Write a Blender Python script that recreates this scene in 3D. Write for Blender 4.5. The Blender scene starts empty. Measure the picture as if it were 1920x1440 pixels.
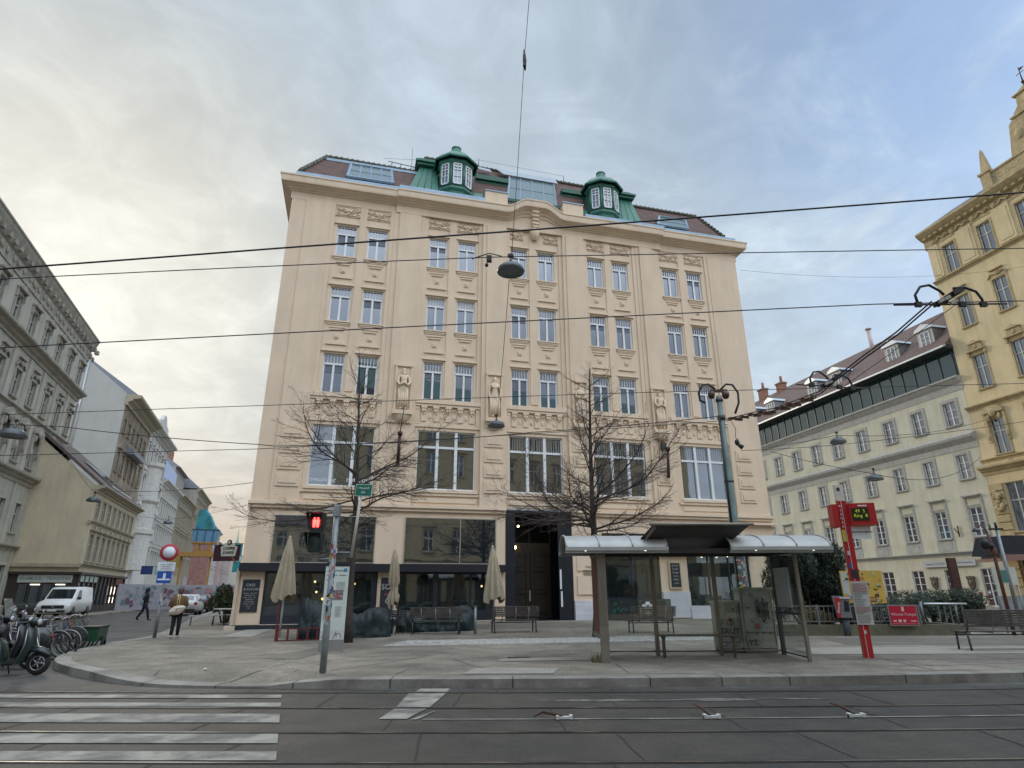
import bpy, bmesh, math, random
from mathutils import Vector, Matrix
from mathutils.geometry import delaunay_2d_cdt
random.seed(7)
R = math.radians
sc = bpy.context.scene
COL = sc.collection
# ---------------------------------------------------------------- camera
pit, rol = R(19.08), R(-0.17)
c0, s0 = math.cos(pit), math.sin(pit)
fw = Vector((0, c0, s0)); up0 = Vector((0, -s0, c0)); r0 = Vector((1, 0, 0))
rt = r0*math.cos(rol)+up0*math.sin(rol); upv = up0*math.cos(rol)-r0*math.sin(rol)
cam_d = bpy.data.cameras.new('camera'); cam = bpy.data.objects.new('camera', cam_d); COL.objects.link(cam)
M = Matrix((rt, upv, -fw)).transposed().to_4x4(); M.translation = (0, 0, 1.6); cam.matrix_world = M
cam_d.sensor_width = 36; cam_d.lens = 36*1130.6/1920; cam_d.clip_end = 3000; cam_d.clip_start = .05
sc.camera = cam
# ---------------------------------------------------------------- sky and sun
SUN_AZ, SUN_EL = R(-40), R(21)
w = bpy.data.worlds.new('World'); sc.world = w; w.use_nodes = True
nt = w.node_tree; nt.nodes.clear(); N = nt.nodes.new; L = nt.links.new
out = N('ShaderNodeOutputWorld'); bg = N('ShaderNodeBackground'); sky = N('ShaderNodeTexSky')
sky.sky_type = 'NISHITA'; sky.sun_disc = False; sky.sun_elevation = SUN_EL; sky.sun_rotation = SUN_AZ
sky.air_density = 1.0; sky.dust_density = 0.7; sky.ozone_density = 2.5; sky.altitude = 200
bg.inputs[1].default_value = 0.11
tc = N('ShaderNodeTexCoord')
def vmath(op, a, b=None):
    n = N('ShaderNodeVectorMath'); n.operation = op
    for i, v in enumerate((a, b)):
        if v is None: continue
        if isinstance(v, (tuple, Vector)): n.inputs[i].default_value = v
        else: L(v, n.inputs[i])
    return n
def fmath(op, a, b=0.0, clamp=False):
    n = N('ShaderNodeMath'); n.operation = op; n.use_clamp = clamp
    for i, v in enumerate((a, b)):
        if isinstance(v, (int, float)): n.inputs[i].default_value = v
        else: L(v, n.inputs[i])
    return n.outputs[0]
nrm = vmath('NORMALIZE', tc.outputs['Generated']).outputs[0]
sep = N('ShaderNodeSeparateXYZ'); L(nrm, sep.inputs[0])
zz = fmath('MAXIMUM', sep.outputs[2], 0.0)
den = fmath('ADD', zz, 0.28)
cx = N('ShaderNodeCombineXYZ'); L(fmath('DIVIDE', sep.outputs[0], den), cx.inputs[0]); L(fmath('DIVIDE', sep.outputs[1], den), cx.inputs[1])
def noise(scale, det, rough, vec, dist=0.0):
    n = N('ShaderNodeTexNoise'); n.inputs['Scale'].default_value = scale; n.inputs['Detail'].default_value = det
    n.inputs['Roughness'].default_value = rough; n.inputs['Distortion'].default_value = dist; L(vec, n.inputs['Vector']); return n.outputs[0]
def ramp(v, a, b, lo=0.0, hi=1.0):
    n = N('ShaderNodeMapRange'); n.interpolation_type = 'SMOOTHSTEP'; L(v, n.inputs[0])
    for i, x in enumerate((a, b, lo, hi)): n.inputs[i+1].default_value = x
    return n.outputs[0]
sund = Vector((math.sin(SUN_AZ)*math.cos(SUN_EL), math.cos(SUN_AZ)*math.cos(SUN_EL), math.sin(SUN_EL)))
dot = vmath('DOT_PRODUCT', nrm, tuple(sund)).outputs['Value']
big = ramp(noise(1.0, 5, .55, cx.outputs[0], .6), .34, .68)
wis = ramp(noise(3.0, 9, .62, cx.outputs[0], 1.1), .46, .80)
fine = noise(7.0, 8, .6, cx.outputs[0], .9)
rear = ramp(dot, .30, -.55); high = ramp(sep.outputs[2], .80, .96)
cover = fmath('ADD', fmath('ADD', .12, fmath('MULTIPLY', big, .16)), fmath('MULTIPLY', wis, .42))
cover = fmath('ADD', cover, ramp(dot, .35, .93, .16, .85)); cover = fmath('ADD', cover, ramp(sep.outputs[2], .12, .74, .74, 0.0))
bright = fmath('MAXIMUM', ramp(sep.outputs[2], .81, .93), fmath('MULTIPLY', rear, ramp(sep.outputs[2], .60, .80)))
band = fmath('MULTIPLY', rear, ramp(sep.outputs[2], .30, .58)); cover = fmath('ADD', cover, fmath('ADD', bright, fmath('ADD', fmath('MULTIPLY', band, .6), fmath('MULTIPLY', rear, .35))))
cover = fmath('MINIMUM', cover, .96)
glow = fmath('POWER', fmath('MAXIMUM', dot, 0.0), 26)
# cloud brightness: thin veil, thicker clumps a little darker; brighter round the sun, plus unseen brightness added opposite it and overhead to light the shaded facade
vein = fmath('MULTIPLY', ramp(noise(2.0, 7, .6, cx.outputs[0], .8), .32, .7, .97, 1.05), ramp(fine, .3, .75, .93, 1.09))
lum = fmath('ADD', fmath('ADD', ramp(dot, .4, .85, 4.15, 3.75), fmath('MULTIPLY', glow, 2.1)), fmath('MULTIPLY', wis, .75))
lum = fmath('ADD', lum, fmath('MULTIPLY', bright, 9.0)); lum = fmath('ADD', lum, fmath('MULTIPLY', rear, .8)); lum = fmath('ADD', lum, fmath('MULTIPLY', band, 10.0))
lum = fmath('MULTIPLY', lum, vein)
mixc = N('ShaderNodeMix'); mixc.data_type = 'RGBA'; L(ramp(dot, .85, 1.0), mixc.inputs[0])
mixc.inputs[6].default_value = (.84, .985, 1.12, 1); mixc.inputs[7].default_value = (1.02, 1.0, .90, 1)
mixh = N('ShaderNodeMix'); mixh.data_type = 'RGBA'; L(fmath('MULTIPLY', ramp(sep.outputs[2], .30, .02), ramp(dot, .45, .95)), mixh.inputs[0]); L(mixc.outputs[2], mixh.inputs[6]); mixh.inputs[7].default_value = (1.02, .86, .68, 1)
mixr = N('ShaderNodeMix'); mixr.data_type = 'RGBA'; L(rear, mixr.inputs[0]); L(mixh.outputs[2], mixr.inputs[6]); mixr.inputs[7].default_value = (.90, .98, 1.10, 1)
cc = vmath('SCALE', mixr.outputs[2]); L(lum, cc.inputs['Scale'])
skyb = vmath('SCALE', sky.outputs[0]); L(ramp(dot, .1, .8, 2.5, .55), skyb.inputs['Scale'])
mx = N('ShaderNodeMix'); mx.data_type = 'RGBA'; L(cover, mx.inputs[0]); L(skyb.outputs[0], mx.inputs[6]); L(cc.outputs[0], mx.inputs[7])
L(mx.outputs[2], bg.inputs[0]); L(bg.outputs[0], out.inputs[0])
sd = bpy.data.lights.new('sun', 'SUN'); sd.energy = 0.9; sd.angle = R(12); sd.color = (1, .88, .70)
so = bpy.data.objects.new('sun', sd); COL.objects.link(so)
so.rotation_euler = (-sund).to_track_quat('-Z', 'Y').to_euler(); so.location = (0, 0, 60)
sc.view_settings.view_transform = 'Standard'; sc.view_settings.look = 'None'; sc.view_settings.gamma = 1
sc.view_settings.exposure = 0.6
# ---------------------------------------------------------------- materials
MATS = {}
def mat(name, col, rough=.8, metal=0.0, var=.12, scale=3.0, bump=0.0, bscale=20.0, stain=0.0, spec=.5, col2=None, cscale=1.0, emit=None, spots=0.0):
    """procedural: base colour varied by two noises; optional stains, bump and a second colour in patches"""
    if name in MATS: return MATS[name]
    m = bpy.data.materials.new(name); MATS[name] = m; m.use_nodes = True
    t = m.node_tree; b = t.nodes['Principled BSDF']
    b.inputs['Roughness'].default_value = rough; b.inputs['Metallic'].default_value = metal; b.inputs['Specular IOR Level'].default_value = spec
    if emit:
        b.inputs['Emission Color'].default_value = (*emit[:3], 1); b.inputs['Emission Strength'].default_value = emit[3]
    co = t.nodes.new('ShaderNodeTexCoord')
    def ns(s, d=4, r=.55, dist=0):
        n = t.nodes.new('ShaderNodeTexNoise'); n.inputs['Scale'].default_value = s; n.inputs['Detail'].default_value = d
        n.inputs['Roughness'].default_value = r; n.inputs['Distortion'].default_value = dist
        t.links.new(co.outputs['Object'], n.inputs['Vector']); return n.outputs[0]
    def mr(v, a, b_, lo, hi):
        n = t.nodes.new('ShaderNodeMapRange'); t.links.new(v, n.inputs[0])
        for i, x in enumerate((a, b_, lo, hi)): n.inputs[i+1].default_value = x
        return n.outputs[0]
    def mix(f, a, b_, mode='MIX'):
        n = t.nodes.new('ShaderNodeMix'); n.data_type = 'RGBA'; n.blend_type = mode
        for i, v in ((0, f), (6, a), (7, b_)):
            if isinstance(v, float): n.inputs[i].default_value = v
            elif isinstance(v, tuple): n.inputs[i].default_value = (*v[:3], 1)
            else: t.links.new(v, n.inputs[i])
        return n.outputs[2]
    cur = tuple(col)
    if col2: cur = mix(mr(ns(cscale, 5, .6, .4), .42, .6, 0, 1), cur, tuple(col2))
    lo = tuple(c*(1-var) for c in (1, 1, 1)); hi = tuple(c*(1+var) for c in (1, 1, 1))
    v1 = mix(mr(ns(scale, 5), .3, .7, 0, 1), lo, hi)
    cur = mix(1.0, cur, v1, 'MULTIPLY')
    if var > .05:
        v2 = mix(mr(ns(scale*11, 3), .3, .7, 0, 1), (1-var*.5,)*3, (1+var*.5,)*3); cur = mix(1.0, cur, v2, 'MULTIPLY')
    if stain:
        mp = t.nodes.new('ShaderNodeMapping'); mp.inputs['Scale'].default_value = (1.6, 1.6, .22); t.links.new(co.outputs['Object'], mp.inputs[0])
        n = t.nodes.new('ShaderNodeTexNoise'); n.inputs['Scale'].default_value = 1.1; n.inputs['Detail'].default_value = 8; n.inputs['Roughness'].default_value = .65
        t.links.new(mp.outputs[0], n.inputs['Vector'])
        cur = mix(mr(n.outputs[0], .45, .75, 0, stain), cur, tuple(c*.45 for c in col[:3]))
    if spots:
        vo = t.nodes.new('ShaderNodeTexVoronoi'); vo.inputs['Scale'].default_value = 4.5; t.links.new(co.outputs['Object'], vo.inputs['Vector'])
        cur = mix(mr(vo.outputs['Distance'], .05, .09, spots, 0), cur, tuple(c*.35 for c in col[:3]))
        vo = t.nodes.new('ShaderNodeTexVoronoi'); vo.inputs['Scale'].default_value = 45; t.links.new(co.outputs['Object'], vo.inputs['Vector'])
        g_ = t.nodes.new('ShaderNodeSeparateColor'); t.links.new(vo.outputs['Color'], g_.inputs[0]); cur = mix(1.0, cur, mix(g_.outputs[0], (.72, .72, .72), (1.28, 1.28, 1.28)), 'MULTIPLY')
    t.links.new(cur, b.inputs['Base Color'])
    if bump:
        bp = t.nodes.new('ShaderNodeBump'); bp.inputs['Strength'].default_value = bump; bp.inputs['Distance'].default_value = .02
        t.links.new(ns(bscale, 5), bp.inputs['Height']); t.links.new(bp.outputs[0], b.inputs['Normal'])
    return m
def glass(name, tint=(.02, .03, .035), mirror=.3, clear=0.0, rough=.02, wav=.012, top=.95):
    """window glass: reflection by angle over a dark room, or (clear>0) partly see-through"""
    if name in MATS: return MATS[name]
    m = bpy.data.materials.new(name); MATS[name] = m; m.use_nodes = True; t = m.node_tree; t.nodes.clear()
    o = t.nodes.new('ShaderNodeOutputMaterial'); g = t.nodes.new('ShaderNodeBsdfGlossy'); g.inputs['Roughness'].default_value = rough
    g.inputs['Color'].default_value = (.86, .92, .98, 1)
    d = t.nodes.new('ShaderNodeBsdfDiffuse'); d.inputs[0].default_value = (*tint, 1)
    lw = t.nodes.new('ShaderNodeLayerWeight'); lw.inputs[0].default_value = .35
    mr = t.nodes.new('ShaderNodeMapRange'); t.links.new(lw.outputs['Fresnel'], mr.inputs[0]); mr.inputs[1].default_value = 0; mr.inputs[2].default_value = 1
    mr.inputs[3].default_value = mirror; mr.inputs[4].default_value = top
    base = d.outputs[0]
    if clear:
        tr = t.nodes.new('ShaderNodeBsdfTransparent'); tr.inputs[0].default_value = (.90, .94, .92, 1)
        mm = t.nodes.new('ShaderNodeMixShader'); mm.inputs[0].default_value = clear; t.links.new(d.outputs[0], mm.inputs[1]); t.links.new(tr.outputs[0], mm.inputs[2]); base = mm.outputs[0]
    ms = t.nodes.new('ShaderNodeMixShader'); t.links.new(mr.outputs[0], ms.inputs[0]); t.links.new(base, ms.inputs[1]); t.links.new(g.outputs[0], ms.inputs[2])
    if wav:
        co = t.nodes.new('ShaderNodeTexCoord'); n = t.nodes.new('ShaderNodeTexNoise'); n.inputs['Scale'].default_value = 1.3; n.inputs['Detail'].default_value = 1
        t.links.new(co.outputs['Object'], n.inputs['Vector']); bp = t.nodes.new('ShaderNodeBump'); bp.inputs['Strength'].default_value = wav; bp.inputs['Distance'].default_value = .1
        t.links.new(n.outputs[0], bp.inputs['Height']); t.links.new(bp.outputs[0], g.inputs['Normal'])
    t.links.new(ms.outputs[0], o.inputs[0]); return m
def stripes(name, col, dark, scale, axis=2, rough=.7, width=.12, var=.2, jit=True, metal=0.0, cross=0.0):
    """rows (tiles, slats, planks): thin dark joints along one object axis"""
    if name in MATS: return MATS[name]
    m = mat(name, col, rough, metal, var, 2.5); t = m.node_tree; b = t.nodes['Principled BSDF']
    src = b.inputs['Base Color'].links[0].from_socket
    co = t.nodes.new('ShaderNodeTexCoord'); sp = t.nodes.new('ShaderNodeSeparateXYZ'); t.links.new(co.outputs['Object'], sp.inputs[0])
    def M_(op, a, b_):
        n = t.nodes.new('ShaderNodeMath'); n.operation = op
        for i, v in enumerate((a, b_)):
            if isinstance(v, (int, float)): n.inputs[i].default_value = v
            else: t.links.new(v, n.inputs[i])
        return n.outputs[0]
    z = M_('MULTIPLY', sp.outputs[axis], scale); f = M_('FRACT', z, 0); line = M_('LESS_THAN', f, width)
    if cross:
        row = M_('MULTIPLY', M_('FLOOR', z, 0), .5); f2 = M_('FRACT', M_('ADD', M_('MULTIPLY', sp.outputs[0], cross), row), 0)
        line = M_('MAXIMUM', line, M_('LESS_THAN', f2, .1))
    mx = t.nodes.new('ShaderNodeMix'); mx.data_type = 'RGBA'; t.links.new(line, mx.inputs[0]); t.links.new(src, mx.inputs[6]); mx.inputs[7].default_value = (*dark, 1)
    t.links.new(mx.outputs[2], b.inputs['Base Color']); return m
# ---------------------------------------------------------------- mesh building
class MB:
    def __init__(s): s.v = []; s.f = []; s.mi = []; s.k = 0; s.sm = []
    def add(s, vs, fs, smooth=False):
        o = len(s.v); s.v += [tuple(p) for p in vs]
        for f in fs: s.f.append(tuple(i+o for i in f)); s.mi.append(s.k); s.sm.append(smooth)
        return s
    def box(s, x0, x1, y0, y1, z0, z1):
        v = [(x, y, z) for z in (z0, z1) for y in (y0, y1) for x in (x0, x1)]
        return s.add(v, [(0, 2, 3, 1), (4, 5, 7, 6), (0, 1, 5, 4), (2, 6, 7, 3), (0, 4, 6, 2), (1, 3, 7, 5)])
    def obox(s, c, sx, sy, sz, rz=0, rx=0, ry=0):
        m = Matrix.Translation(c) @ Matrix.Rotation(rz, 4, 'Z') @ Matrix.Rotation(ry, 4, 'Y') @ Matrix.Rotation(rx, 4, 'X')
        v = [m @ Vector((x*sx/2, y*sy/2, z*sz/2)) for z in (-1, 1) for y in (-1, 1) for x in (-1, 1)]
        return s.add(v, [(0, 2, 3, 1), (4, 5, 7, 6), (0, 1, 5, 4), (2, 6, 7, 3), (0, 4, 6, 2), (1, 3, 7, 5)])
    def quad(s, a, b, c, d): return s.add([a, b, c, d], [(0, 1, 2, 3)])
    def poly(s, pts): return s.add(pts, [tuple(range(len(pts)))])
    def prism(s, pts, d):
        d = Vector(d); n = len(pts); v = [Vector(p) for p in pts]+[Vector(p)+d for p in pts]
        f = [tuple(range(n)), tuple(range(2*n-1, n-1, -1))]+[(i, i+n, (i+1) % n+n, (i+1) % n) for i in range(n)]
        return s.add(v, f)
    def tube(s, pts, r, n=8, caps=True, smooth=True):
        pts = [Vector(p) for p in pts]; rs = r if isinstance(r, (list, tuple)) else [r]*len(pts)
        vs = []; prev = None
        for i, p in enumerate(pts):
            d = (pts[min(i+1, len(pts)-1)]-pts[max(i-1, 0)])
            if d.length < 1e-9: d = Vector((0, 0, 1))
            d.normalize()
            if prev is None:
                a = Vector((0, 0, 1)) if abs(d.z) < .9 else Vector((1, 0, 0)); x = d.cross(a).normalized()
            else:
                x = prev-d*prev.dot(d)
                x = x.normalized() if x.length > 1e-6 else d.orthogonal().normalized()
            prev = x; y = d.cross(x)
            for j in range(n):
                a = 2*math.pi*j/n; vs.append(p+(x*math.cos(a)+y*math.sin(a))*rs[i])
        fs = []
        for i in range(len(pts)-1):
            for j in range(n): fs.append((i*n+j, i*n+(j+1) % n, (i+1)*n+(j+1) % n, (i+1)*n+j))
        s.add(vs, fs, smooth)
        if caps and n > 2:
            o = len(s.v)-len(vs)
            for f in (tuple(o+j for j in reversed(range(n))), tuple(o+(len(pts)-1)*n+j for j in range(n))):
                s.f.append(f); s.mi.append(s.k); s.sm.append(False)
        return s
    def cyl(s, p0, p1, r0, r1=None, n=12): return s.tube([p0, p1], [r0, r0 if r1 is None else r1], n)
    def lathe(s, prof, c=(0, 0, 0), n=20, ax='z', smooth=True, a0=0, a1=2*math.pi, sx=1, sy=1):
        full = abs(a1-a0-2*math.pi) < 1e-6; m = n if full else n+1; vs = []
        for r, z in prof:
            for j in range(m):
                a = a0+(a1-a0)*j/n; x, y = r*math.cos(a)*sx, r*math.sin(a)*sy
                p = (x, y, z) if ax == 'z' else ((x, z, y) if ax == 'y' else (z, x, y))
                vs.append((p[0]+c[0], p[1]+c[1], p[2]+c[2]))
        fs = []
        for i in range(len(prof)-1):
            for j in range(n): k = (j+1) % m if full else j+1; fs.append((i*m+j, i*m+k, (i+1)*m+k, (i+1)*m+j))
        return s.add(vs, fs, smooth)
    def ball(s, c, rx, ry=None, rz=None, n=12, k=8):
        ry = ry or rx; rz = rz or rx
        vs = [(c[0]+rx*math.sin(math.pi*i/k)*math.cos(2*math.pi*j/n), c[1]+ry*math.sin(math.pi*i/k)*math.sin(2*math.pi*j/n), c[2]+rz*math.cos(math.pi*i/k)) for i in range(k+1) for j in range(n)]
        fs = [(i*n+j, (i+1)*n+j, (i+1)*n+(j+1) % n, i*n+(j+1) % n) for i in range(k) for j in range(n)]
        return s.add(vs, fs, True)
    def mouldx(s, prof, x0, x1, y=0.0):
        """moulding along x: profile of (out, z) pairs, out = towards the viewer"""
        return s.prism([(x0, y-o, z) for o, z in prof], (x1-x0, 0, 0))
    def wall(s, x0, x1, z0, z1, holes, y=0.0, reveal=.2):
        xs = sorted({x0, x1, *[h[0] for h in holes], *[h[1] for h in holes]}); zs = sorted({z0, z1, *[h[2] for h in holes], *[h[3] for h in holes]})
        xs = [x for x in xs if x0 <= x <= x1]; zs = [z for z in zs if z0 <= z <= z1]
        for j in range(len(zs)-1):
            a = None; za, zb = zs[j], zs[j+1]; zm = (za+zb)/2
            for i in range(len(xs)-1):
                xm = (xs[i]+xs[i+1])/2; solid = not any(h[0] < xm < h[1] and h[2] < zm < h[3] for h in holes)
                if solid and a is None: a = xs[i]
                if not solid and a is not None: s.quad((a, y, za), (xs[i], y, za), (xs[i], y, zb), (a, y, zb)); a = None
            if a is not None: s.quad((a, y, za), (xs[-1], y, za), (xs[-1], y, zb), (a, y, zb))
        if reveal:
            for a, b, c, d in holes:
                s.quad((a, y, c), (a, y, d), (a, y+reveal, d), (a, y+reveal, c)); s.quad((b, y, d), (b, y, c), (b, y+reveal, c), (b, y+reveal, d))
                s.quad((a, y, d), (b, y, d), (b, y+reveal, d), (a, y+reveal, d)); s.quad((a, y, c), (a, y+reveal, c), (b, y+reveal, c), (b, y, c))
        return s
    def mesh(s, name, mats, recalc=True):
        me = bpy.data.meshes.new(name); me.from_pydata(s.v, [], s.f)
        for m in (mats if isinstance(mats, (list, tuple)) else [mats]): me.materials.append(m)
        me.polygons.foreach_set('material_index', s.mi); me.polygons.foreach_set('use_smooth', s.sm)
        if recalc:
            bm = bmesh.new(); bm.from_mesh(me); bmesh.ops.recalc_face_normals(bm, faces=bm.faces[:]); bm.to_mesh(me); bm.free()
        me.update(); return me
    def obj(s, name, mats, parent=None, recalc=True):
        return link(name, s.mesh(name, mats, recalc), parent)
def link(name, me, parent=None):
    o = bpy.data.objects.new(name, me); COL.objects.link(o); o.parent = parent; return o
def tag(o, label=None, cat=None, group=None, kind=None):
    if label: o['label'] = label
    if cat: o['category'] = cat
    if group: o['group'] = group
    if kind: o['kind'] = kind
    return o
def thing(name, label, cat, loc=(0, 0, 0), rz=0.0, group=None):
    o = bpy.data.objects.new(name, None); COL.objects.link(o); o.location = loc; o.rotation_euler = (0, 0, rz); o.empty_display_size = .3
    return tag(o, label, cat, group)
def struct(name, mb, m, recalc=True): return tag(mb.obj(name, m, None, recalc), kind='structure')
def kids(o): return [c for c in bpy.data.objects if c.parent == o]
def dup(root, loc, rz, label=None, group=None):
    r = root.copy(); COL.objects.link(r); r.location = loc; r.rotation_euler = (0, 0, rz)
    if label: r['label'] = label
    if group: r['group'] = group
    for ch in kids(root):
        c = ch.copy(); COL.objects.link(c); c.parent = r
        for g in kids(ch):
            d = g.copy(); COL.objects.link(d); d.parent = c
    return r
def text(name, body, size, m, parent, loc, rot=(R(90), 0, 0), align='CENTER', ext=.002, sx=1.0, shear=0.0, bold=0.0):
    cu = bpy.data.curves.new('lettering', 'FONT'); cu.body = body; cu.size = size; cu.align_x = align; cu.align_y = 'CENTER'; cu.extrude = ext; cu.shear = shear; cu.offset = bold
    cu.resolution_u = 2
    tmp = bpy.data.objects.new('tmp', cu); COL.objects.link(tmp)
    dg = bpy.context.evaluated_depsgraph_get(); me = bpy.data.meshes.new_from_object(tmp.evaluated_get(dg)); me.materials.clear(); me.materials.append(m)
    bpy.data.objects.remove(tmp); o = link(name, me, parent); o.location = loc; o.rotation_euler = rot; o.scale = (sx, 1, 1); return o
def ss(t): t = max(0., min(1., t)); return t*t*(3-2*t)
def gz(x, y):
    z = .15+.2*ss((x+13)/13)*ss((y-17)/11)
    d = (1-ss((y-11.9)/1.6))*(ss((x+9.6)/1.6)*(1-ss((x+4.3)/.8)))   # lowered kerb at the crossing
    return z-.11*d
# palette
cream = mat('cream_plaster', (.71, .56, .41), .85, var=.05, scale=.8, bump=.15, bscale=60, stain=.22)
creamd = mat('cream_stucco', (.715, .57, .42), .85, var=.05, scale=4, bump=.2, bscale=50)
white = mat('white_window_paint', (.72, .73, .74), .45, var=.04)
dark = mat('dark_shopfront', (.018, .022, .032), .35, var=.2, bump=.05)
black = mat('black_paint', (.012, .012, .014), .5, var=.2)
zinc = mat('zinc_sheet', (.27, .36, .45), .5, .25, var=.15, scale=1.5)
green = mat('green_copper_paint', (.03, .145, .10), .5, var=.14, scale=1.2, bump=.1, bscale=5)
greend = mat('green_trim', (.018, .10, .066), .5, var=.1)
tile = stripes('clay_roof_tiles', (.125, .06, .045), (.04, .02, .016), 5.0, 2, .75, .22, .35, cross=4)
wood = mat('weathered_wood', (.10, .085, .07), .8, var=.35, scale=6, bump=.3, bscale=30)
steel = mat('galvanised_steel', (.28, .30, .31), .5, .5, var=.18, scale=4)
dsteel = mat('dark_steel', (.06, .065, .07), .5, .4, var=.2)
winglass = glass('upper_window_glass', (.035, .045, .065), .15)
# ================================================================ ground, road, pavement, tracks
mroad = mat('road_asphalt', (.052, .045, .036), .62, spots=.4, var=.28, scale=2.2, bump=.6, bscale=70, stain=.35, col2=(.085, .085, .08), cscale=.35)
mslab = mat('track_slab', (.052, .045, .036), .62, spots=.5, var=.28, scale=2.0, bump=.5, bscale=70, stain=.4, col2=(.036, .033, .028), cscale=.5)
mpav = mat('pavement_asphalt', (.225, .196, .155), .8, spots=.55, var=.26, scale=1.7, bump=.3, bscale=80, stain=.25, col2=(.150, .132, .106), cscale=.3)
mpatch = mat('patch_asphalt', (.135, .122, .10), .8, var=.2, scale=1.5, bump=.3, bscale=80)
mlight = mat('light_asphalt', (.28, .26, .22), .8, var=.14, scale=1.5, bump=.2, bscale=80)
mkerb = mat('granite_kerb', (.25, .235, .205), .7, var=.22, scale=2.5, bump=.3, bscale=60, col2=(.17, .155, .135), cscale=1.1)
mpaint = mat('road_paint', (.29, .272, .235), .7, var=.2, scale=4, col2=(.13, .125, .115), cscale=1.6)
mcrack = mat('tar_joint', (.022, .021, .02), .8, var=.3)
mrail = mat('polished_rail', (.42, .42, .43), .22, 1.0, var=.2)
mrust = mat('rusty_iron', (.09, .045, .028), .7, .4, var=.3)
g = MB(); g.quad((-300, -60, 0), (300, -60, 0), (300, 600, 0), (-300, 600, 0)); struct('street', g, mroad)
KB = [(60, 21), (30, 15.6), (16, 13.4), (9.6, 12.5), (5, 12.05), (0, 11.85), (-3.9, 11.85), (-5.3, 11.92), (-6.8, 12.25), (-8.2, 13.05), (-9.4, 14.0), (-10.4, 15.0), (-11.2, 16.2), (-11.8, 17.5), (-12.4, 19.3), (-12.9, 22), (-13.5, 24.6), (-17.3, 34), (-26.7, 57.4), (-62, 152)]
def smooth_line(P, n=4):
    o = []
    for i in range(len(P)-1):
        p0 = P[max(i-1, 0)]; p1 = P[i]; p2 = P[i+1]; p3 = P[min(i+2, len(P)-1)]
        for k in range(n):
            t = k/n; o.append(tuple(.5*((2*p1[j])+(-p0[j]+p2[j])*t+(2*p0[j]-5*p1[j]+4*p2[j]-p3[j])*t*t+(-p0[j]+3*p1[j]-3*p2[j]+p3[j])*t**3) for j in range(2)))
    o.append(P[-1]); return o
KL = smooth_line(KB)
def offset(P, d):
    o = []
    for i in range(len(P)):
        a = Vector(P[max(i-1, 0)]); b = Vector(P[min(i+1, len(P)-1)]); t = (b-a).normalized(); o.append((P[i][0]+t.y*d, P[i][1]-t.x*d))
    return o
KI = offset(KL, .32)
kb = MB()
for i in range(len(KL)-1):
    a, b, c, d = KL[i], KL[i+1], KI[i+1], KI[i]
    za, zb, zc, zd = gz(*a), gz(*b), gz(*c)+.003, gz(*d)+.003
    kb.quad((*a, 0), (*b, 0), (*b, zb), (*a, za)); kb.quad((*a, za), (*b, zb), (*c, zc), (*d, zd))
    kb.quad((*d, zd), (*c, zc), (*c, 0), (*d, 0))
struct('kerb', kb, mkerb)
kj = MB(); acc = 0
for i in range(4, len(KL)-6):
    a, b = Vector(KL[i]), Vector(KL[i+1]); acc += (b-a).length
    if acc > 1.25:
        acc = 0; t = (b-a).normalized(); n = Vector((t.y, -t.x)); z = gz(*a)
        p = a-n*.004; q = a+n*.318; h = t*.009
        kj.quad((*(p-h), 0.002), (*(p+h), 0.002), (*(p+h), z), (*(p-h), z)); kj.quad((*(p-h), z+.006), (*(p+h), z+.006), (*(q+h), gz(*q)+.008), (*(q-h), gz(*q)+.008))
struct('kerb_joints', kj, mcrack)
# pavement sheet
poly = KI+[(60, 152)]
pts = [Vector(p) for p in poly]; ed = [(i, (i+1) % len(pts)) for i in range(len(pts))]
def inside(x, y):
    c = False; j = len(poly)-1
    for i in range(len(poly)):
        xi, yi = poly[i]; xj, yj = poly[j]
        if (yi > y) != (yj > y) and x < (xj-xi)*(y-yi)/(yj-yi)+xi: c = not c
        j = i
    return c
for ix in range(-30, 60):
    for iy in range(9, 36):
        x, y = ix*.9, iy*1.1+.3
        if inside(x, y) and inside(x-.4, y-.3) and inside(x+.4, y-.3): pts.append(Vector((x, y)))
vs, es, fs, *_ = delaunay_2d_cdt(pts, ed, [], 1, 1e-4)
pv = MB(); pv.add([(v.x, v.y, gz(v.x, v.y)) for v in vs], [tuple(f) for f in fs], True); struct('pavement', pv, mpav)
# pavement on the far side of the side street
LP = [(-28.2, 40), (-33.0, 53), (-39.0, 69.4), (-70, 152)]; lp = MB()
far = [(-60, 20), (-70, 50), (-80, 80), (-110, 152)]
LP = [(-22.0, 24)]+LP; far = [(-60, 5)]+far
for i in range(len(LP)-1):
    a, b, c, d = LP[i], LP[i+1], far[i+1], far[i]
    lp.quad((*a, .13), (*b, .13), (*c, .13), (*d, .13)); lp.quad((*a, 0), (*b, 0), (*b, .13), (*a, .13))
struct('far_pavement', lp, mpav)
def sheet(pl, dz, f=gz, n=1): return [(x, y, f(x, y)+dz) for x, y in pl]
def strip(mb, P, wd, dz, f=gz, seg=.8):
    Q = []
    for i in range(len(P)-1):
        a, b = Vector(P[i]), Vector(P[i+1]); k = max(1, int((b-a).length/seg))
        for j in range(k): Q.append(tuple(a+(b-a)*j/k))
    Q.append(P[-1]); A = offset(Q, -wd/2); B = offset(Q, wd/2)
    for i in range(len(Q)-1):
        mb.quad(*[(p[0], p[1], f(*p)+dz) for p in (A[i], A[i+1], B[i+1], B[i])])
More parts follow.
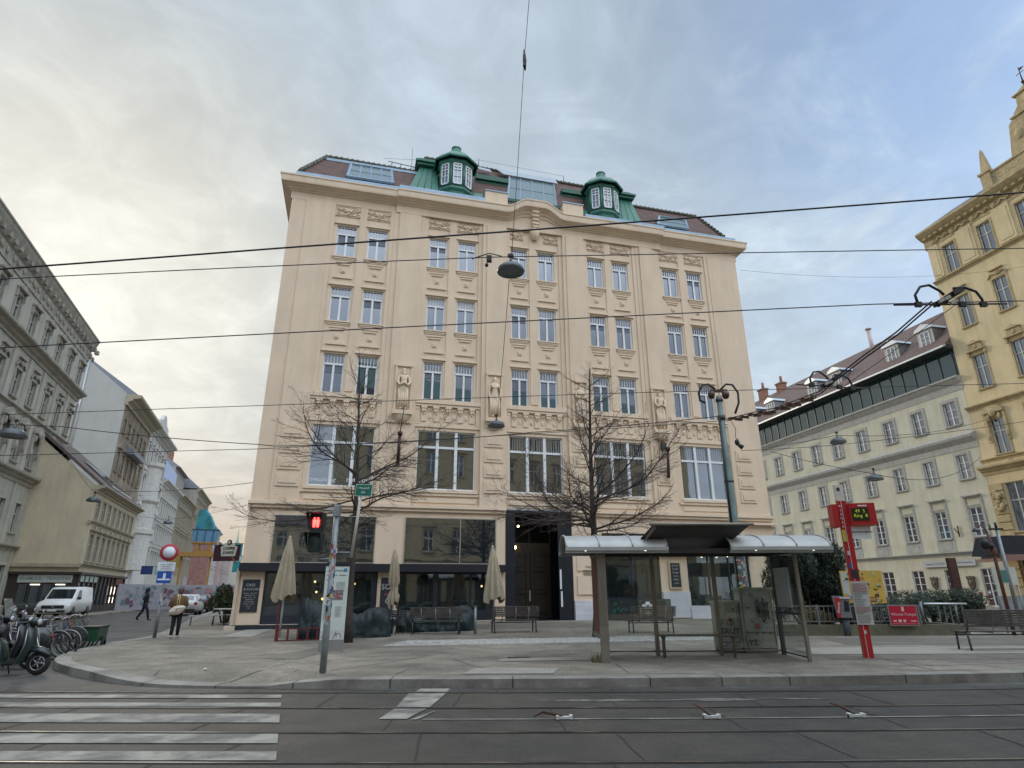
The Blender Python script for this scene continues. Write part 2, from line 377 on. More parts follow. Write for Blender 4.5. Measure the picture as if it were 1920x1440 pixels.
def grid_patch(mb, c, dz, nx=8, ny=4):
    """bilinear patch laid on the ground between four corners"""
    P = [[None]*(nx+1) for _ in range(ny+1)]
    for j in range(ny+1):
        for i in range(nx+1):
            u, v = i/nx, j/ny
            x = (1-v)*((1-u)*c[0][0]+u*c[1][0])+v*((1-u)*c[3][0]+u*c[2][0]); y = (1-v)*((1-u)*c[0][1]+u*c[1][1])+v*((1-u)*c[3][1]+u*c[2][1]); P[j][i] = (x, y, gz(x, y)+dz)
    for j in range(ny):
        for i in range(nx): mb.quad(P[j][i], P[j][i+1], P[j+1][i+1], P[j+1][i])
pt = MB()
for c in ([(-12.4, 21.4), (-9.4, 21.6), (-9.2, 22.8), (-12.6, 22.6)], [(-5.9, 15.5), (-5.0, 15.3), (-4.6, 19.2), (-5.4, 19.2)],
          [(7.2, 14.9), (14.5, 14.9), (15, 15.7), (7.4, 15.7)], [(-10.5, 19.5), (-8.6, 19.4), (-8.3, 21.2), (-10.4, 21.2)], [(9.5, 18.6), (22, 19), (22, 21), (9.8, 20.6)], [(-6.5, 26.5), (3, 28.8), (3.5, 25.2), (-4.2, 24.4)]):
    grid_patch(pt, c, .006)
struct('asphalt_patches', pt, mpatch)
lt = MB()
for c in ([(-.95, 12.5), (.75, 12.5), (.95, 13.4), (-.75, 13.4)], [(-10.2, 22.9), (-9.0, 22.4), (-10.1, 27.5), (-11.3, 28)], [(7.3, 16.0), (17, 16.2), (14, 18.0), (7.6, 17.9)], [(-.3, 14.7), (1.9, 14.9), (1.95, 15.7), (-.3, 15.2)]): grid_patch(lt, c, .01)
struct('light_patches', lt, mlight)
cr = MB()
for P in ([(-10, 14.9), (-9.4, 15.6), (-8.5, 15.5), (-7.6, 16.3), (-6.2, 16.4), (-4.5, 18.2)], [(-9.6, 17.9), (-7, 17.6), (-5.6, 18.3), (-3.4, 18.4), (4, 19.2)], [(-7.6, 13.9), (-6.9, 14.9), (-5.2, 15.3)],
          [(-3.6, 13.1), (-2.4, 15.2), (-1.8, 16.7)], [(-3.6, 16.9), (-.6, 16.8), (2, 17.6)], [(-3.3, 15.2), (-1.2, 15.5), (0, 15.3), (1.9, 15.5)], [(-1.4, 15.3), (-.9, 14), (-.3, 13), (.1, 12.6)], [(2.2, 14.2), (2.2, 12.5)],
          [(4.2, 15), (5.3, 13.9)], [(6, 15.6), (6.3, 14.4), (6.9, 13.9)], [(-9, 21), (-6.8, 20.6), (-4.8, 21.2)], [(-11.5, 19.8), (-9, 20.3)], [(7, 16.5), (11, 17), (15, 16.6)], [(6.6, 13.3), (11, 14.1), (16, 14.9)],
          [(9.3, 21.1), (15, 21.2)], [(-5.2, 12.2), (-4.9, 14.6)], [(-4.4, 12.3), (-4.1, 14.9)], [(-5.4, 15.0), (-4.9, 17.0), (-4.8, 19.0)], [(-11.6, 18.8), (-8.9, 18.6), (-7.4, 19.2)], [(-9.2, 15.9), (-8.8, 17.2), (-7.9, 17.9)], [(-12, 24), (-9.5, 23.2), (-6.4, 22.9)], [(-3.2, 20.9), (2, 22), (6, 22.3)], [(8.2, 12.9), (8.4, 15.2)], [(12, 13.4), (12.2, 16.9), (15, 17.1)], [(-6.9, 12.8), (-7.2, 13.6)], [(2.4, 17), (6.8, 17.4)], [(-2.2, 12.4), (-2.1, 13.3), (-1.2, 13.5)], [(-2, 19.2), (.6, 20.2), (3.5, 20.4)]):
    strip(cr, P, .022, .004)
for yy, x0, x1 in ((12.42, -3.6, 9.0),): strip(cr, [(x0, yy), (0, yy-.02), (4, yy+.12), (x1, yy+.5)], .02, .004)
struct('pavement_cracks', cr, mcrack)
# cobbled band in front of the cafe
mcob = mat('granite_setts', (.44, .43, .40), .7, var=.3, scale=5)
cb = MB(); random.seed(3)
for row in range(9):
    x = -3.7+row*.05
    while x < 8:
        wd = .13+random.random()*.09; y = 18.75+row*.17+(x+3.7)*.27*.55
        if row in (3,) and x < -2.2: x += wd; continue
        z = gz(x, y); cb.box(x, x+wd-.02, y, y+.15, z-.02, z+.012+random.random()*.008); x += wd
tag(cb.obj('setts_band', mcob), kind='structure')
# tracks
def rc(x): return .0035*x*x
def zero(x, y): return 0.0
RY = [11.30, 9.86, 8.24, 6.87]
slab = MB(); rg = MB(); rs = MB(); jt = MB()
XS = [-40+i*1.0 for i in range(81)]
for a, b in zip(XS[:-1], XS[1:]):
    ra, rb = (rc(a) if abs(a) < 14 else rc(14)+.1*(abs(a)-14)), (rc(b) if abs(b) < 14 else rc(14)+.1*(abs(b)-14))
    slab.quad((a, 4.6+ra, .004), (b, 4.6+rb, .004), (b, 11.62+rb, .004), (a, 11.62+ra, .004))
    for y in RY:
        rg.quad((a, y-.055+ra, .008), (b, y-.055+rb, .008), (b, y+.055+rb, .008), (a, y+.055+ra, .008))
        rs.quad((a, y-.030+ra, .013), (b, y-.030+rb, .013), (b, y+.018+rb, .013), (a, y+.018+ra, .013))
struct('track_slabs', slab, mslab); struct('rail_grooves', rg, mcrack); struct('rail_heads', rs, mrail)
random.seed(11)
for lo, hi, off in ((6.93, 8.19, .2), (8.3, 9.8, 1.0), (9.92, 11.24, 1.9), (11.36, 11.62, .7), (4.6, 6.8, 1.5)):
    x = -16+off
    while x < 16:
        dx = random.uniform(-.12, .12); n = 4; P = [(x+dx*k/n+random.uniform(-.015, .015), lo+(hi-lo)*k/n+rc(x)) for k in range(n+1)]
        strip(jt, P, random.uniform(.012, .032), .0085, zero, 5); x += 2.15+random.uniform(-.25, .3)
struct('slab_joints', jt, mcrack)
rp = MB()
for ya, yb in ((10.75, 11.08), (9.98, 10.32), (8.82, 9.42), (7.68, 8.16), (6.95, 7.32), (5.6, 6.2)):
    x1a, x1b = -2.4-(ya-7)*.35, -2.4-(yb-7)*.35; x = -14.0
    P = []
    n = 12
    for k in range(n):
        a = x+(x1a-x)*k/n; b = x+(x1a-x)*(k+1)/n; c = x+(x1b-x)*(k+1)/n; d = x+(x1b-x)*k/n
        rp.quad((a, ya+rc(a)*.6, .0135), (b, ya+rc(b)*.6, .0135), (c, yb+rc(c)*.6, .0135), (d, yb+rc(d)*.6, .0135))
rp.quad((-1.79, 9.05, .0135), (-1.42, 9.05, .0135), (-1.25, 9.8, .0135), (-1.72, 9.8, .0135))
rp.quad((-1.72, 9.92, .0135), (-1.22, 9.92, .0135), (-1.12, 11.22, .0135), (-1.74, 11.22, .0135))
rp.quad((-1.66, 11.37, .0135), (-1.12, 11.37, .0135), (-1.09, 11.75, .0135), (-1.62, 11.75, .0135))
rp.quad((-1.36, 9.02, .0135), (-1.27, 9.02, .0135), (-1.1, 9.6, .0135), (-1.14, 9.6, .0135))
for k in range(22):
    a, b = -1.2+k*.6, -1.2+(k+1)*.6-.01; rp.quad((a, 9.0+rc(a), .0135), (b, 9.0+rc(b), .0135), (b, 9.045+rc(b), .0135), (a, 9.045+rc(a), .0135))
struct('road_markings', rp, mpaint)
wm = MB()  # white reflection on the track, painted as pale flat ovals
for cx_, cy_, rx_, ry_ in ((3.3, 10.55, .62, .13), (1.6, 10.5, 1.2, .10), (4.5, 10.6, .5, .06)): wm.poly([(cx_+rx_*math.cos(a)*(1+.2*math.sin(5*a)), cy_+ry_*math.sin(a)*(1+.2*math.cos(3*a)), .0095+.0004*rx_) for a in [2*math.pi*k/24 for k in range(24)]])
struct('painted_reflection_patches', wm, mat('pale_reflection_tone', (.17, .165, .15), .75, var=.3, scale=5, col2=(.07, .066, .06), cscale=3))
# small reflector posts between the tracks
mwh = mat('white_plastic', (.6, .6, .58), .5)
for i, (x, ang, lb) in enumerate(((.68, 1.4, 'small white track marker lying with its bent iron flap, left of the other two'), (2.65, .35, 'small white track marker with a rusty iron flap, middle of three'), (4.6, .25, 'small white track marker with a rusty iron flap, right of three'))):
    t = thing('track_marker', lb, 'track marker', (x, 9.02+rc(x), .014), 0, 'markers between the tracks')
    b = MB(); b.box(-.11, .11, -.03, .03, 0, .03).box(-.11, -.07, -.05, .05, 0, .045).box(.07, .11, -.05, .05, 0, .045).obj('base', mwh, t)
    f = MB(); f.tube([(-.02, 0, .03), (-.06 if i else -.28, .2 if i else .02, .08), (-.12 if i else -.4, .45 if i else .05, .10 if i else .02)], [.018, .02, .008], 5).obj('flap', mrust, t)
dg_ = MB(); dg_.box(-.27, .27, -.11, .11, 0, .012); o = thing('drain_grate', 'rectangular iron drain grate set in the pavement before the crossing of patches', 'drain', (.14, 15.5, gz(0, 15.5)+.004), .05)
MB().box(-.27, .27, -.11, .11, 0, .008).obj('frame', mat('grate_iron', (.10, .08, .065), .7, .3, var=.3), o)
b = MB()
for k in range(9): b.box(-.24+k*.054, -.215+k*.054, -.085, .085, .0085, .013)
b.obj('slots', black, o)
# ================================================================ cream corner building (local frame: x along the facade, y into it)
YAW = R(14.46)
mb_ = thing('corner_building', 'large cream corner building with green roof turrets and relief figures', 'building', (0, 30, 0), YAW)
cu_, cd_ = -30*math.sin(YAW), -30*math.cos(YAW)     # viewer in the local frame
def bk(u, z, y):
    k = (y-cd_)/(0-cd_); return cu_+(u-cu_)*k, y, 1.6+(z-1.6)*k
UL, UR = -12.02, 14.62
cols = [(-9.58, -8.55), (-7.97, -6.93), (-4.67, -3.67), (-3.06, -2.06), (-.05, .91), (1.53, 2.53), (4.54, 5.55), (6.14, 7.14), (9.41, 10.40), (11.04, 12.02)]
rowsz = [(18.30, 20.16), (14.59, 16.51), (10.79, 12.83)]
bigw = [(-9.73, -6.83), (-4.80, -1.90), (-.17, 2.69), (4.47, 7.37), (9.46, 12.20)]
bays = [(-9.98, -6.62), (-4.97, -1.69), (-.33, 3.0), (4.32, 7.68), (9.01, 12.55)]
holes = [(a, b, c, d) for a, b in cols for c, d in rowsz]+[(a, b, 6.26, 9.19) for a, b in bigw]
wl = MB(); wl.wall(UL, UR, 5.5, 21.9, holes, 0, .22)
D = 13.0
wl.quad((UL, 0, .1), (UL, D, .1), (UL, D, 22), (UL, 0, 22)); wl.quad((UR, 0, .1), (UR, D, .1), (UR, D, 22), (UR, 0, 22)); wl.quad((UL, D, .1), (UR, D, .1), (UR, D, 22), (UL, D, 22))
# ground floor wall with the shop openings
gh = [(-10.91, -6.49, 2.86, 4.93), (-5.18, -.82, 2.86, 4.96), (-11.02, -6.25, .36, 2.6), (-5.33, -.88, .40, 2.6), (-.35, 3.05, .1, 5.42), (4.65, 7.72, .4, 4.42), (9.25, 12.9, .4, 4.42)]
wl.wall(UL, UR, .1, 5.5, gh, 0, .3)
wl.obj('wall', cream, mb_)
# piers, raised strips and frames in the plaster
p = MB()
def slab(x0, x1, z0, z1, o, y=0.0): p.box(x0, x1, y-o, y+.02, z0, z1)
slab(UL+.01, -11.25, 5.5, 21.4, .05); slab(-11.25, -9.98, 5.5, 21.4, .11); slab(12.55, 13.87, 5.5, 21.4, .11); slab(13.87, UR-.01, 5.5, 21.4, .05)
for a, b, o in ((-6.62, -4.97, .11), (-1.69, -.33, .2), (3.0, 4.32, .2), (7.68, 9.01, .11)): slab(a, b, 5.5, 21.4, o)
for a, b, o in ((-6.35, -5.18, .20), (-1.47, -.52, .26), (3.2, 4.12, .26), (7.9, 8.75, .20)): slab(a, b, 9.45, 21.35, o)
for a, b in bays:                                   # strips between and beside the window pairs
    slab(a, a+.22, 9.5, 21.4, .07); slab(b-.22, b, 9.5, 21.4, .07)
for i in range(5):
    a, b = cols[2*i][1], cols[2*i+1][0]; slab(a+.10, b-.10, 10.9, 21.4, .06)
# quoin panels on the piers at the first floor
for a, b, o in ((-11.07, -10.07, .11), (-6.04, -5.21, .11), (-1.49, -.53, .2), (3.2, 4.12, .2), (7.9, 8.72, .11), (12.83, 13.8, .11)):
    for z in (8.75, 7.98, 7.22, 6.46):
        p.box(a, b, -o-.05, -o+.01, z-.28, z+.30); p.box(a+.12, b-.12, -o-.085, -o-.04, z-.14, z+.16)
p.obj('pilasters', cream, mb_)
# window hoods, sills, belt courses
m = MB()
m = None
for i, (a, b) in enumerate(bays):
    q = MB(); q.box(a, b, -.17, .02, 10.55, 10.76); q.box(a, b, -.12, .02, 10.42, 10.54); q.obj('belt_course', creamd, mb_); MB().box(a, b, -.06, .02, 9.36, 9.52).obj('lintel_band', creamd, mb_)
for z0, z1, o in ((5.22, 5.36, .14), (5.365, 5.5, .24)):
    for x0, x1 in ((UL-.05, -.36), (3.06, UR+.05)): MB().box(x0, x1, -o, .03, z0, z1).obj('string_course', creamd, mb_)
MB().box(12.95, UR+.18, -.28, .03, 5.0, 5.12).obj('string_course', creamd, mb_)
# ornaments: capitals over fluted strips
for i, (a, b) in enumerate(bays):
    w = b-a; cp = MB()
    for k in range(5):
        c = a+w*(.5+(k-2)*.185)
        cp.box(c-.15, c+.15, -.14, .02, 10.31, 10.41); cp.box(c-.12, c+.12, -.11, .02, 10.2, 10.31); cp.ball((c-.06, -.09, 10.15), .05, .05, .06, 8, 5); cp.ball((c+.06, -.09, 10.15), .05, .05, .06, 8, 5); cp.ball((c, -.08, 10.05), .05, .05, .06, 8, 5)
        cp.box(c-.13, c+.13, -.05, .02, 9.66, 10.08)
    for k in range(6):
        c = a+w*(.5+(k-2.5)*.185)
        cp.ball((c, -.0, 9.9), .07, .05, .14, 8, 5)
        cp.tube([(c-.1, -.07, 10.3), (c, -.07, 10.22), (c+.1, -.07, 10.3)], .02, 5)
    cp.obj('capital_frieze', creamd, mb_)
# panels under the windows: three shrinking bars, a small square, a shallow bow
def spandrel(a, b, z):
    q = MB(); c = (a+b)/2
    for k, wd in enumerate((.50, .40, .31)): q.box(-wd, wd, -.035-.01*k, .01, -.14*k-.05, -.14*k)
    q.box(-.11, .11, -.05, .01, -.78, -.55); q.box(-.06, .06, -.08, .01, -.72, -.61)
    P = [(-.5, -.02, -1.12), (.5, -.02, -1.12)]+[(.5-.1*k, -.02, -1.08+.10*math.sin(math.pi*k/10)) for k in range(11)]
    q.prism(P, (0, -.05, 0)); return q, c
q, c = spandrel(0, 1, 0); sme = q.mesh('spandrel_panel', creamd)
for a, b in cols:
    for z0 in (18.12, 14.41): o = link('spandrel_panel', sme, mb_); o.location = ((a+b)/2, 0, z0)
# scroll reliefs under the frieze
def spiral(q, c, s, t0=0, turns=1.6, r=.16, y=-.03, th=.028):
    P = []
    for k in range(15):
        t = k/14; a = t0+s*t*turns*2*math.pi; rr = r*(1-.8*t); P.append((c[0]+rr*math.cos(a), y-.03*t, c[1]+rr*math.sin(a)))
    q.tube(P, th, 5)
q = MB(); q.box(-.66, .66, -.005, .02, -.32, .32)
for s in (-1, 1):
    spiral(q, (s*.5, .15), s, 0, 1.5, .13); spiral(q, (s*.49, -.15), -s, math.pi/2, 1.5, .13); spiral(q, (s*.2, .03), s, math.pi, 1.4, .11)
    q.tube([(s*.6, -.04, .25), (s*.4, -.06, .0), (s*.25, -.05, .2), (s*.1, -.06, -.05), (0, -.05, .1)], .03, 5)
    q.tube([(s*.62, -.04, -.28), (s*.35, -.05, -.22), (s*.15, -.06, -.2), (0, -.05, -.26)], .03, 5)
q.ball((0, -.04, -.12), .09, .06, .07, 8, 5)
for z in (-.3, .3): q.box(-.66, .66, -.04, .02, z-.015, z+.015)
rme = q.mesh('scroll_relief', creamd)
for i, (a, b) in enumerate(cols):
    o = link('scroll_relief', rme, mb_); o.location = ((a+b)/2, 0, 21.03)
    if i in (4, 5): o.scale = (.72, 1, .9); o.location.x = (.22 if i == 4 else 2.35)
# main cornice with the raised centre
cn = MB()
prof = [(0, 21.38), (.06, 21.38), (.06, 21.82), (.12, 21.84), (.15, 21.90), (.22, 21.92), (.28, 21.99), (.36, 22.01), (.44, 22.07), (.56, 22.09), (.58, 22.16), (.60, 22.42), (.64, 22.46), (.64, 22.53), (0, 22.56)]
def cz(x):                                       # arch of the centre
    d = abs(x-1.33)
    return .62*(1 if d < .5 else ss((1.75-d)/1.25)) if d < 1.75 else 0.0
def cornice(x0, x1, ex, m0=0, m1=0):
    xs = sorted({x0, x1, *([x for x in [(-.42+.125*k) for k in range(29)] if x0 < x < x1] if ex > .1 else [])})
    k = len(prof); vs = []
    for x in xs:
        for o, z in prof:
            o2 = o+ex; f = 0 if z < 21.5 else ss((z-21.4)/.7); dx = -m0*o if x == x0 else (m1*o if x == x1 else 0)
            vs.append((x+dx, -o2 if o else .3, z+cz(x)*f if ex > .1 else z))
    fs = [(i*k+j, (i+1)*k+j, (i+1)*k+j+1, i*k+j+1) for i in range(len(xs)-1) for j in range(k-1)]+[tuple(range(k)), tuple((len(xs)-1)*k+j for j in range(k))]
    cn.add(vs, fs)
cornice(UL, -6.55, 0, m0=1); cornice(-6.55, 9.35, .12); cornice(9.35, UR, 0, m1=1)
# mitred return along the left and right sides
for sx, X in ((-1, UL), (1, UR)):
    k = len(prof); vs = [(X+sx*(o if o else -.3), (-o if o else .3), z) for o, z in prof]+[(X+sx*(o if o else -.3), 11, z) for o, z in prof]
    cn.add(vs, [(j, j+1, k+j+1, k+j) for j in range(k-1)]+[tuple(range(k)), tuple(range(k, 2*k))])
cn.obj('cornice', cream, mb_)
# keystone console under the arch
q = MB(); q.box(1.10, 1.56, -.44, .02, 22.25, 22.75); q.box(1.16, 1.5, -.42, .02, 21.55, 22.35)
for k in range(4): q.cyl((1.12, -.47+.02*k, 22.5-.25*k), (1.54, -.47+.02*k, 22.5-.25*k), .10-.01*k, n=10)
q.lathe([(.05, 20.78), (.2, 20.9), (.27, 21.1), (.29, 21.3), (.22, 21.5), (.1, 21.7)], (1.33, -.18, 0), 14); q.obj('keystone', creamd, mb_)
# zinc gutter strips on the cornice, parapet piers, railing
q = MB()
q.box(UL+.1, -6.4, -.50, .0, 22.57, 22.80); q.box(-6.5, -1.72, -.64, -.1, 22.57, 22.84); q.box(4.35, 9.5, -.64, -.1, 22.57, 22.80); q.box(9.4, UR-.1, -.5, 0, 22.57, 22.78)
q.obj('gutter', zinc, mb_)
for a, b in ((-1.66, -.34), (3.05, 4.3)):
    q = MB(); q.box(a, b, -.45, .3, 22.5, 23.48); o = q.obj('parapet_pier', cream, mb_); q = MB(); q.box(a-.04, b+.04, -.5, .35, 23.482, 23.54); q.obj('cap', zinc, o)
q = MB(); q.box(-.33, 3.05, -.15, -.1, 23.40, 23.45); q.box(-.33, 3.05, -.15, -.1, 22.75, 22.8)
for k in range(23): q.box(-.3+k*.148, -.27+k*.148, -.14, -.11, 22.6, 23.40)
q.obj('railing', mat('green_railing', (.05, .16, .14), .5, .2), mb_)
# ---- roof
rf = MB()
def RP(*P): return [bk(*q_) for q_ in P]
rf.poly(RP((-11.9, 23.1, .35), (14.15, 23.05, .35), (12.2, 24.3, 1.6), (-10.5, 24.35, 1.6)))
rf.poly(RP((-11.9, 23.1, .35), (-10.5, 24.35, 1.6))+[(-11.2, 9, 25.6), (-12.0, 10.5, 23.3)]); rf.poly(RP((14.15, 23.05, .35), (12.2, 24.3, 1.6))+[(13.6, 9, 25.6), (14.6, 10.5, 23.3)])
rf.poly(RP((-5.4, 24.3, 1.6), (7.6, 24.2, 1.6), (7.2, 25.1, 3.2), (-5.2, 25.35, 3.2)))
rf.poly(RP((-10.5, 24.35, 1.6), (12.2, 24.3, 1.6))+[(13.6, 9, 26.2), (-11.2, 9, 26.2)]); rf.poly(RP((-5.2, 25.35, 3.2), (7.2, 25.1, 3.2))+[(8, 9, 27), (-5.5, 9, 27)])
rf.obj('roof', tile, mb_)
rd = MB(); random.seed(5)
A, B_ = Vector(bk(-10.5, 24.37, 1.62)), Vector(bk(-5.6, 24.3, 1.62))
for P, Q in ((A, B_), (Vector(bk(-5.2, 25.37, 3.2)), Vector(bk(4.8, 25.2, 3.2))), (Vector(bk(7.8, 24.35, 1.6)), Vector(bk(12.2, 24.32, 1.6))), (Vector(bk(-11.85, 23.15, .35)), A), (Vector(bk(12.3, 24.3, 1.6)), Vector(bk(14.1, 23.1, .35)))):
    n = int((Q-P).length/.3)
    for k in range(n):
        a = P+(Q-P)*k/n; b = P+(Q-P)*(k+.95)/n; rd.cyl(a, b+Vector((0, 0, .05)), .10, .13, 7)
rd.obj('ridge_tiles', mat('mossy_ridge', (.10, .10, .075), .85, var=.4, scale=4), mb_)
# flashing and green band
q = MB(); q.obox(bk(-8.0, 24.22, 1.45), 5.3, .12, .16); q.obj('roof_flashing', zinc, mb_)
q = MB()
for a, b in ((-2.2, -.25), (3.1, 4.9)):
    x0, y0, z0 = bk(a, 24.55, 1.7); x1, _, _ = bk(b, 24.55, 1.7); q.box(x0, x1, y0-.3, y0+.2, z0-.18, z0+.12); q.box(x0, x1, y0-.15, y0+.2, z0-.36, z0-.19)
q.obj('green_band', greend, mb_)
# ribbon window on the left roof slope
roofgl = glass('roof_light_glass', (.12, .16, .17), .04, rough=.25, top=.3)
def skyband(u0, u1, z0, z1, y0, y1, n, nm, fm):
    a = Vector(bk(u0, z0, y0)); b = Vector(bk(u1, z0, y0)); c = Vector(bk(u1-.15, z1, y1)); d = Vector(bk(u0+.15, z1, y1)); nn = (b-a).cross(d-a).normalized()*.06
    if nn.y > 0: nn = -nn
    f = MB()
    for P, Q in ((a, b), (b, c), (c, d), (d, a)): f.tube([P+nn, Q+nn], .085, 4, smooth=False)
    for k in range(1, n): f.tube([a+(b-a)*k/n+nn, d+(c-d)*k/n+nn], .05, 4, smooth=False)
    f.tube([a+(d-a)*.5+nn, b+(c-b)*.5+nn], .03, 4, smooth=False)
    o = f.obj(nm, fm, mb_); g_ = MB(); g_.quad(a+nn*1.0, b+nn*1.0, c+nn*1.0, d+nn*1.0); g_.obj('pane', roofgl, o, False); return o
skyband(-9.35, -6.85, 23.25, 24.1, .18, 1.15, 4, 'roof_window', zinc)
skyband(-.28, 2.75, 23.4, 25.0, .55, 2.3, 4, 'studio_window', mat('grey_glazing_bars', (.3, .36, .4), .4, .4))
skyband(9.4, 11.5, 23.25, 23.85, .3, .9, 1, 'roof_window', zinc)
q = MB(); q.quad(*[Vector(v)+Vector((0, -.1, .12)) for v in (bk(-.5, 25.0, 2.2), bk(2.9, 24.95, 2.2), bk(2.7, 25.25, 3.0), bk(-1.0, 25.3, 3.0))])
q.quad(*[Vector(v)+Vector((0, -.1, .1)) for v in (bk(-2.0, 25.1, 2.5), bk(-1.2, 25.02, 2.5), bk(-1.35, 25.18, 2.8), bk(-2.1, 25.25, 2.8))]); q.obj('roof_glazing', mat('frosted_roof_glass', (.26, .30, .34), .5), mb_, False)
# green mansard pieces beside the turrets
for u0, u1, ut0, ut1 in ((-5.95, -4.3, -5.4, -4.45), (6.6, 8.35, 6.7, 7.7), (-2.25, -1.7, -2.3, -1.75), (4.3, 4.75, 4.45, 4.85)):
    q = MB(); top = 24.75 if u1-u0 > 1 else 23.7
    P = RP((u0, 23.25, .1), (u1, 23.25, .1), (ut1, top, 1.2), (ut0, top, 1.2)); q.poly(P); q.poly([P[0], P[3], (P[3][0], 4, P[3][2]), (P[0][0], 4, P[0][2])]); q.poly([P[1], P[2], (P[2][0], 4, P[2][2]), (P[1][0], 4, P[1][2])])
    if u1-u0 > 1:
        for k in range(1, 4):
            a = Vector(P[0])+(Vector(P[1])-Vector(P[0]))*k/4; b = Vector(P[3])+(Vector(P[2])-Vector(P[3]))*k/4; q.tube([a, b], .025, 4)
        x0, y0, z0 = P[3]; x1 = P[2][0]; q.box(x0-.2, x1+.15, y0-.25, 4, z0, z0+.16); q.box(x0-.3, x1+.22, y0-.38, 4, z0+.16, z0+.28); q.box(x0-.1, x1, y0-.1, 4, z0+.28, z0+.55)
    q.obj('green_mansard', green, mb_)
# turrets
def turret(u):
    x, y, z0 = bk(u, 23.2, .55); s = 1.0
    H = []
    def ring(r, z, dx=0): return [(x+.84*r*math.sin(a), y-.84*r*math.cos(a)*.8, z) for a in [R(d) for d in (-112, -67.5, -22.5, 22.5, 67.5, 112)]]
    body = MB(); zs = [(1.0, z0-.7), (1.1, z0-.25), (1.28, z0-.1), (1.28, z0+.02), (1.14, z0+.06), (1.14, z0+1.62), (1.2, z0+1.64), (1.3, z0+1.72), (1.34, z0+1.86), (1.34, z0+1.92), (1.2, z0+1.94)]
    L_ = [ring(r, z) for r, z in zs]; vs = [q_ for l in L_ for q_ in l]; n = 6
    body.add(vs, [(i*n+j, i*n+j+1, (i+1)*n+j+1, (i+1)*n+j) for i in range(len(L_)-1) for j in range(n-1)]+[tuple(range(n)), tuple((len(L_)-1)*n+j for j in range(n))])
    for d in (-67.5, -22.5, 22.5, 67.5):
        a = R(d); body.cyl((x+.97*math.sin(a), y-.78*math.cos(a), z0+.05), (x+.97*math.sin(a), y-.78*math.cos(a), z0+1.64), .08, n=6)
    body.box(x-.85, x+.85, y, y+3, z0-.3, z0+1.9)
    t = body.obj('turret', green, mb_)
    dm = MB(); prof = [(1.30, 1.88), (1.38, 1.92), (1.38, 2.0), (1.26, 2.1), (1.10, 2.30), (.92, 2.47), (.70, 2.62), (.50, 2.76), (.38, 2.90), (.32, 3.04), (.28, 3.20), (.31, 3.21), (.31, 3.28), (.05, 3.3)]
    dm.lathe([(r*1.0, z0+z) for r, z in prof], (x, y, 0), 8, smooth=False, a0=R(22.5), a1=R(382.5), sy=.86)
    dm.obj('dome', green, t)
    for d, hw in ((-45, .25), (0, .26), (45, .25)):
        a = R(d); c = Vector((x+.925*math.sin(a), y-.74*math.cos(a), z0+.90)); f = MB(); g_ = MB()
        ex = Vector((math.cos(a), .8*math.sin(a), 0)).normalized(); no = Vector((ex.y, -ex.x, 0))
        def B(u0, u1, w0, w1, o0, o1, mbx):
            P = [c+ex*u_+Vector((0, 0, w_))+no*o_ for w_ in (w0, w1) for o_ in (o0, o1) for u_ in (u0, u1)]
            mbx.add(P, [(0, 2, 3, 1), (4, 5, 7, 6), (0, 1, 5, 4), (2, 6, 7, 3), (0, 4, 6, 2), (1, 3, 7, 5)])
        for u0, u1, w0, w1 in ((-hw, -hw+.06, -.72, .72), (hw-.07, hw, -.72, .72), (-hw, hw, .65, .72), (-hw, hw, -.72, -.65), (-.02, .02, -.65, .65), (-hw, hw, .24, .29), (-hw, hw, .44, .47), (-hw, hw, -.2, -.17)): B(u0, u1, w0, w1, .0, .07, f)
        B(-hw+.04, hw-.04, -.68, .68, .0, .02, g_); o = f.obj('window', white, t); g_.obj('pane', winglass, o)
turret(-3.35); turret(5.78)
# small roof things
q = MB()
for u, z, h in ((-7.0, 24.5, .55), (-6.5, 24.45, .5), (-5.8, 24.45, .5)):
    a = Vector(bk(u, z-.25, 1.8)); q.cyl(a, a+Vector((0, 0, h)), .025, n=5)
a, b = Vector(bk(-7.2, 24.75, 1.8)), Vector(bk(-5.5, 24.62, 1.8)); q.cyl(a, b, .025, n=5)
a = Vector(bk(-5.9, 24.4, 1.8)); q.cyl(a, a+Vector((0, 0, 1.6)), .012, n=4)
for u, z in ((-2.0, 25.9), (3.3, 25.75)):
    a = Vector(bk(u, z-.4, 3.3)); q.cyl(a, a+Vector((0, 0, .55)), .03, .012, 5)
q.tube([bk(-7.5, 24.9, 1.9), bk(-3.2, 25.5, 2.4), bk(-2.0, 25.9, 3.3), bk(3.3, 25.75, 3.3)], .010, 4); q.obj('lightning_rods', dsteel, mb_)
# ---- windows (shared meshes)
fm_, pm_ = {}, {}
bigglass = glass('mezzanine_glass', (.03, .035, .035), .26)
lowglass = None
def win_small(W, H):
    f = MB(); t = .06
    f.box(-W/2, -W/2+t, 0, .08, 0, H).box(W/2-t, W/2, 0, .08, 0, H).box(-W/2+t, W/2-t, 0, .08, H-t, H).box(-W/2+t, W/2-t, 0, .08, 0, t)
    zt = H*.715; f.box(-W/2+t, W/2-t, -.03, .08, zt, zt+.09); f.box(-.05, .05, -.02, .08, t, zt)
    for s in (-1, 1): f.box(s*(W/2-t)-(.03 if s > 0 else 0), s*(W/2-t)+(0 if s > 0 else .03), .01, .07, t, zt)
    for k in range(1, 6): x = -W/2+t+(W-2*t)*k/6; f.box(x-.014, x+.014, .0, .06, zt+.09, H-t)
    g_ = MB(); g_.quad((-W/2+.03, .05, .03), (W/2-.03, .05, .03), (W/2-.03, .05, H-.03), (-W/2+.03, .05, H-.03))
    return f.mesh('window', white), g_.mesh('pane', winglass, False)
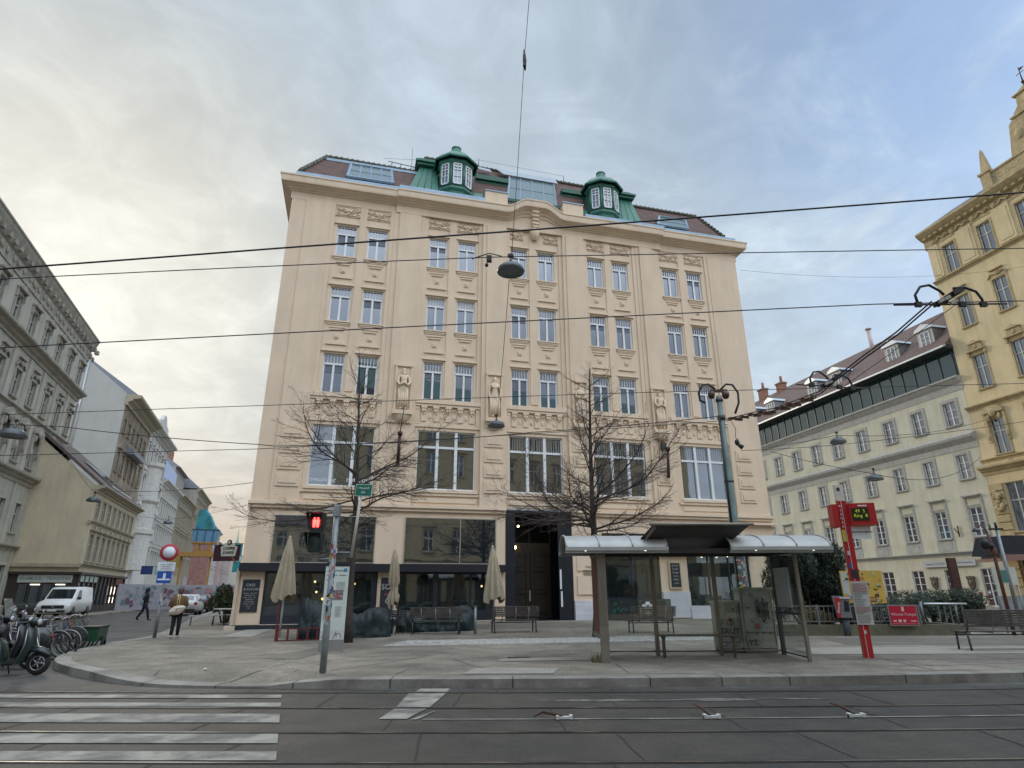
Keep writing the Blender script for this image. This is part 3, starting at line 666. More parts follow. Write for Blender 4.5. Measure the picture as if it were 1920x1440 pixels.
bw = mat('pale_blind', (.45, .47, .5), .7, var=.05); curt = mat('net_curtain', (.30, .31, .31), .8, var=.15, scale=8)
rw_ = random.Random(8)
wm_, wp_ = win_small(1.0, 1.88)
q = MB(); q.box(-.64, .64, -.20, -.08, 1.96, 2.03); q.box(-.60, .60, -.16, -.08, 2.03, 2.09); hd_ = q.mesh('window_hood', creamd)
q = MB(); q.box(-.60, .60, -.21, -.06, -.07, -.002); q.box(-.56, .56, -.17, -.08, -.16, -.08); sl_ = q.mesh('sill', creamd)
for i, (a, b) in enumerate(cols):
    for k, (z0, z1) in enumerate(rowsz):
        o = link('window', wm_, mb_); o.location = ((a+b)/2, .11, z0); o.scale = ((b-a), 1, (z1-z0)/1.88)
        pn = link('pane', wp_, o); pn.rotation_euler = (rw_.uniform(-.012, .012), 0, rw_.uniform(-.018, .018)); link('window_hood', hd_, o)
        if k < 2: link('sill', sl_, o)
        if (i, k) in ((2, 1), (3, 1)): MB().box(-.44, .44, .025, .032, 1.45, 1.82).obj('blind', bw, o)
        elif rw_.random() < .4: h_ = rw_.choice((.2, .3, .5)); MB().box(-.42, .42, .030, .036, 1.28-h_, 1.30).obj('blind', mat('grey_blind', (.14, .16, .19), .7), o)
for i, (a, b) in enumerate(bigw):
    W = b-a; H = 2.93; f = MB(); t = .06
    f.box(0, t, 0, .1, 0, H).box(W-t, W, 0, .1, 0, H).box(t, W-t, 0, .1, H-t, H).box(t, W-t, 0, .1, 0, .09)
    zt = H*.70; f.box(t, W-t, -.03, .1, zt, zt+.11)
    for c in (W*.345, W*.665): f.box(c-.07, c+.07, -.05, .1, 0, H)
    o = f.obj('window', white, mb_); o.location = (a, .10, 6.26); q = MB(); q.box(-.12, W+.12, -.23, -.05, -.14, -.005); q.box(-.30, W+.25, -.18, -.08, -.28, -.15); q.obj('sill', creamd, o)
    MB().box(a-.1, b+.1, -.05, .02, 5.66, 5.86).obj('panel_strip', creamd, mb_)
    g_ = MB(); g_.quad((.03, .06, .03), (W-.03, .06, .03), (W-.03, .06, H-.03), (.03, .06, H-.03)); g_.obj('pane', bigglass, o, False)
    fb = MB()
    for k in range(int(W/.13)): fb.box(.08+k*.13, .105+k*.13, .05, .058, zt+.13, H-.07-.15*(k % 2)*(i % 2))
    if i in (2, 3, 4): fb.obj('curtain', curt, o)
    if i == 0:
        lt_ = mat('window_lettering', (.55, .57, .58), .5)
        text('lettering', 'coworking', .30, lt_, o, (.62, .045, .33), bold=.006); text('lettering', 'network', .34, lt_, o, (W*.8, .045, .36), bold=.006)
# ---- relief figures on the piers (plaster people in niches)
def skin_figure(name, J, E, mt, parent, root=0, sub=1):
    me = bpy.data.meshes.new(name); me.from_pydata([j[:3] for j in J], E, []); me.materials.append(mt)
    o = link(name, me, parent)
    sk = o.modifiers.new('skin', 'SKIN'); sk.use_smooth_shade = True
    lay = me.skin_vertices[0].data if me.skin_vertices else None
    if lay is None:
        bm = bmesh.new(); bm.from_mesh(me); bm.verts.layers.skin.verify(); bm.to_mesh(me); bm.free(); lay = me.skin_vertices[0].data
    for i, j in enumerate(J):
        r = j[3]; lay[i].radius = (r, r) if not isinstance(r, tuple) else r; lay[i].use_root = (i == root)
    ssf = o.modifiers.new('subdivision', 'SUBSURF'); ssf.levels = sub; ssf.render_levels = sub; return o
def statue(u, y, z, female, pose):
    n = MB()
    n.box(u-.44, u+.44, y-.02, y+.02, z-.1, z+2.36); n.box(u-.44, u-.34, y-.1, y+.02, z-.1, z+2.36); n.box(u+.34, u+.44, y-.1, y+.02, z-.1, z+2.36); n.box(u-.46, u+.46, y-.12, y+.02, z+2.3, z+2.42)
    n.box(u-.48, u+.48, y-.28, y+.02, z-.22, z-.02); n.lathe([(.02, z-.62), (.2, z-.56), (.32, z-.46), (.40, z-.34), (.46, z-.24)], (u, y, 0), 16, a0=math.pi, a1=2*math.pi, sy=.6)
    nb = n.obj('figure_niche', creamd, mb_)
    s = 1.22; S = lambda x, yy, zz, r: (u+x*s, y-.10-yy*s, z+zz*s, r*s if not isinstance(r, tuple) else (r[0]*s, r[1]*s))
    sh = .19 if not female else .165
    J = [S(0, 0, .95, .13), S(0, .01, 1.12, .115 if female else .135), S(0, .02, 1.30, .15), S(0, .02, 1.44, .10), S(0, .02, 1.53, .06), S(0, .03, 1.60, .085), S(0, .03, 1.70, .10), S(0, .02, 1.78, .07)]
    E = [(0, 1), (1, 2), (2, 3), (3, 4), (4, 5), (5, 6), (6, 7)]
    def chain(st, P):
        i = st
        for q_ in P: J.append(q_); E.append((i, len(J)-1)); i = len(J)-1
    for sx in (-1, 1):
        chain(3, [S(sx*sh, .0, 1.42, .07)]+([S(sx*(sh+.06), .05, 1.2, .06), S(sx*(sh-.02), .14, 1.02 if pose == 0 else 1.12, .05), S(-sx*.02 if pose == 0 else sx*.05, .18, 1.14, .05)] if pose < 2 else [S(sx*(sh+.08), .0, 1.2, .055), S(sx*(sh+.07), .03, .98, .048), S(sx*(sh+.02), .06, .82, .05)]))
        chain(0, [S(sx*.10, .0, .86, .115), S(sx*.10, .05, .48, .085), S(sx*.09, .0, .12, .06), S(sx*.10, .09, .04, .05)])
    skin_figure('relief_figure', J, E, creamd, mb_)
    d = MB()
    if not female: d.ball((u, y-.19, z+1.88), .09, .06, .12, 8, 6)
    for k in range(5): d.tube([(u-.22+.1*k, y-.14, z+1.1), (u-.2+.1*k, y-.2, z+.6), (u-.24+.11*k, y-.15, z+.08)], .06, 6)
    if female:
        for sx in (-1, 1): d.ball((u+sx*.09, y-.24, z+1.60), .075, .06, .07, 8, 6)
    d.obj('drapery', creamd, mb_)
statue(-5.63, -.20, 10.05, False, 0); statue(-1.01, -.26, 9.95, True, 2); statue(3.66, -.26, 9.95, True, 1); statue(8.33, -.20, 9.95, False, 0)
# flag pole holders
for u, z, tz in ((-5.70, 7.3, 10.15), (8.45, 7.3, 9.2)):
    q = MB(); q.tube([(u+.0, -.35, z), (u+.02, -.5, z+1.5)], [.085, .07], 8); q.cyl((u+.02, -.5, z+1.45), (u+.02, -.5, z+1.62), .12, n=8); q.tube([(u+.02, -.5, z+1.6), (u+.14, -.75, tz)], .022, 6)
    q.cyl((u, -.1, z+.15), (u, -.4, z+.15), .03, n=6); q.cyl((u, -.1, z+1.3), (u, -.48, z+1.3), .03, n=6); q.obj('flagpole', mat('maroon_iron', (.045, .018, .02), .5, .3), mb_)
q = MB(); q.box(8.2, 8.45, -.45, -.2, 8.85, 9.2); q.cyl((8.32, -.3, 9.2), (8.32, -.12, 9.5), .03, n=5); q.obj('wall_lantern', dsteel, mb_)
# ---------------------------------------------------------------- ground floor of the cream building
shopg = glass('shop_glass', (.02, .028, .028), .12, clear=.45); shopg2 = glass('shop_glass_dark', (.014, .02, .025), .26, wav=.02)
chrome = mat('bright_metal_frame', (.62, .60, .55), .3, .8, var=.08)
board = mat('chalkboard', (.014, .018, .024), .6, var=.3, scale=6); chalk = mat('chalk', (.42, .42, .40), .8)
lampm = mat('warm_lamp', (.9, .7, .4), .5, emit=(1, .78, .42, 9.0))
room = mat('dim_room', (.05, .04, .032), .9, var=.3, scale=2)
# rooms behind the lower shop windows
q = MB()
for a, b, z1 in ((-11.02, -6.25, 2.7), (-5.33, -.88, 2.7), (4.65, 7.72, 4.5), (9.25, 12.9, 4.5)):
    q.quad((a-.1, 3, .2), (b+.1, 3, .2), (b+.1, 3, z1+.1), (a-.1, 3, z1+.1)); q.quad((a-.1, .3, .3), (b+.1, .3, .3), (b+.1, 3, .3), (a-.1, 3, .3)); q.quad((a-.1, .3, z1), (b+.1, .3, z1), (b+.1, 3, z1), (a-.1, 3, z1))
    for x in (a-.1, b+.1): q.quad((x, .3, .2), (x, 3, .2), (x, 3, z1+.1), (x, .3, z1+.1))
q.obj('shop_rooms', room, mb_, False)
def glazing(nm, x0, x1, z0, z1, bars, fr, gm, y=.08, t=.05, extra=()):
    f = MB(); f.box(x0, x0+t, y-.03, y+.06, z0, z1).box(x1-t, x1, y-.03, y+.06, z0, z1).box(x0+t, x1-t, y-.03, y+.06, z1-t, z1).box(x0+t, x1-t, y-.03, y+.06, z0, z0+t)
    for b in bars: f.box(b-t/2, b+t/2, y-.035, y+.06, z0+t, z1-t)
    for e in extra: f.box(*e)
    o = f.obj(nm, fr, mb_); g_ = MB(); g_.quad((x0+.02, y+.02, z0+.02), (x1-.02, y+.02, z0+.02), (x1-.02, y+.02, z1-.02), (x0+.02, y+.02, z1-.02)); g_.obj('pane', gm, o, False); return o
glazing('shop_window', -10.91, -6.49, 2.86, 4.93, (), chrome, shopg2, y=-.02, t=.035)
glazing('shop_window', -5.18, -.82, 2.86, 4.96, (-2.56,), chrome, shopg2, y=-.02, t=.045)
q = MB(); q.box(UL-.02, -.40, -.42, .0, 2.50, 2.83); q.obj('awning_box', mat('navy_fascia', (.008, .009, .014), .5, var=.15), mb_)
dp = dark
glazing('shop_front', -11.02, -6.25, .3, 2.5, (-9.42, -8.2, -7.4), dp, shopg, t=.09, extra=((-10.93, -6.34, .05, .12, .39, .72), (-6.52, -6.34, .0, .1, .4, 2.4), (-9.37, -8.25, .05, .12, .72, 1.0)))
glazing('shop_front', -5.33, -.88, .34, 2.5, (-3.55, -2.0), dp, shopg, t=.09, extra=((-5.24, -.97, .05, .12, .43, .85), (-3.75, -3.55, .0, .1, .4, 2.4)))
q = MB()                                         # sill and pale shelf behind
q.box(-9.3, -6.4, .16, .5, .98, 1.02); q.box(-5.1, -3.8, .16, .5, .98, 1.02); q.box(-3.4, -2.6, .2, .5, .98, 1.02); q.obj('window_shelf', mat('pale_shelf', (.4, .42, .4), .6), mb_)
q = MB(); q.box(UL-.08, -6.1, -.12, .3, .05, .34); q.box(-5.36, -.36, -.1, .3, .08, .36); q.obj('shop_plinth', dp, mb_)
q = MB(); random.seed(9)
for x, z, s in ((-9.0, 2.1, .05), (-8.6, 1.35, .06), (-7.9, 1.2, .05), (-8.9, 1.65, .05), (-7.2, 2.0, .04), (-1.2, 1.9, .05)): q.ball((x, 1.4, z), s, s, s, 8, 6)
q.obj('interior_lamps', mat('dim_lamp', (.9, .7, .4), .5, emit=(1, .72, .3, 3.0)), mb_)
# people-sized goods and curtains seen through the panes
q = MB()
q.k = 0; q.box(-3.45, -3.1, .9, 1.0, .9, 2.3); q.k = 1; q.box(-2.95, -2.65, .8, .95, .9, 2.2); q.k = 2; q.box(-4.8, -4.3, .6, .65, 1.2, 2.3); q.box(-7.2, -6.7, .6, .65, .9, 2.3); q.k = 3; q.box(-9.1, -8.3, 1.6, 1.9, .9, 1.6); q.box(-2.3, -1.6, .9, 1.1, 1.2, 1.8)
q.obj('shop_display', [mat('teal_cloth', (.03, .14, .13), .8), mat('red_cloth', (.25, .06, .04), .8), mat('grey_curtain', (.2, .2, .17), .8, var=.2), mat('olive_counter', (.22, .22, .1), .7)], mb_)
# cream panels with blackboards
for a_, b_ in ((-11.93, -11.06), (-6.2, -5.36)): MB().box(a_, b_, -.06, .0, .35, 2.48).obj('board_panel', mat('cream_board', (.62, .50, .36), .7, var=.03), mb_)
for x0, x1, z0, z1, lines in ((-11.85, -11.16, .85, 2.16, ('AMEL', '&KUCHE')), (-6.10, -5.5, .85, 2.25, ())):
    o = MB().box(x0, x1, -.10, -.055, z0, z1).obj('blackboard', board, mb_)
    if lines:
        text('lettering', 'CAFE', .16, chalk, o, ((x0+x1)/2-.02, -.105, z1-.23)); text('lettering', '& KUCHEN', .13, chalk, o, ((x0+x1)/2+.04, -.105, z1-.40))
        for k, s in enumerate(('espresso   cappuccino', 'frühstück bis 12', 'suppe   toast   salat', 'täglich frisch', 'saft   limonade', 'kuchen   torten', 'bio tee', 'wifi')): text('lettering', s, .062, chalk, o, ((x0+x1)/2, -.105, z1-.55-.085*k))
    else:
        text('lettering', 'SO', .34, chalk, o, (x0+.24, -.105, 1.85)); text('lettering', 'me', .2, mat('pink_chalk', (.4, .08, .16), .8), o, (x0+.28, -.105, 1.55), shear=.3); text('lettering', 'C', .36, chalk, o, (x0+.34, -.105, 1.25))
# entrance
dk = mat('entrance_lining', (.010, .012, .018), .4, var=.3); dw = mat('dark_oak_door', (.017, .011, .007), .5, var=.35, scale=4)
q = MB(); q.quad((-.34, .3, .2), (-.34, 2.6, .2), (-.34, 2.6, 5.4), (-.34, .3, 5.4)); q.quad((3.04, .3, .2), (3.04, 2.6, .2), (3.04, 2.6, 5.4), (3.04, .3, 5.4)); q.quad((-.34, .3, 5.41), (3.04, .3, 5.41), (3.04, 2.6, 5.41), (-.34, 2.6, 5.41)); q.quad((-.34, 0, .36), (3.04, 0, .36), (3.04, 2.6, .36), (-.34, 2.6, .36)); q.quad((-.34, 2.6, .2), (3.04, 2.6, .2), (3.04, 2.6, 5.41), (-.34, 2.6, 5.41))
q.box(-.34, .12, -.03, .05, .36, 5.30); q.box(2.3, 3.03, -.03, .05, .36, 5.30); q.box(-.34, 3.03, -.035, .045, 5.31, 5.40); q.obj('entrance_lining', dk, mb_, False)
q = MB(); q.box(-.3, 3.0, -.05, -.04, 5.42, 5.47); q.obj('entrance_lintel', zinc, mb_)
dr = MB(); y = 1.5; dr.box(.15, 2.4, y, y+.1, .36, 3.6)
for x in (.2, 1.32):
    dr.box(x, x+.12, y-.05, y, .4, 3.5); dr.box(x+.88, x+1.0, y-.05, y, .4, 3.5)
    for z in (.4, 1.55, 2.6, 3.4): dr.box(x+.12, x+.88, y-.05, y, z, z+.12)
    for z in (.62, 1.75, 2.8): dr.box(x+.2, x+.8, y-.03, y, z, z+.6)
o = dr.obj('entrance_door', dw, mb_); MB().box(1.2, 1.26, y-.16, y-.05, 1.2, 1.7).obj('handle', chrome, o)
q = MB()
for k in range(7): q.box(.25+k*.31, .5+k*.31, y-.02, y+.02, 3.68, 3.95)
q.box(.15, 2.4, y, y+.1, 3.6, 4.0); q.box(.15, .2, y, y+.1, 4.0, 5.3); q.box(2.35, 2.4, y, y+.1, 4.0, 5.3); q.box(1.25, 1.3, y, y+.1, 4.0, 5.3); q.obj('door_transom', mat('brown_transom', (.035, .022, .012), .5, var=.3), mb_)
q = MB(); q.ball((.45, .6, 4.72), .05, .05, .05, 8, 6); q.ball((.45, 1.3, 3.75), .09, .09, .09, 8, 6); q.obj('entrance_lamps', lampm, mb_)
q = MB(); q.box(2.34, 2.42, -.09, -.03, 1.75, 2.65); q.box(2.37, 2.45, -.09, -.03, .95, 1.65); q.obj('opening_hours_strip', white, mb_)
# white plinths and wall plates right of the door
wp = mat('white_plinth', (.55, .55, .58), .8, var=.08)
q = MB(); q.box(3.06, 4.62, -.14, .0, .3, 1.05); q.box(3.04, 4.64, -.2, .0, .3, .95-.3); q.box(3.06, 4.62, -.10, .0, 1.05, 1.22); q.box(7.74, 9.24, -.1, .0, .4, 1.62); q.obj('plinth', wp, mb_)
q = MB(); q.box(3.25, 4.45, -.06, .0, 1.5, 2.35); q.box(3.25, 4.45, -.04, .0, 2.6, 3.6); q.obj('wall_panel', creamd, mb_)
o = MB().box(3.55, 3.85, -.12, -.06, 3.45, 3.78).obj('house_number_plate', mat('blue_plate', (.01, .02, .06), .4), mb_); text('lettering', '5', .22, white, o, (3.7, -.122, 3.61))
text('lettering', 'STIEGE', .12, mat('bronze_letters', (.2, .15, .1), .5), mb_, (3.85, -.065, 2.78))
q = MB()
for k in range(4): q.box(3.55+.04*(k % 2), 4.2, -.062, -.05, 2.6-.07*k, 2.63-.07*k)
q.obj('wall_inscription', mat('grey_letters', (.2, .18, .15), .6), mb_)
# right-hand cafe front
glazing('cafe_window', 4.65, 7.72, 1.3, 3.45, (6.2,), dp, shopg, t=.07); glazing('cafe_window', 9.25, 12.9, .5, 3.45, (10.5, 11.7), dp, shopg, t=.07)
glazing('transom_window', 4.65, 7.72, 3.62, 4.42, (5.35, 6.25, 7.0), dark, shopg2, t=.06); glazing('transom_window', 9.25, 12.9, 3.62, 4.42, (10.4, 11.6), dark, shopg2, t=.06)
q = MB(); q.box(4.6, 13.0, -.35, .0, 3.45, 3.61); q.obj('cafe_canopy', black, mb_)
q = MB(); q.box(4.55, 7.75, -.75, .05, .3, 1.28); q.prism([(4.55, -.75, .3), (7.2, -1.25, .3), (7.75, -.75, .3)], (0, 0, .92)); cbq = q.obj('cafe_counter', mat('blue_black_panel', (.014, .02, .024), .5, var=.3), mb_)
q = MB()
def disc(mbx, c, rx, rz, a=0, n=18, y=0):
    P = []
    for k in range(n):
        t = 2*math.pi*k/n; x_, z_ = rx*math.cos(t), rz*math.sin(t); P.append((c[0]+x_*math.cos(a)-z_*math.sin(a), y, c[1]+x_*math.sin(a)+z_*math.cos(a)))
    mbx.prism(P, (0, -.004, 0))
for c, rx, rz, a in (((6.33, 1.10), .13, .08, .0), ((6.17, .95), .15, .09, -.5), ((6.49, .95), .15, .09, .5), ((6.33, .66), .15, .09, 0)): disc(q, c, rx, rz, a, y=-1.13)
q.obj('painted_leaves', white, mb_)
q = MB(); random.seed(12)
for k in range(26):
    x = random.uniform(4.6, 7.3); z = random.uniform(.5, 1.2); a = random.uniform(-1, 1); l = random.uniform(.05, .16)
    yy = -.76-.5*((x-4.55)/2.65) ; q.tube([(x, yy-.01, z), (x+l*math.cos(a)*.5, yy-.03, z+l*math.sin(a)), (x+l, yy-.1*l-.02, z+l*.4)], .012, 4)
q.obj('graffiti', mat('green_spray', (.03, .25, .12), .6), mb_)
q = MB()
for x in (5.0, 5.9, 6.6, 7.5, 9.4, 10.5, 11.4): q.ball((x, -.4, 3.36), .045, .045, .045, 8, 6)
q.obj('festoon_lights', lampm, mb_)
o = MB().box(8.15, 8.85, -.1, -.01, 1.75, 3.1).obj('menu_board', mat('cream_board2', (.6, .47, .3), .7), mb_)
o2 = MB().box(8.24, 8.76, -.13, -.102, 1.85, 3.0).obj('blackboard', board, mb_)
for k, s in enumerate(('brunch', 'bowls', 'burger', 'curry', 'kaffee', 'wein')): text('lettering', s, .13, chalk, o2, (8.5, -.132, 2.88-.17*k))
q = MB(); q.k = 0; q.box(4.9, 5.3, 1.0, 1.2, 1.3, 2.3); q.k = 1; q.lathe([(.24, 1.9), (.12, 2.25)], (9.7, .8, 0), 12); q.k = 2; q.ball((6.3, .7, 1.6), .3, .2, .22, 12, 8)
q.obj('cafe_interior', [mat('yellow_cloth', (.2, .17, .02), .8), mat('lamp_shade_cream', (.5, .42, .28), .8), mat('orange_chair', (.5, .12, .06), .6)], mb_)
# small wall signs near the corner, pipe at the left corner
q = MB(); q.box(UL-.12, UL+.0, -.14, .0, .35, 2.6); q.box(UL-.3, UL+.1, -.3, .2, .05, .32); q.obj('corner_post', mat('beige_trim', (.5, .42, .33), .7), mb_)
q = MB(); q.box(9.2, 14.55, -.16, .0, .1, .95); q.obj('plinth', wp, mb_)
# ================================================================ other buildings
WC = {}
def wmesh(key, fn):
    if key not in WC: WC[key] = fn()
    return WC[key]
gpal = glass('palace_glass', (.03, .03, .035), .22); gold_ = glass('old_glass', (.02, .024, .03), .16)
def window(root, x, z0, z1, w, style='cross', fr=None, gl=None, y=.12, sill=None, hood=None, sur=None, trim=None, pane=True):
    fr = fr or white; gl = gl or gpal; h = round(z1-z0, 3); w = round(w, 3)
    def mk():
        f = MB(); t = .06; f.box(-w/2, -w/2+t, 0, .07, 0, h).box(w/2-t, w/2, 0, .07, 0, h).box(-w/2+t, w/2-t, 0, .07, h-t, h).box(-w/2+t, w/2-t, 0, .07, 0, t)
        if style in ('cross', 'grid3', 'grid4', 'grid2', 'grid5'): f.box(-.045, .045, -.02, .06, t, h-t)
        if style == 'cross': f.box(-w/2+t, w/2-t, -.025, .065, h*.62, h*.62+.08)
        if style.startswith('grid'):
            n = int(style[4:])
            for k in range(1, n): f.box(-w/2+t, w/2-t, -.01, .05, h*k/n-.018, h*k/n+.018)
        return f.mesh('window', fr)
    def mkp():
        g_ = MB(); g_.quad((-w/2+.02, .04, .02), (w/2-.02, .04, .02), (w/2-.02, .04, h-.02), (-w/2+.02, .04, h-.02)); return g_.mesh('pane', gl, False)
    o = link('window', wmesh(('f', w, h, style, fr.name), mk), root); o.location = (x, y, z0)
    if pane: link('pane', wmesh(('p', w, h, gl.name), mkp), o)
    tm = trim
    if sill:
        def ms(): q = MB(); q.box(-w/2-.16, w/2+.16, -y-.16, -y+.04, -.09, -.002); q.box(-w/2-.1, w/2+.1, -y-.09, -y+.04, -.16, -.09); return q.mesh('sill', tm)
        link('sill', wmesh(('s', w, y, tm.name), ms), o)
    if sur:
        def mu():
            q = MB(); a = sur; q.box(-w/2-a, -w/2+.0, -y-.05, -y+.05, 0, h); q.box(w/2, w/2+a, -y-.05, -y+.05, 0, h); q.box(-w/2-a, w/2+a, -y-.05, -y+.05, h, h+a); return q.mesh('surround', tm)
        link('surround', wmesh(('u', w, h, y, sur, tm.name), mu), o)
    if hood:
        def mh():
            q = MB(); W = w/2+.28; Y = -y
            if hood == 'flat': q.box(-W, W, Y-.26, Y+.05, h+.30, h+.38); q.box(-W+.08, W-.08, Y-.16, Y+.05, h+.22, h+.30)
            if hood == 'box':                  # blank panel with its own cornice (tall head)
                q.box(-W+.12, W-.12, Y-.06, Y+.05, h+.12, h+.22); q.box(-W, W, Y-.3, Y+.05, h+.92, h+1.02); q.box(-W+.1, W-.1, Y-.16, Y+.05, h+.82, h+.92)
                for s in (-1, 1): q.box(s*(W-.1)-.1, s*(W-.1)+.1, Y-.07, Y+.05, 0, h+.82)
            if hood == 'tri':
                q.box(-W, W, Y-.3, Y+.05, h+.34, h+.44); q.prism([(-W*.72, Y-.28, h+1.0), (W*.72, Y-.28, h+1.0), (0, Y-.28, h+1.32)], (0, .3, 0)); q.box(-W*.6, W*.6, Y-.16, Y+.05, h+.44, h+1.0); q.ball((0, Y-.16, h+.7), .16, .1, .2, 8, 6)
                for s in (-1, 1): q.box(s*(W-.12)-.09, s*(W-.12)+.09, Y-.2, Y+.05, h-.05, h+.34); q.ball((s*W*.62, Y-.1, h+.6), .1, .08, .2, 8, 5)
            if hood == 'gable':
                q.prism([(-W, Y-.26, h+.3), (W, Y-.26, h+.3), (W, Y-.26, h+.4), (0, Y-.26, h+.72), (-W, Y-.26, h+.4)], (0, .3, 0))
                for s in (-1, 1): q.box(s*(W-.12)-.07, s*(W-.12)+.07, Y-.14, Y+.05, h-.3, h+.3)
            if hood == 'arch':
                n = 10; P = [(-W, Y-.3, h+.45)]+[(W*math.cos(math.pi*(1-k/n)), Y-.3, h+.5+.55*math.sin(math.pi*k/n)) for k in range(n+1)]+[(W, Y-.3, h+.45)]
                q.prism(P, (0, .33, 0)); q.ball((0, Y-.3, h+.45), .3, .14, .34, 10, 7)
                for s in (-1, 1): q.ball((s*.45, Y-.2, h+.1), .16, .1, .3, 8, 6); q.box(s*(W-.1)-.12, s*(W-.1)+.12, Y-.18, Y+.05, h*.35, h+.4); q.ball((s*(W-.1), Y-.2, h*.5), .13, .1, .3, 8, 6)
            if hood == 'swag':
                q.box(-W*.7, W*.7, Y-.22, Y+.05, h+.75, h+.84); q.tube([(-W, Y-.06, h+.15), (-W*.6, Y-.1, h+.5), (0, Y-.12, h+.3), (W*.6, Y-.1, h+.5), (W, Y-.06, h+.15)], .07, 6); q.ball((0, Y-.1, h+.5), .16, .1, .14, 8, 6)
            return q.mesh('window_hood', tm)
        link('window_hood', wmesh(('h', hood, w, h, y, tm.name), mh), o)
    return o
def shell(root, x0, x1, z0, z1, depth, holes, m, reveal=.14, sides=True):
    q = MB(); q.wall(x0, x1, z0, z1, holes, 0, reveal)
    if sides:
        q.quad((x0, 0, z0), (x0, depth, z0), (x0, depth, z1), (x0, 0, z1)); q.quad((x1, 0, z0), (x1, depth, z0), (x1, depth, z1), (x1, 0, z1)); q.quad((x0, depth, z0), (x1, depth, z0), (x1, depth, z1), (x0, depth, z1)); q.quad((x0, 0, z1), (x1, 0, z1), (x1, depth, z1), (x0, depth, z1))
    return q.obj('wall', m, root)
def band(root, nm, x0, x1, prof, m, both=True): q = MB(); q.mouldx(prof, x0, x1); return q.obj(nm, m, root)
def cprof(z, h, o): return [(-.1, z), (o*.15, z), (o*.15, z+h*.3), (o*.45, z+h*.45), (o*.5, z+h*.6), (o*.9, z+h*.7), (o, z+h*.8), (o, z+h), (-.1, z+h)]
# ---------------------------------------------------------------- pale yellow palace with the glazed attic, right
AZP = -13.5; angP = math.atan2(-math.cos(R(AZP)), -math.sin(R(AZP)))
pal = thing('palace', 'long pale yellow building with dark glazed attic band, right of the cream building', 'building', (38.586, 51.72, 0), angP)
ply = mat('pale_yellow_render', (.58, .55, .435), .85, var=.09, scale=.6, stain=.3); plg = mat('grey_stone_trim', (.40, .395, .37), .8, var=.15, stain=.3)
cxs = [.57, -2.78, -6.12, -9.68, -13.2, -16.5, -19.85, -23.2, -26.5, -29.8, -33.1]
X0 = -42
holes = []; G = []
for i, c in enumerate(cxs):
    holes += [(c-.6, c+.6, 15.3, 17.4), (c-.53, c+.53, 10.65, 12.72), (c-.55, c+.55, 5.92, 8.26)]
for c, w in ((.27, 1.1), (-2.97, 1.3), (-6.35, 1.25), (-9.75, 1.35), (-13.1, 1.3), (-16.5, 1.3), (-20, 1.3), (-23.3, 1.3)): G.append((c, w)); holes.append((c-w/2, c+w/2, .45, 3.36))
shell(pal, X0, 2.22, .1, 19.0, 11, holes, ply)
for i, c in enumerate(cxs):
    window(pal, c, 15.3, 17.4, 1.2, 'grid3', sill=1, sur=.26, trim=plg); window(pal, c, 10.65, 12.72, 1.06, 'grid3', sill=1, sur=.24, trim=plg); window(pal, c, 5.92, 8.26, 1.1, 'grid4', sill=1, hood='box', trim=plg)
brn = glass('brown_room_glass', (.035, .012, .015), .1)
for c, w in G: window(pal, c, .45, 3.36, w, 'grid5', gl=brn, y=.1)
q = MB()
for c in cxs: q.box(c-.55, c+.55, -.05, .02, 4.95, 5.6); q.box(c-.9, c+.9, -.03, .02, 4.85, 5.75)
q.obj('sill_panels', plg, pal)
band(pal, 'string_course', X0, 2.3, cprof(4.45, .35, .32), plg); band(pal, 'middle_cornice', X0, 2.3, [(-.1, 13.1), (.05, 13.1), (.05, 13.6), (.2, 13.75), (.45, 14.0), (.5, 14.2), (.0, 14.5)], plg)
band(pal, 'upper_cornice', X0, 2.3, [(-.1, 18.2), (.04, 18.2), (.06, 18.75), (.25, 18.95), (.4, 19.15), (.55, 19.25), (.55, 19.4), (-.3, 19.45)], plg)
ag = glass('attic_glass', (.012, .03, .028), .07); q = MB(); q.box(X0, 2.2, .0, .3, 19.4, 22.0); a = q.obj('attic_glazing', ag, pal)
q = MB()
for k in range(33): x = 2.0-k*1.35; q.box(x-.05, x+.05, -.08, .02, 19.4, 21.95)
q.obj('attic_bars', mat('green_steel_bars', (.03, .06, .055), .4, .3), pal)
q = MB(); q.prism([(X0, -1.0, 21.95), (X0, -1.0, 22.1), (X0, .6, 22.4), (X0, .6, 21.95)], (2.3-X0, 0, 0)); q.obj('eaves', dsteel, pal)
q = MB(); q.prism([(X0, -1.15, 22.0), (X0, -1.15, 22.16), (X0, -.8, 22.3), (X0, -.8, 22.14)], (2.3-X0, 0, 0)); q.obj('gutter', mat('light_gutter', (.55, .6, .62), .35, .3), pal)
ptile = stripes('brown_plain_tiles', (.15, .10, .085), (.07, .045, .04), 4, 2, .8, .2, .25, cross=3)
q = MB(); q.prism([(X0, -.9, 22.25), (X0, 5.5, 28.2), (X0, 11.5, 22.2)], (2.25-X0, 0, 0)); q.obj('roof', ptile, pal)
lead = mat('lead_dormer', (.22, .23, .26), .55, .3, var=.12); leadl = mat('dormer_roof_zinc', (.45, .5, .55), .4, .5); dface = mat('dormer_face', (.50, .48, .42), .7, var=.06)
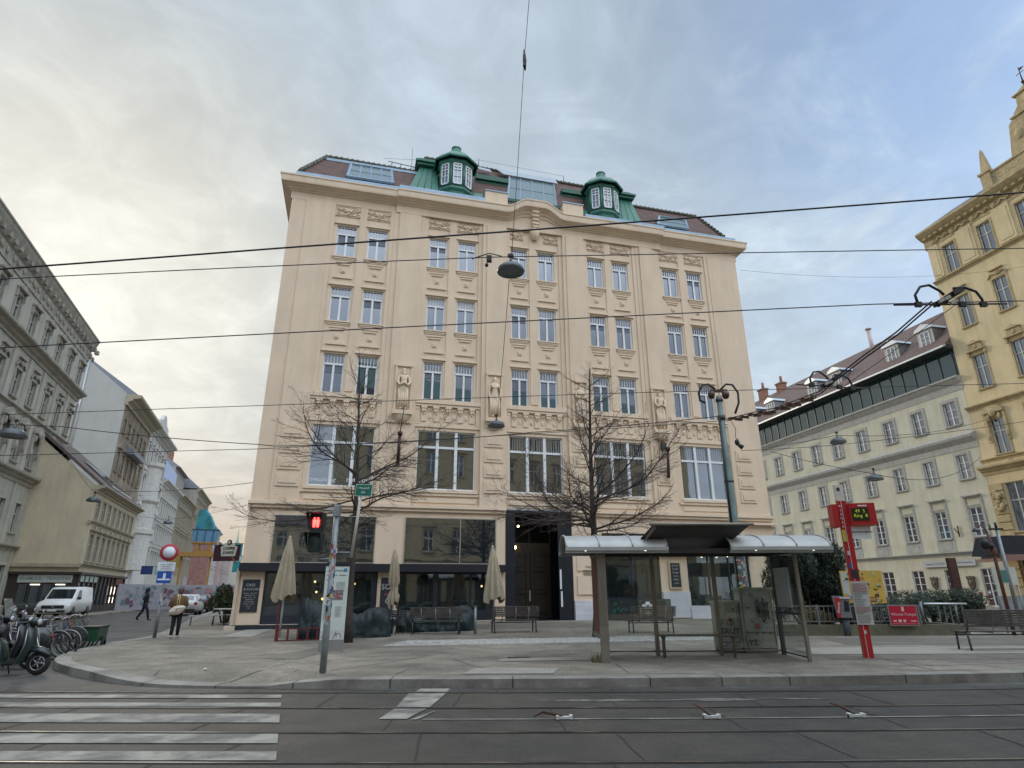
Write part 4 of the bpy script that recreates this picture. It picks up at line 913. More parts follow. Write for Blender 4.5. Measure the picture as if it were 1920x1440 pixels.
for c in (-.35, -4.25, -12.0, -15.8, -23.6, -27.4, -33):
    d = MB(); y0 = .35; z0 = 23.1; d.box(c-.8, c+.8, y0+.06, 4, z0, z0+1.75); o = d.obj('dormer', lead, pal)
    MB().box(c-.82, c+.82, y0, y0+.055, z0-.05, z0+1.75).obj('front', dface, o)
    q = MB(); q.prism([(c-.98, y0-.2, z0+1.75), (c+.98, y0-.2, z0+1.75), (c+.75, y0-.2, z0+2.05), (c, y0-.2, z0+2.35), (c-.75, y0-.2, z0+2.05)], (0, 5.0, 0)); q.obj('dormer_roof', leadl, o)
    f = MB(); f.box(c-.48, c+.48, y0-.05, y0-.01, z0+.15, z0+1.5); f.obj('pane', gpal, o); f = MB()
    for a, b, c1, d1 in ((c-.5, c-.42, z0+.1, z0+1.55), (c+.42, c+.5, z0+.1, z0+1.55), (c-.04, c+.04, z0+.1, z0+1.55), (c-.5, c+.5, z0+.1, z0+.17), (c-.5, c+.5, z0+1.48, z0+1.55), (c-.5, c+.5, z0+.55, z0+.59), (c-.5, c+.5, z0+1.0, z0+1.04)): f.box(a, b, y0-.09, y0-.04, c1, d1)
    f.obj('window', white, o)
brick = mat('brick_chimney', (.25, .12, .08), .85, var=.25, scale=3)
for c, h in ((-27, .6), (-31, 1.0), (-34.5, .8)): q = MB(); q.box(c-.6, c+.6, 4.8, 5.6, 26, 28.2+h); q.box(c-.7, c+.7, 4.7, 5.7, 28.2+h, 28.4+h); q.cyl((c, 5.3, 28.4+h), (c, 5.3, 29.4+h), .18, n=8); q.obj('chimney', brick, pal)
q = MB(); q.cyl((-9.9, 4.0, 26), (-9.9, 4.0, 29.4), .22, n=10); q.cyl((-9.9, 4.0, 29.5), (-9.9, 4.0, 29.6), .34, n=10); q.cyl((-9.9, 4.0, 29.4), (-9.9, 4.0, 29.5), .05, n=5); q.obj('flue', mat('pale_flue', (.5, .42, .4), .5), pal)
sg = MB(); sg.box(-5.45, -.38, -.2, -.08, 3.62, 4.12); o = sg.obj('shop_sign', mat('grey_sign_board', (.42, .44, .45), .6, var=.06), pal)
bl = mat('sign_letters_dark', (.06, .06, .08), .6); text('lettering', 'Antique', .22, bl, o, (-4.75, -.205, 3.87)); text('lettering', 'LOGO', .3, bl, o, (-3.75, -.205, 3.87), sx=1.3); text('lettering', 'TNO', .3, bl, o, (-2.0, -.205, 3.89), sx=1.3); text('lettering', 'Antiquitäten', .2, bl, o, (-1.05, -.205, 3.9))
for c in (-4.72, -1.22):
    P = [(-.32, .5), (-.36, .38), (-.26, .2), (-.3, 0), (-.24, -.28), (0, -.52), (.24, -.28), (.3, 0), (.26, .2), (.36, .38), (.32, .5), (.15, .46), (0, .52), (-.15, .46)]
    q = MB(); q.prism([(c+a*1.05, -.14, 2.27+b*1.05) for a, b in P], (0, .1, 0)); o = q.obj('shield', mat('carved_shield', (.055, .04, .03), .6, var=.3, scale=8), pal); MB().ball((c, -.14, 2.3), .16, .06, .2, 10, 6).ball((c, -.14, 2.62), .09, .05, .08, 8, 5).obj('crest', mat('shield_crest', (.12, .09, .06), .5), o)
q = MB(); q.box(.5, 1.5, -.14, -.02, 5.0, 5.45); o = q.obj('street_sign', mat('street_blue', (.01, .014, .06), .4), pal)
text('lettering', 'Siebensterng.', .17, white, o, (1.0, -.145, 5.22))
q = MB(); q.cyl((-1.3, -.1, 6.2), (-1.3, -.5, 6.7), .04, n=5); q.cyl((-1.3, -.1, 6.9), (-1.3, -.1, 6.0), .05, n=5); q.obj('flag_bracket', mrust, pal)
q = MB(); q.box(-.9, .1, -.05, .1, .1, .45); q.box(-2.2, -.9, -.08, .1, .1, .4); q.obj('stone_base', plg, pal)
# ---------------------------------------------------------------- ornate yellow corner building, far right
yel = thing('ornate_yellow_building', 'tall ornate yellow building with obelisk and pointed gable, at the right edge', 'building', (38.586, 51.72, 0), angP)
yw = mat('ochre_render', (.66, .54, .325), .85, var=.08, scale=.7, stain=.35); yt = mat('ochre_stone', (.47, .37, .21), .85, var=.18, scale=2.5, stain=.5); X1 = 24.0
ycs = [4.25+3.3*k for k in range(6)]; holes = []
for c in ycs: holes += [(c-.58, c+.58, 28.65, 31.4), (c-.56, c+.56, 23.3, 26.2), (c-.56, c+.56, 17.65, 20.6), (c-.6, c+.6, 12.1, 15.0), (c-.75, c+.75, 6.0, 9.8)]
for c in ycs: holes.append((c-1.0, c+1.0, .5, 4.2))
shell(yel, 2.25, X1, .1, 32.2, 12, holes, yw)
ywf = mat('old_cream_frames', (.50, .49, .44), .6, var=.08)
for i, c in enumerate(ycs):
    window(yel, c, 28.65, 31.4, 1.16, 'cross', fr=ywf, sill=1, sur=.14, trim=yt, y=.14); window(yel, c, 23.3, 26.2, 1.12, 'cross', fr=ywf, sill=1, hood='swag', sur=.16, trim=yt, y=.14); window(yel, c, 17.65, 20.6, 1.12, 'cross', fr=ywf, sill=1, hood='tri', sur=.14, trim=yt, y=.14)
    window(yel, c, 12.1, 15.0, 1.2, 'cross', fr=ywf, sill=1, hood='arch', sur=.14, trim=yt, y=.14); window(yel, c, 6.0, 9.8, 1.5, 'cross', fr=ywf, sill=1, trim=yt, y=.14)
    window(yel, c, .5, 4.2, 2.0, 'grid2', fr=dark, gl=gold_, y=.14)
band(yel, 'string_course', 2.15, X1, cprof(28.2, .3, .3), yt); band(yel, 'string_course', 2.1, X1, cprof(16.0, .45, .35), yt); band(yel, 'string_course', 2.0, X1, cprof(10.6, .7, .55), yt); band(yel, 'string_course', 2.15, X1, cprof(11.6, .3, .2), yt); band(yel, 'string_course', 2.1, X1, cprof(4.6, .5, .5), yt)
band(yel, 'main_cornice', 2.1, X1, [(-.2, 31.9), (.05, 31.9), (.05, 32.7), (.3, 32.8), (.65, 33.05), (.8, 33.2), (.9, 33.3), (.9, 33.48), (-.2, 33.5)], yt)
q = MB(); random.seed(2)
for k in range(36): x = 2.4+k*.6; q.box(x, x+.3, -.5, -.05, 32.75, 33.0)
q.obj('dentils', yt, yel)
for k in range(11):
    q = MB(); x = 3.0+k*1.95; q.ball((x, -.08, 32.3), -.0+.27, .13, .27, 12, 8); q.tube([(x+.3, -.08, 32.1), (x+.7, -.12, 32.5), (x+1.1, -.1, 32.2), (x+1.4, -.12, 32.5), (x+1.6, -.08, 32.2)], .11, 6); q.obj('frieze_wreath', yt, yel)
q = MB()
for c in ycs: q.ball((c, -.08, 11.3), .55, .14, .28, 12, 8)
q.obj('medallions', yt, yel)
q = MB()
for k in range(8):
    z = 4.9+k*.62
    for x0, x1 in [(2.27, 3.4)]+[(c+.85, c+2.4) for c in ycs]: q.box(x0, x1, -.16, .0, z+.05, z+.58)
for k in range(6):
    for x0, x1 in [(2.27, 3.1)]+[(c+1.1, c+2.2) for c in ycs]: q.box(x0, x1, -.2, .0, .6+k*.66, 1.2+k*.66)
q.obj('rusticated_blocks', yt, yel)
q = MB(); random.seed(4)
for k in range(22): a = random.uniform(0, 6.28); q.ball((2.85+.4*math.cos(a)*random.random(), -.28, 9.2-1.6*random.random()**1.3), .17, .12, .2, 7, 5)
q.obj('carved_garland', yt, yel)
for x0, x1 in ((2.35, 3.3), (5.15, 6.6), (8.5, 9.9), (11.8, 13.2)): q = MB(); q.box(x0, x1, -.1, .0, 28.7, 32.0); q.box(x0+.2, x1-.2, -.14, .0, 28.95, 31.7); q.obj('attic_pilaster', yw, yel)
q = MB(); q.prism([(2.2, -.8, 33.5), (2.2, 4.5, 37.2), (2.2, 12, 33.5)], (X1-2.2, 0, 0)); q.obj('roof', mat('slate_roof', (.09, .075, .075), .6, var=.2), yel)
q = MB(); q.box(9.2, X1, -.7, -.4, 33.5, 34.7)
for k in range(12): q.lathe([(.18, 0), (.18, .08), (.001, .1)], (9.9+k*.55, -.72, 34.1), 10, ax='y')
q.box(9.1, X1, -.8, -.3, 34.7, 34.85); q.obj('parapet', yt, yel)
q = MB(); q.box(9.0, 9.8, -.9, -.1, 33.5, 34.9); q.box(8.9, 9.9, -1.0, 0, 34.9, 35.1)
q.add([(9.1, -.8, 35.1), (9.7, -.8, 35.1), (9.7, -.2, 35.1), (9.1, -.2, 35.1), (9.3, -.6, 37.2), (9.5, -.6, 37.2), (9.5, -.4, 37.2), (9.3, -.4, 37.2), (9.4, -.5, 37.5)], [(0, 1, 5, 4), (1, 2, 6, 5), (2, 3, 7, 6), (3, 0, 4, 7), (4, 5, 8), (5, 6, 8), (6, 7, 8), (7, 4, 8)]); q.obj('obelisk', yt, yel)
q = MB(); P = [(11.6, 34.85), (11.9, 36.4), (12.1, 37.6), (12.6, 38.0), (12.7, 38.3), (13.1, 38.7), (13.2, 39.6), (13.5, 39.9), (14.0, 40.1), (14.5, 39.9), (14.8, 39.6), (14.9, 38.7), (15.3, 38.3), (15.4, 38.0), (15.9, 37.6), (16.1, 36.4), (16.4, 34.85)]
q.prism([(x, -.7, z) for x, z in P], (0, .6, 0)); q.box(12.4, 15.6, -.85, -.1, 37.9, 38.05); q.box(13.0, 15.0, -.85, -.1, 39.6, 39.72); q.ball((12.6, -.75, 36.4), .3, .15, .5, 10, 6); q.ball((14, -.75, 38.9), .4, .15, .45, 10, 6); q.obj('gable', yt, yel)
q = MB(); q.add([(10.4, -.3, 34.2), (17.6, -.3, 34.2), (17.6, 6.5, 34.2), (10.4, 6.5, 34.2), (13.3, 2.4, 40.6), (14.7, 2.4, 40.6), (14.7, 3.8, 40.6), (13.3, 3.8, 40.6)], [(0, 1, 5, 4), (1, 2, 6, 5), (2, 3, 7, 6), (3, 0, 4, 7), (4, 5, 6, 7)]); q.obj('pavilion_roof', MATS['slate_roof'], yel)
q = MB(); q.tube([(13.9, -.5, 40.0), (13.9, -.5, 42.0)], [.07, .02], 6); q.cyl((13.6, -.5, 41.4), (14.2, -.5, 41.4), .03, n=5); q.ball((13.9, -.5, 40.5), .14, n=8, k=6); q.prism([(13.9, -.5, 41.6), (14.3, -.5, 41.75), (13.9, -.5, 41.9)], (0, .03, 0)); q.obj('finial', mrust, yel)
# dark canopy over its ground floor
q = MB(); q.prism([(2.2, -2.6, 3.9), (2.2, -2.6, 4.1), (2.2, -.05, 4.9), (2.2, -.05, 4.2)], (9, 0, 0)); aw = q.obj('shop_canopy', mat('dark_canvas', (.02, .018, .025), .8), yel)
q = MB(); q.box(2.0, 11.3, -2.75, -2.55, 3.72, 3.95); q.obj('canopy_rail', mat('reddish_rail', (.25, .13, .10), .6), yel)
# roof house seen over the palace end
t = thing('rooftop_pavilion', 'small dark-roofed rooftop pavilion peeping out right of the cream building, above the palace', 'building', (41.5, 97, 0), angP)
q = MB(); q.box(-3.2, 3.2, 0, 8, .1, 26.5); q.obj('wall', mat('brick_red_wall', (.25, .13, .09), .85, var=.2), t); q = MB(); q.box(-2.6, 2.6, .2, 7, 26.5, 28.0); q.obj('attic_storey', mat('beige_attic', (.45, .36, .26), .8), t)
q = MB(); q.box(-2.2, 2.2, .4, 6, 28.0, 30.4); q.obj('glazed_storey', gpal, t)
q = MB()
for k in range(5): q.box(-2.25+k*1.1, -2.1+k*1.1, .3, .45, 28, 30.4)
q.obj('glazing_bars', dsteel, t); q = MB(); q.add([(-3.8, -1, 31.2), (3.8, -1, 31.2), (3.8, 7, 31.2), (-3.8, 7, 31.2), (-2.4, .3, 30.4), (2.4, .3, 30.4), (2.4, 6, 30.4), (-2.4, 6, 30.4), (-1.5, 2, 32), (1.5, 2, 32)], [(0, 1, 5, 4), (1, 2, 6, 5), (2, 3, 7, 6), (3, 0, 4, 7), (0, 1, 9, 8), (1, 2, 9), (2, 3, 8, 9), (3, 0, 8)]); q.obj('roof', dsteel, t)
# ---------------------------------------------------------------- left side of the street
AZL = -20.5; angL = math.atan2(math.cos(R(AZL)), math.sin(R(AZL)))
L0 = Vector((-34.2, 50.7, 0)); L1 = L0+Vector((-math.cos(R(AZL)), math.sin(R(AZL)), 0))*4.4
orn = thing('ornate_grey_building', 'tall grey ornate building with sculpted window hoods and frieze cornice, at the left edge', 'building', L1, angL)
og = mat('grey_render', (.40, .39, .335), .85, var=.12, scale=.8, stain=.55); ogt = mat('grey_stone_trim_dark', (.30, .285, .24), .85, var=.22, scale=2, stain=.5); ogf = mat('old_frames', (.38, .37, .34), .6)
ocs = [2.0-2.95*k for k in range(12)]; holes = []
for c in ocs: holes += [(c-.5, c+.5, 19.1, 21.05), (c-.5, c+.5, 14.7, 16.6), (c-.5, c+.5, 10.65, 12.8), (c-.5, c+.5, 5.9, 8.0), (c-.55, c+.55, .9, 3.6)]
shell(orn, -34, 2.75, .1, 22.0, 13, holes, og)
for c in ocs:
    window(orn, c, 19.1, 21.05, 1.0, 'cross', fr=ogf, gl=gold_, sill=1, hood='gable', sur=.16, trim=ogt); window(orn, c, 14.7, 16.6, 1.0, 'cross', fr=ogf, gl=gold_, sill=1, hood='swag', sur=.16, trim=ogt); window(orn, c, 10.65, 12.8, 1.0, 'cross', fr=ogf, gl=gold_, sill=1, hood='arch', sur=.16, trim=ogt)
    window(orn, c, 5.9, 8.0, 1.0, 'cross', fr=ogf, gl=gold_, sill=1, sur=.12, trim=og); window(orn, c, .9, 3.6, 1.1, 'plain', fr=ogf, gl=gold_, sur=.2, trim=mat('pale_pilaster', (.45, .43, .37), .8, var=.1))
band(orn, 'string_course', -34, 2.95, cprof(9.35, .75, .55), ogt); band(orn, 'string_course', -34, 2.9, cprof(4.6, .4, .3), ogt); band(orn, 'string_course', -34, 3.1, cprof(18.0, .75, .7), ogt); band(orn, 'string_course', -34, 2.9, cprof(13.9, .3, .25), ogt)
band(orn, 'plinth', -34, 2.85, [(-.1, .1), (.2, .1), (.2, .75), (.08, .85), (-.1, .85)], ogt)
band(orn, 'main_cornice', -34, 3.5, [(-.2, 22.0), (.08, 22.0), (.08, 23.0), (.2, 23.1), (.35, 23.4), (.5, 23.75), (.55, 23.95), (.62, 24.0), (.62, 24.12), (-.2, 24.2)], ogt)
for k, c in enumerate([x+1.45 for x in ocs]):
    q = MB(); q.ball((c, -.1, 22.62), .42, .12, .3, 10, 6); q.ball((c-.9, -.1, 22.6), .25, .1, .25, 8, 5); q.ball((c+.9, -.1, 22.6), .25, .1, .25, 8, 5); q.box(c-1.2, c-.8, -.42, -.1, 23.15, 23.5); q.box(c-.1, c+.3, -.42, -.1, 23.15, 23.5); q.box(c+.8, c+1.2, -.42, -.1, 23.15, 23.5); q.obj('frieze_ornament', ogt, orn)
q = MB()
for k in range(12):
    c = ocs[k]+1.47
    for z0, z1 in ((10.2, 13.7), (14.3, 17.9), (5.0, 9.3)): q.box(c-.22, c+.22, -.1, 0, z0, z1)
q.obj('pilaster_strips', og, orn)
q = MB(); q.prism([(-34, -.5, 24.2), (-34, 5, 26.5), (-34, 13, 24.2)], (37, 0, 0)); q.obj('roof', dsteel, orn)
# low beige house with the shop
low = thing('low_beige_house', 'low beige two-storey house with blank side wall and dark shopfront, behind the white van', 'building', L0, angL)
lb = mat('beige_render', (.50, .44, .32), .88, var=.08, scale=.7, stain=.3); lbt = mat('beige_trim_stone', (.34, .30, .22), .85, var=.15)
lcs = [-.95+1.85*k for k in range(8)]; holes = []
for c in lcs: holes += [(c-.5, c+.5, 7.25, 8.85), (c-.48, c+.48, 4.05, 6.1)]
shell(low, -2.25, 13.9, 3.2, 9.7, 12, holes, lb)
q = MB(); q.prism([(-2.25, 0, 9.7), (-2.25, 6.4, 15.0), (-2.25, 12, 9.7)], (.25, 0, 0)); q.obj('gable_wall', lb, low)
for c in lcs: window(low, c, 7.25, 8.85, 1.0, 'cross', fr=ogf, gl=gpal, sill=1, sur=.14, trim=lbt, y=.06); window(low, c, 4.05, 6.1, .96, 'cross', fr=ogf, gl=gpal, sill=1, hood='flat', sur=.18, trim=lbt, y=.08)
q = MB()
for c in lcs: q.lathe([(.48, 0), (.34, -.06)], (c, -.02, 6.45), 12, ax='y', a1=math.pi); q.box(c+.72, c+1.12, -.06, 0, 4.0, 6.6)
q.obj('lunettes', lbt, low)
band(low, 'string_course', -2.45, 14, cprof(6.85, .25, .22), lbt); band(low, 'string_course', -2.45, 14, cprof(3.55, .3, .25), lbt); band(low, 'eaves', -2.5, 14, cprof(9.3, .55, .6), lbt)
q = MB(); q.box(-2.5, -2.25, 0, 12, 3.55, 3.8); q.obj('side_string', lbt, low)
rl = mat('dark_tile_roof', (.10, .075, .065), .75, var=.25, scale=2); q = MB(); q.prism([(-2.4, -.65, 9.75), (-2.4, 6.4, 15.6), (-2.4, 6.4, 15.3), (-2.4, -.4, 9.7)], (16.4, 0, 0)); q.prism([(-2.4, 12.2, 9.75), (-2.4, 6.4, 15.6), (-2.4, 6.4, 15.3), (-2.4, 12, 9.7)], (16.4, 0, 0)); q.obj('roof', rl, low)
q = MB(); q.prism([(3.5, .35, 10.65), (3.5, 3.0, 12.9), (3.5, 3.0, 12.96), (3.5, .35, 10.75)], (8, 0, 0)); q.obj('skylight', glass('skylight_glass', (.1, .11, .12), .5), low)
q = MB()
for x in (-1.5, .5): q.cyl((x, 5.6, 14.5), (x, 5.6, 17.0), .03, n=5); q.cyl((x, 4.4, 13.5), (x, 4.4, 16.0), .03, n=5)
for z in (16.0, 17.0): q.cyl((-1.5, 5.6, z), (.5, 5.6, z), .03, n=5)
q.cyl((-1.5, 4.4, 16), (-1.5, 5.6, 17), .03, n=5); q.cyl((.5, 4.4, 16), (.5, 5.6, 17), .03, n=5); q.obj('roof_rail', dsteel, low)
shopb = mat('brown_black_shopfront', (.035, .026, .022), .5, var=.3, scale=3)
q = MB(); q.box(-2.25, 13.9, .0, 12, .1, 3.2); q.box(-2.4, 14, -.25, -.001, 3.02, 3.2); q.box(-2.5, -2.25, -.1, 12, 3.02, 3.2)
for k in range(13): q.box(-2.2+k*1.33, -2.05+k*1.33, -.12, -.001, .1, 3.0)
q.box(-2.2, 13.9, -.1, -.001, .1, .7); q.obj('shopfront', shopb, low)
q = MB()
for k in range(12): q.quad((-2.0+k*1.33, -.02, .75), (-.95+k*1.33, -.02, .75), (-.95+k*1.33, -.02, 2.35), (-2.0+k*1.33, -.02, 2.35))
q.quad((-2.26, .6, .6), (-2.26, 3.6, .6), (-2.26, 3.6, 2.3), (-2.26, .6, 2.3)); q.obj('shop_panes', gold_, low, False)
sgm = mat('pale_green_fascia', (.36, .42, .38), .6, var=.08); q = MB(); q.box(-2.36, -2.28, .3, 3.75, 2.42, 2.98); o = q.obj('shop_sign', sgm, low)
text('lettering', 'SCHMUCK - TRACHTEN', .30, mat('sign_grey_letters', (.14, .17, .15), .6), o, (-2.365, 2.02, 2.7), rot=(R(90), 0, R(-90)), bold=.008)
q = MB()
for k in range(4): q.box(-1.9+k*1.33, -.95+k*1.33, -.14, -.125, 2.5, 2.95)
q.obj('fascia_panels', sgm, low)
q = MB(); q.box(9.9, 12.4, -.16, -.12, 2.4, 2.95); q.obj('red_sign', mat('faded_red_sign', (.14, .035, .03), .6), low)
q = MB()
for y_ in (1.0, 2.6): q.box(-2.34, -2.3, y_-.3, y_+.3, 2.24, 2.3)
for x_ in (8.6, 9.9):
    q.box(x_, x_+.05, -.16, -.13, 1.55, 2.2); q.box(x_, x_+.05, -.16, -.13, .8, 1.3)
q.obj('tube_lights', mat('tube_light', (1, .9, .8), .5, emit=(1, .85, .65, 2.2)), low)
# tall unrenovated house with fire wall
brw = thing('old_brown_house', 'tall shabby brown house with blank grey fire wall, above the low beige house', 'building', L1+Vector((math.sin(R(AZL)), math.cos(R(AZL)), 0))*19.2, angL)
bw_ = mat('shabby_brown_render', (.21, .165, .125), .9, var=.25, scale=1.2, stain=.7, col2=(.32, .27, .20), cscale=.5); fw_ = mat('grey_fire_wall', (.42, .415, .385), .9, var=.05, scale=.5, stain=.15); bcs = [1.5+2.4*k for k in range(6)]; holes = []
for c in bcs: holes += [(c-.5, c+.5, 19.4, 21.0), (c-.5, c+.5, 14.9, 17.2), (c-.5, c+.5, 10.2, 12.4), (c-.5, c+.5, 5.6, 7.8)]
q = MB(); q.wall(0, 15.3, 4, 22.6, holes, 0, .14); q.box(.2, 15.3, .3, 1, .1, 4); q.obj('wall', bw_, brw)
q = MB(); q.prism([(0, 0, .1), (0, 0, 23.6), (0, .2, 23.9), (0, 4.73, 27.5), (0, 6.5, 29.0), (0, 13, 23), (0, 13, .1)], (.25, 0, 0)); q.quad((15.3, 0, .1), (15.3, 13, .1), (15.3, 13, 23), (15.3, 0, 23)); q.obj('fire_wall', fw_, brw)
for c in bcs:
    for z0, z1, hd in ((19.4, 21.0, None), (14.9, 17.2, 'flat'), (10.2, 12.4, 'flat'), (5.6, 7.8, None)): window(brw, c, z0, z1, 1.0, 'cross', fr=ogf, gl=gold_, sill=1, hood=hd, trim=bw_, sur=.12)
band(brw, 'main_cornice', -.1, 15.3, cprof(22.4, 1.3, 1.5), lbt); q = MB(); q.prism([(.26, -1.2, 23.7), (.26, 5.6, 28.4), (.26, 13, 23)], (15, 0, 0)); q.obj('roof', mat('grey_tin_roof', (.2, .21, .25), .5, .3), brw)
q = MB(); q.box(4.2, 10.6, -1.0, 0, 17.5, 18.0); q.prism([(4.2, -1.0, 18.0), (4.2, 0, 18.6), (4.2, 0, 18.0)], (6.4, 0, 0)); q.box(4.4, 10.4, -.9, -.02, 9.9, 17.5) if False else None; q.obj('balcony_roof', lead, brw)
MB().tube([(-.12, 4.3, 12), (-.12, 4.55, 27.6)], .11, 8).obj('drain_pipe', mat('zinc_pipe', (.42, .44, .45), .4, .4), brw)
q = MB(); q.box(2.0, 3.2, 6.0, 7.4, 27, 29.9); q.box(1.9, 3.3, 5.9, 7.5, 29.9, 30.1); q.obj('chimney', mat('beige_chimney', (.33, .28, .2), .85), brw)
# generic street houses further along
def street_house(name, label, x0, x1, zt, wallm, trimm, step, rows, off=0.0, cor=.8, roofm=None, rise=3.0, hoods=None, win=1.0, fr=None, extra=None, pil=True):
    t = thing(name, label, 'building', L1+Vector((math.sin(R(AZL)), math.cos(R(AZL)), 0))*x0+Vector((math.cos(R(AZL)), -math.sin(R(AZL)), 0))*off, angL); W = x1-x0
    n = max(1, int(W/step)); cs = [W*(k+.5)/n for k in range(n)]; holes = [(c-win/2, c+win/2, a, b) for c in cs for a, b in rows]
    shell(t, 0, W, .1, zt, 12, holes, wallm)
    for c in cs:
        for i, (a, b) in enumerate(rows): window(t, c, a, b, win, 'cross', fr=fr or white, gl=gpal, sill=1, sur=.14, hood=(hoods[i] if hoods else 'flat'), trim=trimm)
    band(t, 'main_cornice', -.1, W+.1, cprof(zt-.6, .9, cor), trimm)
    for i, (a, b) in enumerate(rows[:-1]): band(t, 'string_course', -.05, W+.05, cprof((b+rows[i+1][0])/2-.1, .25, .2), trimm)
    if pil:
        for k in range(n+1): q = MB(); x = W*k/n; x = min(max(x, .15), W-.15); q.box(x-.13, x+.13, -.1, 0, rows[0][0]-.5, zt-.6); q.obj('pilaster_strip', trimm, t)
    q = MB(); q.prism([(0, -cor*.6, zt+.3), (0, 5, zt+.3+rise), (0, 12, zt+.3)], (W, 0, 0)); q.obj('roof', roofm or lead, t); return t
wst = mat('white_stucco', (.60, .59, .56), .8, var=.08, scale=1.5, stain=.25); wst2 = mat('white_stucco_trim', (.52, .51, .48), .8, var=.15, scale=3)
wh = street_house('white_stucco_house', 'white stucco house with curved gable and bay, beyond the shabby brown house', 34.6, 50.0, 23.6, wst, wst2, 2.5, [(5.5, 8.0), (10.2, 12.6), (14.4, 16.8), (18.7, 21.0)], cor=1.3, hoods=['flat', 'arch', 'tri', 'swag'], rise=2)
q = MB(); q.lathe([(1.9, 4.6), (1.9, 9.2), (2.15, 9.4), (2.15, 10.0), (1.85, 10.1), (1.85, 13.4), (2.2, 13.8), (2.2, 14.2), (1.8, 14.3), (1.8, 18.4), (2.1, 18.7), (2.1, 19.2)], (4.2, .2, 0), 10, a0=math.pi, a1=2*math.pi, smooth=False); q.obj('bay', wst2, wh)
q = MB(); q.prism([(.2, -.9, 24.0), (.6, -.9, 25.0), (2.2, -.9, 25.3), (3.4, -.9, 26.3), (4.6, -.9, 26.3), (5.8, -.9, 25.3), (7.5, -.9, 25.0), (8, -.9, 24.0)], (0, .5, 0)); q.obj('gable', wst2, wh)
cr2 = mat('cream_grey_stucco', (.50, .48, .44), .8, var=.1, stain=.3); street_house('cream_stucco_house', 'pale stucco house with rows of narrow hooded windows, beyond the white house with the bay', 50.1, 68.0, 18.6, cr2, wst2, 1.9, [(5.2, 7.6), (9.2, 11.6), (13.2, 15.8)], cor=.9, win=.9)
bg2 = mat('beige_grey_stucco', (.34, .31, .27), .85, var=.12, stain=.35); street_house('beige_stucco_house', 'beige stucco house with closely set dark windows, third beyond the shabby brown house', 68.1, 88.0, 18.9, bg2, lbt, 1.9, [(5.4, 8.0), (9.8, 12.4), (14.0, 16.6)], cor=.9, win=.9, off=.2)
t = thing('blue_grey_party_house', 'house with blank blue-grey party wall rising behind the stucco rows', 'building', L1+Vector((math.sin(R(AZL)), math.cos(R(AZL)), 0))*72, angL)
pw = mat('blue_grey_sheeting', (.34, .40, .52), .8, var=.06); q = MB(); q.prism([(0, 1.5, 17), (0, 1.5, 23.4), (0, 3.8, 26.2), (0, 9, 26.6), (0, 14, 26.4), (0, 14, 17)], (.4, 0, 0)); q.obj('party_wall', pw, t); q = MB(); q.box(.4, 14, 2, 14, 17, 25.0); q.obj('wall', bg2, t); q = MB(); q.prism([(.4, 1.2, 25), (.4, 5, 27.6), (.4, 14, 25)], (14, 0, 0)); q.obj('roof', lead, t); q = MB(); q.box(7, 8.5, 4, 5.5, 26.5, 29.3); q.obj('chimney', brick, t)
street_house('tall_beige_house', 'tall beige grey house with stepped attic, last house before the blue netting', 88.1, 112, 23.0, bg2, lbt, 2.6, [(5.4, 8.0), (10, 12.6), (14.4, 17), (18.6, 21)], cor=.8, off=.6, rise=4.5)
street_house('distant_grey_house', 'distant pale grey house behind the blue netting, left side of the street', 112.1, 150, 18.5, cr2, wst2, 3.2, [(5.4, 8.0), (10, 12.6), (14.2, 16.8)], off=1.2, pil=False)
street_house('distant_rose_house', 'distant pinkish house at the far end of the side street', 150.1, 200, 15.5, mat('rose_render', (.45, .33, .31), .85), wst2, 3.6, [(5, 7.6), (9.8, 12.4)], off=2.2, pil=False)
t = thing('domed_church', 'distant pale church tower with a green cap at the end of the side street', 'church', (-92, 205, 0), angL)
q = MB(); q.box(-3, 3, -3, 3, 0, 21); q.box(-2.2, 2.2, -2.2, 2.2, 21, 25); t.location = (-88.6, 200, 0); t.scale = (.36, .36, .60); q.obj('tower', mat('pale_church', (.5, .48, .42), .8), t); q = MB(); q.lathe([(2.8, 25), (2.6, 26.5), (1.6, 28.5), (.8, 29.5), (.5, 31), (.05, 36)], (0, 0, 0), 12); q.obj('dome', mat('copper_green', (.2, .35, .28), .6), t)
# houses across the street, seen mirrored in the windows
opp = thing('opposite_yellow_house', 'ochre house with white windows and green roof across the tram street, behind the viewer', 'building', (48, -5.5, 0), math.pi)
holes = []; ocx = [2.2+3.3*k for k in range(14)]
for c in ocx: holes += [(c-.6, c+.6, z, z+2.3) for z in (5.6, 9.8, 14.0, 18.0)]+[(c-1.1, c+1.1, .4, 3.8)]
opw = mat('opposite_ochre', (.42, .36, .24), .85, var=.12, stain=.3); shell(opp, 0, 47, .1, 22, 10, holes, opw)
for c in ocx:
    for z in (5.6, 9.8, 14.0, 18.0): window(opp, c, z, z+2.3, 1.2, 'cross', sill=1, hood='flat', sur=.14, trim=lbt, gl=gold_)
    window(opp, c, .4, 3.8, 2.2, 'grid2', fr=dark, gl=gold_)
band(opp, 'main_cornice', 0, 47.3, cprof(21.6, .9, .9), lbt); band(opp, 'string_course', 0, 47.1, cprof(4.5, .4, .3), lbt); q = MB(); q.prism([(0, -.5, 22.4), (0, 4, 27), (0, 10, 22.4)], (47, 0, 0)); q.obj('roof', mat('green_copper_roof', (.12, .24, .18), .6), opp)
op2 = thing('opposite_grey_house', 'grey house on the other corner of the tram street, behind the viewer', 'building', (-14, -8, 0), math.pi)
holes = [(c-.6, c+.6, z, z+2.2) for c in [2+3.4*k for k in range(9)] for z in (5.6, 9.6, 13.6)]; shell(op2, 0, 32, .1, 17.5, 10, holes, og)
